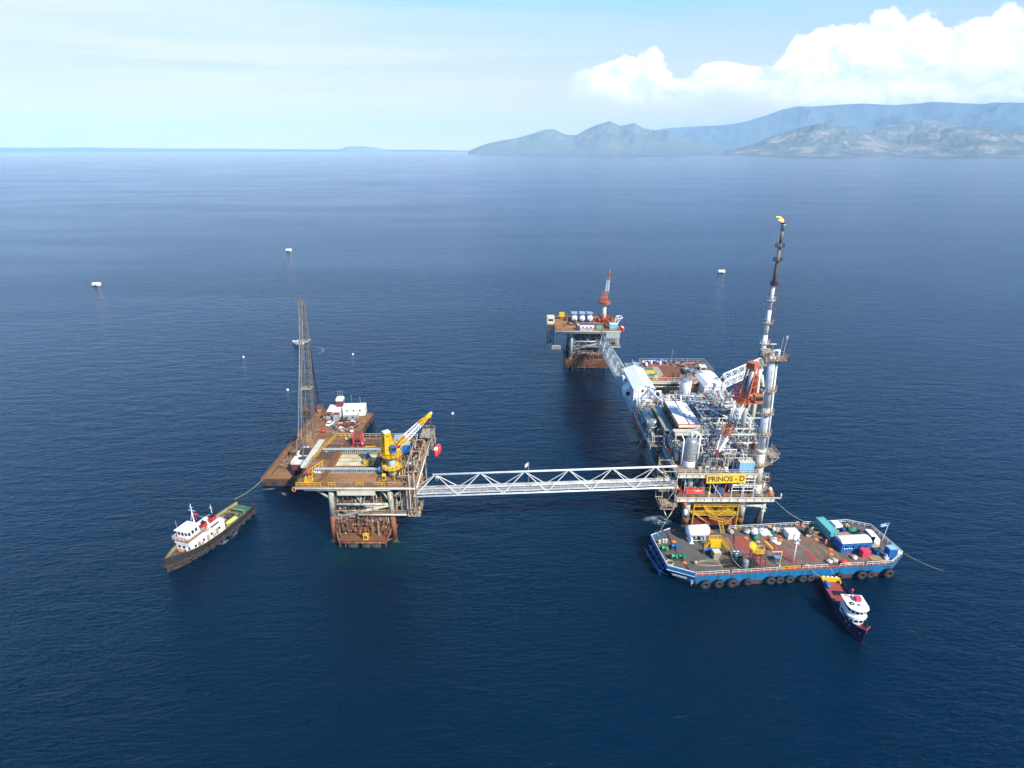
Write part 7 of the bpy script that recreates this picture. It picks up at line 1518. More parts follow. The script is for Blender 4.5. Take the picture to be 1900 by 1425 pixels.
# machine parts dark
s=MB().mat('dark_steel'); p=g_at(1499,992,BZ+.06); lump(s,p+V((0,0,.9)),1.0,1.2,1.1,4,amp=.3); s.b(p.x-.9,p.x+.9,p.y-1.2,p.y+1.2,BZ+.07,BZ+.3); s.tube(p+V((-.3,.4,1.2)),p+V((-.3,.4,2.3)),.2,8); s.build('engine_block',None,'dark engine block right of the white crates',cat='engine')
coil(g_at(1513,986,BZ+.06),1.15,.14,3,'rope','tan rope coil between the dark engine and the teal container')
coil(g_at(1542,980,BZ+.06),1.25,.2,3,'rope_green','bright green rope coil just right of the teal container')
for i,(px,py) in enumerate(((1550,978),)):
    c=g_at(px,py+3,BZ+.06); s=MB().mat('white'); s.box(c+V((0,0,.95)),(2.0,2.6,1.6),BA); s.box(c+V((0,0,1.8)),(2.1,2.7,.12),BA); s.mat('dark_steel'); s.box(c+V((0,-1.32,.8)),(1.2,.04,.8),BA); s.box(c+V((0,0,.08)),(1.8,2.4,.14),BA); s.build('white_bin',None,'white bin behind the green coil near the back rail',cat='bin')
drum(g_at(1563,987,BZ+.06),'blue_drum','dark blue drum standing behind the timber stack','',r=.55,h=1.3)
drum(g_at(1628,1029,BZ),'blue','blue drum right of the big blue cabin','',r=.5,h=1.0)
s=MB().mat('white'); p=g_at(1663,1029,BZ); lump(s,p+V((0,0,.7)),.9,.8,.8,3,amp=.12); s.mat('galv'); s.lathe(p,[(.5,0),(.5,.2)],12); s.build('fender_ball',None,'white bag at the right tip of the barge',cat='bag')
s=MB().mat('timber'); p=g_at(1629,1036,BZ+.02)
s.prism([(p.x+x,p.y+y) for x,y in ((-2.4,.6),(-1.2,1.1),(1.6,1.0),(2.2,-.4),(.6,-1.0),(-1.9,-.7))],BZ+.01,BZ+.12); s.build('tarpaulin',None,'flat brown tarpaulin on the deck near the front right corner',cat='tarpaulin')
s=MB().mat('white_worn'); a=g_at(1624,1018,BZ+.9); b=g_at(1646,1030,BZ+1.3); s.beam(a,b,.22,.3); s.tube(V((b.x,b.y,BZ)),b,.14,8); s.tube(V((a.x,a.y,BZ)),a,.12,8); s.box(b-V((0,0,.9)),(.9,.9,.8)); s.build('boom',None,'white hinged boom between the rope pile and the tall blue cabinet',cat='boom')
for i,(px,py,h_,sc) in enumerate(((1412,971,4.6,1),(1471,1044,6.3,1))): lamp_mast(g_at(px,py,BZ),h_,('white twin floodlight mast at the back rail of the blue barge','white floodlight mast at the near rail of the blue barge')[i])
s=MB().mat('yellow_pale'); p=g_at(1446,1050,BZ); s.tube(p,p+V((0,0,4.4)),.11,6); s.mat('cream'); s.beam(p+V((0,0,4.3)),p+V((-2.3,.3,4.0)),.3,.15); s.mat('yellow_pale'); s.lathe(p,[(.3,0),(.3,.1)],8); s.build('derrick_post',None,'thin yellow derrick post with a cream arm at the near rail',cat='derrick')
s=MB().mat('blue'); p=g_at(1441,1040,BZ+.07); s.rail([p+V((-.9,-.8,0)),p+V((.8,-.8,0)),p+V((.8,.6,0)),p+V((-.9,.6,0))],1.2,.07,.8,closed=True); s.mat('insulation'); s.b(p.x-.8,p.x+.7,p.y-.7,p.y+.5,BZ+1.1,BZ+1.3); s.build('rack',None,'grey blue rack under the arm of the yellow derrick post',cat='rack')
for i,(px,py,l) in enumerate(((1479,967,'at the back rail of the barge behind the white crates'),(1546,965,'on the back rail of the barge behind the white bin'))): ringbuoy(g_at(px,py+4,BZ+.75)+V((0,-.15,0)),(0,-1,.2),'orange life ring '+l,.6)
s=MB().mat('safety_yellow'); p=g_at(1341,990,BZ); stair(s,p,p+V((-.3,2.2,2.6)),1.0,(1,0,0),rail=False); s.build('ladder',None,'orange yellow ladder at the back rail right of the white tank',cat='ladder')
s=MB().mat('safety_yellow'); a=g_at(1420,1004,BZ+.1); b=g_at(1434,1018,BZ+.1); s.beam(a,b,.7,.12); s.beam(a+V((.9,0,.1)),b+V((1.0,0,.1)),.12,.2); s.build('gangway_plank',None,'yellow gangway plank lying on the barge deck below the net piles',cat='plank')
rope([g_at(1362,980,BZ+.12),g_at(1362,1000,BZ+.12),g_at(1360,1012,BZ+.12),g_at(1366,1022,BZ+.12)],.07,'black','black hose snaking over the barge planks','hose')
s=MB().mat('red'); p=g_at(1565,1046,BZ); lump(s,p+V((0,0,.5)),1.0,.7,.6,3,amp=.25); s.mat('orange'); lump(s,p+V((.8,-.5,.4)),.7,.5,.5,6,amp=.2); s.build('tarpaulin',None,'red and orange tarpaulin bundle at the near rail gap',cat='tarpaulin')
s=MB().mat('orange'); p=g_at(1497,1051,BZ); lump(s,p+V((0,0,.3)),.7,.4,.4,3,amp=.25); s.build('bundle',None,'small orange bundle on the near deck edge left of the supply boat',cat='bundle')
heap(g_at(1583,1036,BZ),.9,1.0,['white_worn','red','tan','yellow_pale'],'mixed white, red and tan bags in front of the big blue cabin','bags','bags',n=5,seed=77)
fpole=G(54.9,9.5,BZ); t=thing('flag','blue and white striped flag on a white staff at the right end of the barge','flag',fpole); s=MB().mat('white'); s.tube(fpole,fpole+V((.5,0,5.6)),.07,6); s.build('staff',t)
s=MB()
vs=[]
for i in range(8):
    for j in range(6): vs.append(fpole+V((.45-i*.28,math.sin(i*.9)*.15,5.5-j*.24+.08*math.sin(i*.8))))
for j in range(5): s.mat('hull_blue' if j%2==0 else 'white'); s._add(vs,[(i*6+j,i*6+j+1,(i+1)*6+j+1,(i+1)*6+j) for i in range(7)],True)
s.mat('hull_blue'); s._add([v+V((0,-.02,0)) for v in vs],[(i*6+j,i*6+j+1,(i+1)*6+j+1,(i+1)*6+j) for i in range(2) for j in range(3)],True); s.build('cloth',t)
person(g_at(1415,1028,BZ+.07),R(120),'navy','yellow','person in dark coveralls and yellow helmet on the barge planks right of the yellow sheave')
person(g_at(1531,1012,BZ+.07),R(200),'orange','white','person in orange coveralls and white helmet on the planks below the teal container',1)
# ================================================================== hulls of boats
def boat_hull(t,fr,st,L_,B,prof,mats,deckz,sheer,flare=.8,n=26,sternw=.86,bulw=.9,deckmat='deck_red',capmat='yellow'):
    """fr(x,y,z): own frame to world; x 0 at stern, L_ at stem"""
    def hw(x):
        k=x/L_
        if k<.5: return B/2*(sternw+(1-sternw)*min(1,k/.25)**.7 if k<.25 else 1)
        return B/2*max(.03,1-((k-.5)/.5)**2.5)
    def zt(x): return deckz+sheer*max(0,(x/L_-.45)/.55)**1.8
    xs=[L_*i/n for i in range(n+1)]
    for (z0f,z1f,w0,w1,m,nm) in prof:
        s=MB().mat(m); vs=[]; fs=[]
        for x in xs:
            h=hw(x); z0=z0f*zt(x) if z0f>0 else z0f; z1=z1f*zt(x)+ (bulw if z1f>1 else 0)*0
            rk=(1-w0)*2.2*max(0,(x/L_-.8)/.2); rk1=(1-w1)*2.2*max(0,(x/L_-.8)/.2)
            vs+=[fr(x-rk,-h*w0,z0),fr(x-rk1,-h*w1,z1),fr(x-rk1,h*w1,z1),fr(x-rk,h*w0,z0)]
        for i in range(n): a=i*4; fs+=[(a,a+4,a+5,a+1),(a+3,a+2,a+6,a+7)]
        fs+=[(0,1,2,3)]; a=n*4; fs+=[(a+3,a+2,a+1,a)]
        s._add(vs,fs,False)
        if z0f<0: s._add([fr(x,-hw(x)*w0,z0f) for x in xs]+[fr(x,hw(x)*w0,z0f) for x in xs[::-1]],[tuple(range(2*n+2))])
        s.build(nm,t)
    s=MB().mat(deckmat); s._add([fr(x,-hw(x)*.985,zt(x)-.04) for x in xs]+[fr(x,hw(x)*.985,zt(x)-.04) for x in xs[::-1]],[tuple(range(2*n+2))]); s.build('deck',t)
    s=MB().mat(mats['bulwark']); vs=[]; fs=[]
    for x in xs: h=hw(x); z=zt(x); vs+=[fr(x,-h,z-.1),fr(x,-h*1.02,z+bulw),fr(x,-h*1.02+.12,z+bulw),fr(x,-h+.12,z-.1),fr(x,h,z-.1),fr(x,h*1.02,z+bulw),fr(x,h*1.02-.12,z+bulw),fr(x,h-.12,z-.1)]
    for i in range(n):
        a=i*8
        for k in (0,4): fs+=[(a+k,a+8+k,a+9+k,a+1+k),(a+1+k,a+9+k,a+10+k,a+2+k),(a+3+k,a+2+k,a+10+k,a+11+k)]
    s._add(vs,fs); s.build('bulwark',t)
    s=MB().mat(capmat)
    for i in range(n):
        for sg in (-1,1): s.tube(fr(xs[i],sg*(hw(xs[i])*1.02),zt(xs[i])+bulw+.03),fr(xs[i+1],sg*(hw(xs[i+1])*1.02),zt(xs[i+1])+bulw+.03),.11,5,caps=False)
    s.tube(fr(0,-hw(0),deckz+bulw),fr(0,hw(0),deckz+bulw),.11,5); s.build('cap_rail',t)
    return hw,zt
def house(t,fr,x0,x1,w0,z0,z1,mat,roof,over=.25,taper=.1,wn=0,rnd_front=0,name='deckhouse',winz=.62,winh=.7):
    """cabin block; x1 is the forward face, which may be rounded"""
    s=MB().mat(mat); P=[(x0,-w0/2),(x1-(rnd_front),-w0/2)]
    if rnd_front:
        for i in range(1,6): a=-math.pi/2+math.pi*i/6; P.append((x1-rnd_front+rnd_front*math.cos(a),w0/2*math.sin(a)))
        P.append((x1-rnd_front,w0/2))
    else: P.append((x1,w0/2)) ; P[1]=(x1,-w0/2)
    P.append((x0,w0/2)); n=len(P)
    s._add([fr(p[0],p[1],z0) for p in P]+[fr(p[0],p[1]*(1-taper),z1) for p in P],[tuple(range(n,2*n)),tuple(range(n-1,-1,-1))]+[(i,(i+1)%n,n+(i+1)%n,n+i) for i in range(n)])
    h=s.build(name,t)
    s=MB().mat(roof); k=1+over*2/w0; xm=(x0+x1)/2
    Q=[(xm+(p[0]-xm)*(1+over*1.2/(x1-x0)*2),p[1]*k) for p in P]; s._add([fr(p[0],p[1],z1+.003) for p in Q]+[fr(p[0],p[1],z1+.14) for p in Q],[tuple(range(n,2*n)),tuple(range(n-1,-1,-1))]+[(i,(i+1)%n,n+(i+1)%n,n+i) for i in range(n)]); s.build('roof',h)
    if wn:
        zc=z0+(z1-z0)*winz
        for sg in (-1,1):
            for i in range(wn):
                x=x0+(x1-rnd_front-x0)*(i+.6)/(wn+.2); a=fr(x,sg*(w0/2*(1-taper*winz)+.02),zc); b=fr(x+.7,sg*(w0/2*(1-taper*winz)+.02),zc)
                s=MB().mat('glass'); s.beam(a,b,.05,winh) if False else s.box((a+b)/2,((b-a).length,.06,winh),math.atan2((b-a).y,(b-a).x)); s.build('window',h)
        if rnd_front:
            for i in range(1,len(P)-2):
                p,q=P[i],P[i+1]; a=fr(p[0],p[1]*(1-taper*winz),zc); b=fr(q[0],q[1]*(1-taper*winz),zc); d=b-a; nn=V((d.y,-d.x,0)).normalized()*.04; m=(a+b)/2
                for sgn in (1,-1): pass
                s=MB().mat('glass'); s.box(m+nn,(d.length*.72,.08,winh),math.atan2(d.y,d.x)); s.box(m-nn,(d.length*.72,.08,winh),math.atan2(d.y,d.x)); s.build('window',h)
        else:
            for y in (-.3,0,.3):
                a=fr(x1+.02,y*w0-.35*w0/4,zc); b=fr(x1+.02,y*w0+.35*w0/4,zc); d=b-a; s=MB().mat('glass'); s.box((a+b)/2,(d.length,.06,winh),math.atan2(d.y,d.x)); s.build('window',h)
    return h
def frame_of(st,bow):
    st,bow=V(st),V(bow); u=(bow-st); L_=math.hypot(u.x,u.y); u=V((u.x,u.y,0)).normalized(); v=V((-u.y,u.x,0))
    return (lambda x,y,z: V((st.x,st.y,0))+u*x+v*y+V((0,0,z))),L_,u,v,math.atan2(u.y,u.x)
# ---- tug
fr,TL,tu,tv,ta=frame_of((-78.8,151.3,0),(-87.4,123.3,0))
TG=thing('tugboat','black and rust hulled tugboat with white wheelhouse and green deck, far left','tugboat',fr(TL/2,0,0))
hw,zt=boat_hull(TG,fr,None,TL,7.8,[(-1.5,.28,.86,.92,'hull_brown','hull_bottom'),(.28,1.0,.92,1.0,'hull_black','hull_side')],{'bulwark':'hull_black'},1.7,1.6,deckmat='green_deck',capmat='hull_black',bulw=.95,sternw=.8)
s=MB().mat('tug_yellow'); xs=[TL*i/26 for i in range(27)]
for sg in (-1,1): s._add([q for x in xs for q in (fr(x,sg*(hw(x)-.135),zt(x)-.02),fr(x,sg*(hw(x)*1.02-.14),zt(x)+.93))],[(2*i,2*i+1,2*i+3,2*i+2) for i in range(26)])
s.build('bulwark_lining',TG)
s=MB().mat('tug_yellow')
for i in range(26):
    x=TL*(i+.5)/26
    for sg in (-1,1): s.beam(fr(x,sg*(hw(x)-.25),zt(x)),fr(x,sg*(hw(x)-.12),zt(x)+.9),.1,.28)
s.build('bulwark_stays',TG)
s=MB().mat('hull_brown')
for i in range(26):
    x0,x1=TL*i/26,TL*(i+1)/26
    for sg in (-1,1): s.tube(fr(x0,sg*hw(x0)*1.0,zt(x0)*.55),fr(x1,sg*hw(x1)*1.0,zt(x1)*.55),.22,6,caps=False)
s.build('rubbing_strake',TG)
h1=house(TG,fr,11.2,23.0,5.0,1.75,4.3,'white','white_worn',.1,.03,4,0,'deckhouse')
h2=house(TG,fr,18.0,23.4,4.6,4.5,5.7,'white','rust_orange',.35,.0,0,0,'bridge_deck_house')
h3=house(TG,fr,18.9,22.6,3.8,5.9,8.0,'white','white',.35,.06,3,0,'wheelhouse',.6,.95)
for x,y in ((14.2,2.54),(17.4,2.54),(20.5,2.54),(14.2,-2.54),(17.4,-2.54)):
    s=MB().mat('tan'); s.box(fr(x,y,2.95),(.85,.07,1.9),ta); d_=s.build('door',h1); s=MB().mat('galv'); s.box(fr(x+.3,y+(.06 if y>0 else -.06),2.9),(.1,.05,.2),ta); s.build('handle',d_)
s=MB().mat('white_worn'); s.rail([fr(18,2.2,4.45),fr(11.4,2.3,4.45),fr(11.4,-2.3,4.45),fr(18,-2.2,4.45)],1.0,.05,1.2); s.rail([fr(23.8,2.4,5.85),fr(18,2.5,5.85)],.9,.05,1.2); s.rail([fr(23.8,-2.4,5.85),fr(18,-2.5,5.85)],.9,.05,1.2); s.rail([fr(23.8,2.4,5.85),fr(23.8,-2.4,5.85)],.9,.05,1.2); s.build('railing',TG)
s=MB().mat('white_worn'); s.box(fr(14.2,1.9,5.1),(4.6,.9,1.1),ta); s.box(fr(14.2,-1.9,5.1),(3.2,.9,1.1),ta); s.mat('dark_steel'); s.box(fr(14.4,2.37,5.1),(2.8,.05,.45),ta); s.build('locker_box',TG)
for x,l in ((16.2,'forward'),(12.8,'after')):
    s=MB().mat('red'); s.box(fr(x,.3,5.5),(1.6,1.3,1.7),ta); s.mat('black'); s.box(fr(x,.3,6.45),(1.5,1.2,.25),ta); s.tube(fr(x,.3,6.5),fr(x-.2,.3,7.2),.25,8); s.build('funnel',TG,label=None)
mt=fr(18.4,0,8.1); s=MB().mat('white'); s.tube(mt,mt+V((0,0,5.6)),.16,6,.07); s.tube(mt+tv*-1.1+V((0,0,3.6)),mt+tv*1.1+V((0,0,3.6)),.06,5); s.tube(mt+tv*-.6+V((0,0,4.6)),mt+tv*.6+V((0,0,4.6)),.05,5); s.tube(mt+tu*1.2-V((0,0,.1)),mt+V((0,0,3.4)),.05,5); s.tube(mt-tu*.2+V((0,0,2.4)),fr(14,0,6.3),.03,4); s.build('mast',TG)
s=MB().mat('red'); s.box(mt+V((0,0,2.0))-tu*.8,(.35,1.7,.35),ta); s.tube(mt-tu*.8,mt-tu*.8+V((0,0,2)),.07,5); s.build('radar',TG)
s=MB().mat('white'); s.ball(fr(22.9,1.7,6.6),.5,10,7); s.tube(fr(22.9,1.7,5.8),fr(22.9,1.7,6.3),.12,6); s.build('radome',TG)
s=MB().mat('galv'); s.tube(fr(22.4,-1.6,8.1),fr(22.4,-1.6,10.9),.05,4); s.tube(fr(20.6,1.6,8.1),fr(20.6,1.6,10.8),.05,4); s.build('whip_antenna',TG)
s=MB().mat('white'); s.tube(fr(11.8,-.6,4.4),fr(11.8,-.6,9.2),.13,6,.07); s.tube(fr(11.8,-1.2,8.2),fr(11.8,0,8.2),.05,4); s.build('after_mast',TG)
s=MB().mat('orange_rusty'); s.tube(fr(11.4,.2,1.8),fr(11.4,.2,2.2),.5,10); s.tube(fr(24.4,0,2.8),fr(24.4,0,3.7),.35,10); s.tube(fr(24.4,-1,3.3),fr(24.4,1,3.3),.3,10); s.build('windlass',TG)
s=MB().mat('white'); s.lathe(fr(23.6,1.5,2.6),[(.3,0),(.26,.8),(.4,1.2),(.1,1.3)],10); s.build('ventilator',TG)
for x in (15.4,19.6):
    s=MB().mat('red'); q=(tv).to_track_quat('Z','Y').to_matrix(); s.torus(fr(x,2.62,2.6),.38,.11,q,16,6); s.build('life_ring',None,('after','forward')[x>17]+' red life ring on the side wall of the tug deckhouse',cat='life ring')
s=MB().mat('tug_yellow'); s.box(fr(9.0,2.9,2.5),(3.4,1.3,1.2),ta); s.mat('green'); s.box(fr(9.0,3.58,2.35),(3.3,.05,.9),ta); s.mat('yellow_pale'); s.box(fr(9.0,2.9,3.16),(3.5,1.4,.1),ta); s.build('locker',None,'long pale yellow locker beside the after end of the tug deckhouse',cat='locker')
t=thing('towing_winch','dark towing winch in a yellow frame on the tug after deck','winch',fr(7,0,1.7))
s=MB().mat('dark_steel'); q=tv.to_track_quat('Z','Y').to_matrix(); s.lathe(fr(7.2,-1,2.5),[(.75,0),(.75,.1),(.45,.12),(.45,1.9),(.75,1.92),(.75,2.0)],16,q); s.box(fr(6.0,.3,2.2),(.9,1.4,.9),ta); s.build('drum',t)
s=MB().mat('tug_yellow'); s.rail([fr(8.6,-1.6,1.75),fr(8.6,1.6,1.75),fr(5.2,1.6,1.75),fr(5.2,-1.6,1.75)],.9,.08,1.1,closed=True); s.beam(fr(3.9,-2.6,3.0),fr(3.9,2.6,3.0),.25,.25); s.tube(fr(3.9,-2.6,1.7),fr(3.9,-2.6,3.0),.12,6); s.tube(fr(3.9,2.6,1.7),fr(3.9,2.6,3.0),.12,6); s.build('frame',t)
s=MB().mat('white_worn'); lump(s,fr(8.6,-.8,2.2),.8,.7,.6,5); s.build('cover',t)
coil(fr(1.8,1.2,1.75),.9,.12,3,'green','green rope coil at the right of the tug stern'); coil(fr(2.2,-1.0,1.75),.8,.12,2,'rope_green','dark green rope coil at the tug stern')
nt_=0
for sg,xs_ in ((1,[1.0,3.6,6.4,9.2,12.0,14.2,16.2,18.2,20.0,21.9,23.8,25.6]),):
    for i,x in enumerate(xs_):
        p=fr(x,sg*(hw(x)+.36),zt(x)*.55+.05); tyre(p,.78,.27,tv*sg+V((0,0,.05)),'%s black tyre from the stern along the near side of the tugboat'%on[i],'tyres along the near side of the tugboat')
for i,(x,y) in enumerate(((27.6,1.6),(28.6,.9),(29.1,-.1),(-.4,2.4))):
    s_=['upper','lower','foremost','corner'][i]; tyre(fr(x,y,1.9 if i!=1 else 1.0),.62,.24,(tu+tv*.5) if i<3 else (tv-tu),s_+' black tyre hung on the '+('bow' if i<3 else 'stern')+' of the tugboat','tyres at the ends of the tugboat')
# ---- supply boat
fr,SL,su,sv,sa=frame_of((78.1,119.0,0),(76.2,100.0,0))
SB=thing('supply_boat','dark blue supply boat with red deck and white cabin, stern against the blue barge','boat',fr(SL/2,0,0))
hw,zt=boat_hull(SB,fr,None,SL,5.0,[(-1.2,.12,.80,.86,'red_dark','hull_bottom'),(.12,1.0,.86,1.0,'navy','hull_side')],{'bulwark':'navy'},1.35,1.5,deckmat='walk_grey',capmat='navy',bulw=.7,sternw=.93)
s=MB().mat('deck_red'); s._add([fr(.9,-2.0,1.33),fr(9.6,-2.0,1.33),fr(9.6,2.0,1.33),fr(.9,2.0,1.33),fr(.9,-2.0,1.42),fr(9.6,-2.0,1.42),fr(9.6,2.0,1.42),fr(.9,2.0,1.42)],[(4,5,6,7),(0,1,5,4),(1,2,6,5),(2,3,7,6),(3,0,4,7)]); s.build('cargo_deck',SB)
s=MB().mat('yellow'); s.box(fr(.35,0,1.85),(.7,4.4,.9),sa); s.box(fr(1.0,2.0,1.8),(1.2,.3,.7),sa); s.box(fr(1.0,-2.0,1.8),(1.2,.3,.7),sa); s.mat('white'); [s.box(fr(-.02,y,2.33),(.4,.5,.06),sa) for y in (-1.5,-.5,.5,1.5)]; s.build('stern_gate',SB)
s=MB().mat('black'); [s.box(fr(4.3+.25*i,.55,1.52+(i%2)*.08),(.2,3.0,.18),sa) for i in range(6)]; s.build('rubber_strips',None,'stack of black rubber strips on the red deck of the supply boat',cat='rubber strips')
s=MB().mat('blue'); lump(s,fr(2.0,-1.5,1.9),.6,.8,.6,4,amp=.3); lump(s,fr(2.9,-1.5,1.8),.5,.6,.5,9,amp=.3); s.build('tarpaulin',None,'blue tarpaulin heap at the stern corner of the supply boat',cat='tarpaulin')
h1=house(SB,fr,10.9,15.7,4.1,1.7,3.7,'white','white_worn',.1,.03,4,1.2,'deckhouse',.6,.6)
h2=house(SB,fr,11.0,15.4,3.6,3.86,5.7,'white','white',.5,.04,4,1.5,'wheelhouse',.55,.6)
s=MB().mat('red_pink'); s.box(fr(12.2,.6,6.2),(1.2,1.1,.8),sa); s.box(fr(12.2,.6,6.62),(1.3,1.2,.1),sa); s.mat('red'); s.tube(fr(11.3,-.4,5.85),fr(11.3,-.4,7.6),.09,6); s.ball(fr(11.1,-.4,7.7),.35,10,7); s.tube(fr(11.3,-.4,6.0),fr(11.2,-2.0,6.2),.06,5); s.build('roof_mast',SB)
s=MB().mat('black'); s.torus(fr(13.5,-1.1,5.9),.42,.12,None,14,6); s.mat('yellow_pale'); s.lathe(fr(13.5,-1.1,5.86),[(.28,0),(.28,.06)],12); s.build('roof_tyre',SB)
s=MB().mat('galv'); s.tube(fr(14.9,1.2,5.85),fr(14.9,1.2,7.2),.05,5); s.box(fr(13.9,.3,5.98),(.5,.4,.25),sa); s.build('roof_fittings',SB)
s=MB().mat('navy'); s.box(fr(9.9,-1.8,2.1),(1.4,1.2,1.4),sa); s.box(fr(8.9,-2.2,1.9),(.8,.5,.9),sa); s.build('side_locker',SB)
s=MB().mat('red_pink'); s.tube(fr(SL-1.2,-1.3,3.65),fr(SL+.15,0,3.9),.1,6); s.tube(fr(SL+.15,0,3.9),fr(SL-1.4,1.4,3.65),.1,6); s.tube(fr(SL+.1,0,2.9),fr(SL+.15,0,3.9),.08,5); s.build('bow_rail',SB)
s=MB().mat('red_dark'); s.tube(fr(SL-2.6,-.6,2.3),fr(SL-2.6,.6,2.3),.22,10); s.box(fr(SL-2.6,0,2.1),(.6,.5,.4),sa); s.mat('navy'); s.box(fr(SL-4.3,0,2.15),(.9,.9,.3),sa); s.build('windlass',SB)
s=MB().mat('white'); s.box(fr(SL-.9,-.62,2.1),(.9,.05,.16),sa-.5); s.box(fr(SL-3.2,-1.86,2.0),(.5,.06,.16),sa-.25); s.build('bow_marks',SB)
# ---- rusty work barge
WZ=2.5; wp=[(-79.6,165.4),(-58.6,164.9),(-55,215.5),(-78.2,219.5)]
WB_=thing('work_barge','flat rusty brown work barge carrying the tall lattice crane','barge',(-68,192,0))
s=MB().mat('hull_brown'); s.prism(wp,-1.5,WZ-.1); s.build('hull',WB_)
s=MB().mat('rust_deck'); s.prism(wp,WZ-.099,WZ); s.build('deck',WB_)
s=MB().mat('rust')
for a,b in zip(wp,wp[1:]+wp[:1]): s.beam(V((a[0],a[1],WZ+.12)),V((b[0],b[1],WZ+.12)),.5,.3)
s.beam(V((-77.2,168,WZ+.3)),V((-76.2,212,WZ+.3)),.3,.5); s.build('coaming',WB_)
s=MB().mat('rust_orange'); s.prism([(-76,190),(-72,191),(-71,202),(-75,203)],WZ+.004,WZ+.02); s.prism([(-69,205),(-61,206),(-60,212),(-68,213)],WZ+.004,WZ+.02); s.build('deck_patch',WB_)
for i in range(10):
    y=171+i*4.4; x=-58.6+(y-165)/50.5*3.6+.35; tyre((x,y,1.3),.75,.28,(1,-.07,0),'%s dark tyre from the near end on the right side of the rusty work barge'%on[i],'tyres along the right side of the work barge')
tyre((-75.6,165.1,1.2),.9,.33,(0,-1,0),'dark tyre on the near end of the rusty work barge','')
tyre((-78.6,165.2,1.0),.5,.3,(0,-1,0),'small dark tyre at the near left corner of the rusty work barge','')
def wb(px,py,z=WZ): return at(px,py,z)
# crane
cb=wb(564,884); C0=V((-67.2,170.8,WZ))
LC=thing('lattice_crane','tall dark lattice boom crane with a white and maroon machinery house on the work barge','crane',C0)
for sx in (-2.9,2.9):
    s=MB().mat('black'); s.b(C0.x+sx-.65,C0.x+sx+.65,C0.y-3.2,C0.y+4.8,WZ+.02,WZ+1.1)
    for i in range(14): s.b(C0.x+sx-.7,C0.x+sx+.7,C0.y-3.2+i*.58,C0.y-3.0+i*.58,WZ+1.1,WZ+1.16)
    s.build('crawler_track',LC)
s=MB().mat('dark_steel'); s.b(C0.x-2.2,C0.x+2.2,C0.y-1.6,C0.y+3.6,WZ+.5,WZ+1.5); s.lathe(C0+V((0,1,1.4)),[(2,0),(2,.5)],18); s.build('undercarriage',LC)
s=MB().mat('red_dark'); s.b(C0.x-3.2,C0.x-.9,C0.y-3.2,C0.y+1,WZ+1.9,WZ+4.0); s.b(C0.x+.9,C0.x+3.2,C0.y-3.2,C0.y+1,WZ+1.9,WZ+4.0); s.mat('black'); s.b(C0.x-.88,C0.x+.88,C0.y-2.6,C0.y+1,WZ+1.9,WZ+4.0); s.build('counterweight',LC)
s=MB().mat('white_worn'); s.b(C0.x-3.3,C0.x+3.3,C0.y-3.3,C0.y+5,WZ+4.0,WZ+4.9); s.b(C0.x-3.0,C0.x-1.0,C0.y+4,C0.y+8,WZ+1.9,WZ+4.7); s.b(C0.x+1.2,C0.x+3.1,C0.y+2,C0.y+7,WZ+1.9,WZ+4.8); s.build('machinery_house',LC)
s=MB().mat('glass'); s.b(C0.x-2.9,C0.x-1.1,C0.y+8,C0.y+8.06,WZ+3,WZ+4.4); s.b(C0.x-3.06,C0.x-3.0,C0.y+5,C0.y+7.8,WZ+3,WZ+4.4); s.build('cab_window',LC)
s=MB().mat('dark_steel'); lump(s,C0+V((0,-1,5.2)),1.6,.9,.4,6); s.b(C0.x-1.5,C0.x+1.3,C0.y+1.2,C0.y+3.6,WZ+4.91,WZ+6.4); s.build('engine_deck',LC)
foot=C0+V((-1.2,9.2,2.6)); top=ray_at(560.5,560,math.hypot(foot.x,foot.y-6)); fd=(top-foot); fn=fd.normalized()
s=MB().mat('boom_steel'); 
for k in (-1,1): s.beam(foot+V((k*2.2,0,-.4)),foot+fd*.10+V((k*1.35,0,0)),.3,.3)
s.tube(foot+V((-2.2,0,-.3)),foot+V((2.2,0,-.3)),.2,6)
s.build('boom_foot',LC)
for a,c,w0,w1,b_ in ((.10,.45,2.9,2.9,11),(.45,.76,2.9,2.5,10),(.76,.985,2.5,1.2,8)):
    s=MB().mat('boom_steel'); lattice(s,foot+fd*a,foot+fd*c,w0,w0*.8,b_,.16,.06,w1,w1*.8,(1,0,0)); s.build('boom_section',LC)
for a,m in ((.30,'rust'),(.45,'tan'),(.76,'tan')):
    c=foot+fd*a; s=MB().mat(m); s.box(c,(3.3,2.8,.35)); s.build('boom_splice',LC)
s=MB().mat('dark_steel'); s.box(foot+fd*.27,(2.6,2.2,2.6)); s.build('boom_wrap',LC)
s=MB().mat('boom_steel'); s.box(top-fn*.4,(1.4,1.4,1.8)); q=Matrix.Rotation(R(90),3,'Y'); s.torus(top+V((-.2,0,.3)),.6,.15,q,14,6); s.torus(top+V((.4,0,.3)),.6,.15,q,14,6); s.build('boom_head',LC)
s=MB().mat('boom_steel'); gp=C0+V((-1.6,3,9.6))
for k in (-1.1,1.1): s.beam(C0+V((-1.6+k,4.6,4.9)),gp+V((k,0,0)),.3,.3); s.beam(C0+V((-1.6+k,.6,4.9)),gp+V((k,0,0)),.3,.3)
for z in (6.2,7.6,9.0): s.beam(C0+V((-2.7,3.8,z)),C0+V((-.5,3.8,z)),.2,.2)
s.beam(gp+V((-1.3,0,0)),gp+V((1.3,0,0)),.4,.4); s.build('gantry',LC)
s=MB().mat('galv')
for k in (-1.5,-1.1,.5): s.tube(gp+V((k*.5,0,0)),top+V((k*.35,-.3,0)),.06,4)
s.tube(top+V((-1.0,-.4,0)),C0+V((-2.6,5.5,4.5)),.06,4); s.tube(top+V((.1,-.9,0)),foot+V((.1,-1.4,4)),.06,4); s.build('pendant_ropes',LC)
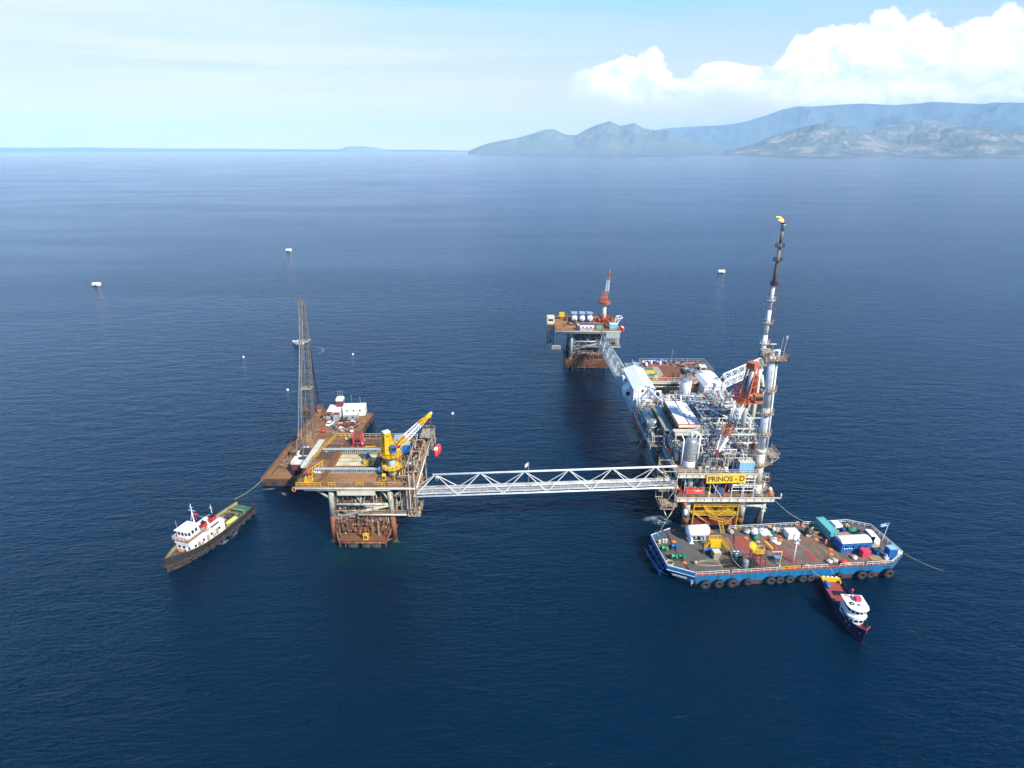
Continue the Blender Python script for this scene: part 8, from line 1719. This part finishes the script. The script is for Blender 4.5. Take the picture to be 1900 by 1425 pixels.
sp_=wb(592,762,WZ)+V((0,0,3.2)); s=MB().mat('boom_steel'); m_=foot+fd*.76
s.beam(m_+V((1.2,1,0)),sp_,.28,.28); s.beam(foot+fd*.6+V((1.4,1,0)),sp_+V((.8,0,0)),.2,.2); s.tube(top,sp_+V((.5,0,0)),.06,4); s.build('back_stay',LC)
s=MB().mat('rust'); p=wb(595,766,WZ); 
for x in (-1.2,1.2):
    for y in (-1,1): s.beam(V((p.x+x,p.y+y,WZ)),V((p.x+x*.5,p.y+y*.5,WZ+3.4)),.3,.3)
s.b(p.x-1.2,p.x+1.2,p.y-1,p.y+1,WZ+2.4,WZ+2.8); s.mat('rust_orange'); s.tube((p.x,p.y-1,WZ+1.2),(p.x,p.y+1,WZ+1.2),.9,12); s.build('anchor_winch',None,'rusty anchor winch at the far left corner of the work barge',cat='winch')
# cabins at the far end
container(wb(621,772)+V((0,1.5,0)),5.0,6.5,2.8,R(4),'white','white','white cabin at the far left of the group on the work barge',name='cabin',cat='cabin',windows=2)
container(wb(657,771)+V((0,1.8,0)),8.6,4.0,3.6,R(4),'white','white','larger white cabin at the far right end of the work barge',name='cabin',cat='cabin',windows=3)
container(wb(655,777)+V((-.6,-.3,0)),5.4,3.2,2.4,R(4),'galv','white','low pale cabin in front of the larger white one on the work barge',name='cabin',cat='cabin',windows=2)
p=wb(632,768)+V((0,1.5,0)); t=container(p,2.5,2.6,6.4,R(4),'red_dark','white','dark red tower cabin with a pale cap between the white cabins',name='tower_cabin',cat='cabin')
s=MB().mat('white'); s.b(p.x-1.35,p.x+1.35,p.y-1.4,p.y+1.4,WZ+5.4,WZ+6.3); s.build('pale_band',t)
for i,x in enumerate((-.8,.1,1.0)): antenna(p+V((x,.4,6.5)),3.0,('left','middle','right')[i]+' whip antenna of three on the dark red tower cabin')
antenna(wb(652,763)+V((0,2,3.7)),2.6,'white pole on the roof of the larger white cabin'); antenna(wb(668,766)+V((0,2,3.7)),2.6,'thin antenna at the right end of the larger white cabin roof')
container(wb(625,779)+V((0,0,0)),2.3,2.0,2.6,R(4),'galv','red_dark','grey shed with a dark red roof in front of the white cabins',name='shed',cat='shed')
machine_p=wb(609,778); s=MB().mat('galv'); s.b(machine_p.x-1.4,machine_p.x+1.4,machine_p.y-.8,machine_p.y+.8,WZ+.3,WZ+1.5); s.mat('rust'); s.b(machine_p.x-1.8,machine_p.x+1.8,machine_p.y-1,machine_p.y+1,WZ,WZ+.28); s.tube(machine_p+V((.5,0,1.5)),machine_p+V((.5,0,2.3)),.15,8); s.b(machine_p.x-1.7,machine_p.x+1.7,machine_p.y-1.1,machine_p.y+1.1,WZ+2.6,WZ+2.7); [s.beam(machine_p+V((x,y,0)),machine_p+V((x,y,2.6)),.1,.1) for x in (-1.6,1.6) for y in (-1,1)]; s.build('generator',None,'grey generator under a small rusty roof in front of the left white cabin',cat='generator')
p=wb(613,789); t=thing('pickup_truck','small white pickup truck parked in the middle of the work barge','pickup truck',p)
q=Matrix.Rotation(R(-15),3,'Z')
s=MB().mat('white'); s.box(p+V((0,0,.75)),(1.7,3.9,.55),M=q); s.box(p+q@V((0,-.3,1.3)),(1.5,1.7,.6),M=q); s.build('body',t)
s=MB().mat('glass'); s.box(p+q@V((0,-1.17,1.3)),(1.3,.06,.45),M=q); s.box(p+q@V((0,.57,1.3)),(1.3,.06,.45),M=q); s.box(p+q@V((.76,-.3,1.32)),(.05,1.4,.4),M=q); s.box(p+q@V((-.76,-.3,1.32)),(.05,1.4,.4),M=q); s.build('window',t)
for x in (-.8,.8):
    for y in (-1.3,1.25): s=MB().mat('rubber'); s.lathe(p+q@V((x,y,.36))-q@V((.1,0,0)),[(.2,0),(.36,.01),(.36,.2),(.2,.21)],14,q@Matrix.Rotation(R(90),3,'Y')); s.build('wheel',t)
s=MB().mat('dark_steel'); s.box(p+q@V((0,1.25,1.03)),(1.4,1.2,.04),M=q); s.build('cargo_bed',t)
p=wb(600,803); s=MB().mat('red'); lump(s,p+V((0,0,.7)),.9,.8,.8,3,amp=.3); s.mat('rust'); s.b(p.x-2.6,p.x-.6,p.y-.4,p.y+.4,WZ,WZ+.5); s.tube(p+V((-2.4,0,.6)),p+V((0,0,.6)),.15,8); s.build('pump',None,'red pump with a rusty motor on the open deck of the work barge',cat='pump')
s=MB().mat('rust'); p=wb(596,786); [s.beam(p+V((x,0,0)),p+V((x*.2,4.5,2.6)),.25,.25) for x in (-2.2,2.2)]; s.beam(p+V((-1.2,2,1.2)),p+V((1.2,2,1.2)),.2,.2); [s.beam(p+V((x,0,.2)),p+V((x*.4,-4,.2)),.22,.22) for x in (-2.2,2.2)]; s.build('a_frame',None,'rusty steel A-shaped frame left of the white pickup truck',cat='frame')
for i,(px,py,r_) in enumerate(((622,796,1.3),(638,783,1.4),(658,792,1.3),(648,796,1.0))):
    p=wb(px,py); s=MB().mat('rubber' if i<3 else 'rust'); s.torus(p+V((0,0,.4)),r_*.8,.35,None,18,7); 
    if i==1: s.torus(p+V((0,.1,1.0)),r_*.7,.33,None,18,7)
    s.build('tyre',None,['big dark tyre lying nearest the truck','stack of two dark tyres behind the red lattice piece','dark tyre lying at the right of the scrap heap','rusty ring lying beside the red lattice piece'][i]+' on the work barge',cat='tyre')
p=wb(638,794); s=MB().mat('red_dark'); lattice(s,p+V((-3,-.6,.8)),p+V((3.6,1.6,.9)),1.3,1.3,6,.14,.09,side=(0,1,0)); s.build('lattice_piece',None,'dark red lattice boom piece lying on the work barge',cat='boom piece')
a=wb(632,776); junk(-68,-58.5,198,209,WZ,31,70,None,'wide heap of rusty scrap and planks in front of the white cabins')
s=MB(); rr=random.Random(5)
for i in range(22): s.mat(rr.choice(['tan','netting','red_dark','timber','white_worn','galv'])); lump(s,(rr.uniform(-66,-58.8),rr.uniform(199,208),WZ+.35),rr.uniform(.4,1.1),rr.uniform(.4,1.0),rr.uniform(.3,.7),i,8,6)
s.build('rubbish_heap',None,'mixed pale and reddish rubbish heap in front of the larger white cabin',cat='rubbish')
junk(-77,-71,170,185,WZ,33,16,None,'loose rusty pipes on the left deck of the work barge',)
antenna(V((-65.2,166.2,WZ)),1.6,'short white staff at the near end of the work barge')
# ================================================================== buoys, launch, floats, ropes
def buoy(p,w_,label,rz=0,post=True,sty=0):
    p=V(p); t=thing('mooring_buoy',label,'buoy',(p.x,p.y,0)); M=Matrix.Rotation(rz,3,'Z')@Matrix.Rotation(R(90),3,'Y'); r=w_*.28
    s=MB().mat('white'); s.lathe(p+V((0,0,r*.55)),[(r*.2,-w_/2),(r*.85,-w_/2*.94),(r,-w_/2*.8),(r,w_/2*.8),(r*.85,w_/2*.94),(r*.2,w_/2)],20,M); s.build('body',t)
    s=MB().mat('dark_steel'); s.torus(p+V((0,0,r*.55)),r*1.01,.12,M,20,5); s.lathe(p+V((0,-r*.99,r*.5)),[(w_*.08,0),(w_*.08,.1)],10,Matrix.Rotation(R(90),3,'X')); s.tube(p+V((0,0,r*1.5)),p+V((0,0,r*2.1)),.25,6); s.torus(p+V((0,0,r*2.1)),.5,.12,Matrix.Rotation(R(90),3,'X'),12,5); s.build('mooring_eye',t)
    s=MB().mat('rubber'); s.tube(p+V((-w_*.35,-r*1.0,.1)),p+V((w_*.35,-r*1.0,.1)),.35,8); s.build('rub_bar',t)
buoy((-327.1,465.9,0),6.2,'white mooring buoy at the left edge, nearest of the three far buoys')
buoy((-235.4,637,0),6.2,'white mooring buoy on the open sea up from the lattice crane')
buoy((182.1,518.9,0),6.0,'white mooring buoy on the open sea left of the flare stack')
fr,L_,u_,v_,a_=frame_of(at(562,640,0),at(546,637,0))
L_=7.5; lb=thing('motor_launch','small white motor launch passing behind the tall lattice crane','boat',at(553,638,0))
boat_hull(lb,fr,None,L_,2.4,[(-.3,1.0,.8,1.0,'white','hull')],{'bulwark':'white'},.7,.4,deckmat='walk_grey',capmat='white',bulw=.25,n=12); house(lb,fr,1.5,4.2,1.7,.7,1.9,'white','white',.1,.1,2,0,'cabin',.6,.4)
for i,(px,py) in enumerate(((840,768),(534,724),(452,663),(655,658))):
    s=MB().mat('white'); p=at(px,py,0); s.ball(p+V((0,0,.15)),.55,10,8); s.mat('galv'); s.torus(p+V((0,0,.75)),.15,.05,Matrix.Rotation(R(90),3,'X'),8,4); s.build('float',None,['small white float between the rusty platform and the far platform','tiny white float left of the lattice crane boom','tiny white float on the open sea far left of the crane','tiny white float right of the crane boom top'][i],cat='float')
rope([at(437,936,1.0)+V((0,0,1.8)),V((-79.2,165.2,2.4))],.07,'rope','pale towline from the tug stern to the rusty work barge',sag=.6,name='towline')
rope([(71.8,142,10.6),G(40,18,BZ+.3)],.06,'rope','mooring rope from the big platform down to the back rail of the barge',sag=1.2)
rope([(45.8,141.2,10.4),G(-4,16,BZ+1.2)],.05,'rope','thin rope from the big platform to the left bow corner of the barge',sag=.3)
rope([G(56,4.5,BZ+.4),(122,120.5,-.3)],.035,'rope','mooring rope leading off from the right tip of the barge',sag=2)
rope([G(29.5,.3,BZ+.2),(76.3,118.8,1.9)],.05,'rope','left stern line between the barge and the supply boat',sag=.1); rope([G(34.6,.3,BZ+.2),(79.8,118.6,1.9)],.05,'rope','right stern line between the barge and the supply boat',sag=.1)

for nme,s in BULK.items(): s.build('small_pipework',bpy.data.objects[nme],kind='stuff')

def foam(label,pts,seed,dens=40,rmax=.35):
    dens=int(dens*1.6)
    rr=random.Random(seed); s=MB().mat('foam')
    for (x,y,rx,ry,rot) in pts:
        for i in range(dens):
            a=rr.uniform(0,6.283); q=math.sqrt(rr.random()); dx,dy=math.cos(a)*q*rx,math.sin(a)*q*ry; c,s_=math.cos(rot),math.sin(rot); X=x+dx*c-dy*s_; Y=y+dx*s_+dy*c
            r0=rr.uniform(.04,rmax*.55)*(1.2-q); n=7; s._add([(X+r0*rr.uniform(.6,1.6)*math.cos(6.283*k/n)*1.8,Y+r0*rr.uniform(.5,1.1)*math.sin(6.283*k/n),.012+.002*(i%5)) for k in range(n)],[tuple(range(n))])
    return s.build('foam',None,label,kind='stuff',cat='foam')
foam('white foam where water pours down beside the big platform',[(43.2,146,3.2,2.2,.2),(41,147.5,3.5,1.2,.3)],1,150,.3)
foam('thin foam along the tug waterline',[(-78.6,136,1.6,.8,1.2),(-77.4,140,.8,3,0)],2,60,.2)
foam('thin foam off the near end of the work barge',[(-77,163.4,2.6,.6,.2),(-71,160.5,1.6,.5,2.4)],3,60,.22)
foam('foam at the jacket legs',[(AX+dx,AY+dy,1.6,1.1,0) for dx in (-.8,16.3) for dy in (-.6,18.6)]+[(x,y,1.8,1.3,0) for x in (49.3,64.7) for y in (143.8,)]+[(CXX-.8,CYY-.6,1.8,1.2,0),(CXX+16.3,CYY-.6,1.8,1.2,0)],4,22,.16)
lw=[]
for i in range(26):
    t_=i/25; p=at(562+38*math.sin(t_*2.2),641+14*t_**1.5,0); lw.append((p.x,p.y,1.6,.5,0))
foam('curved wake behind the small white launch',lw,5,9,.3)
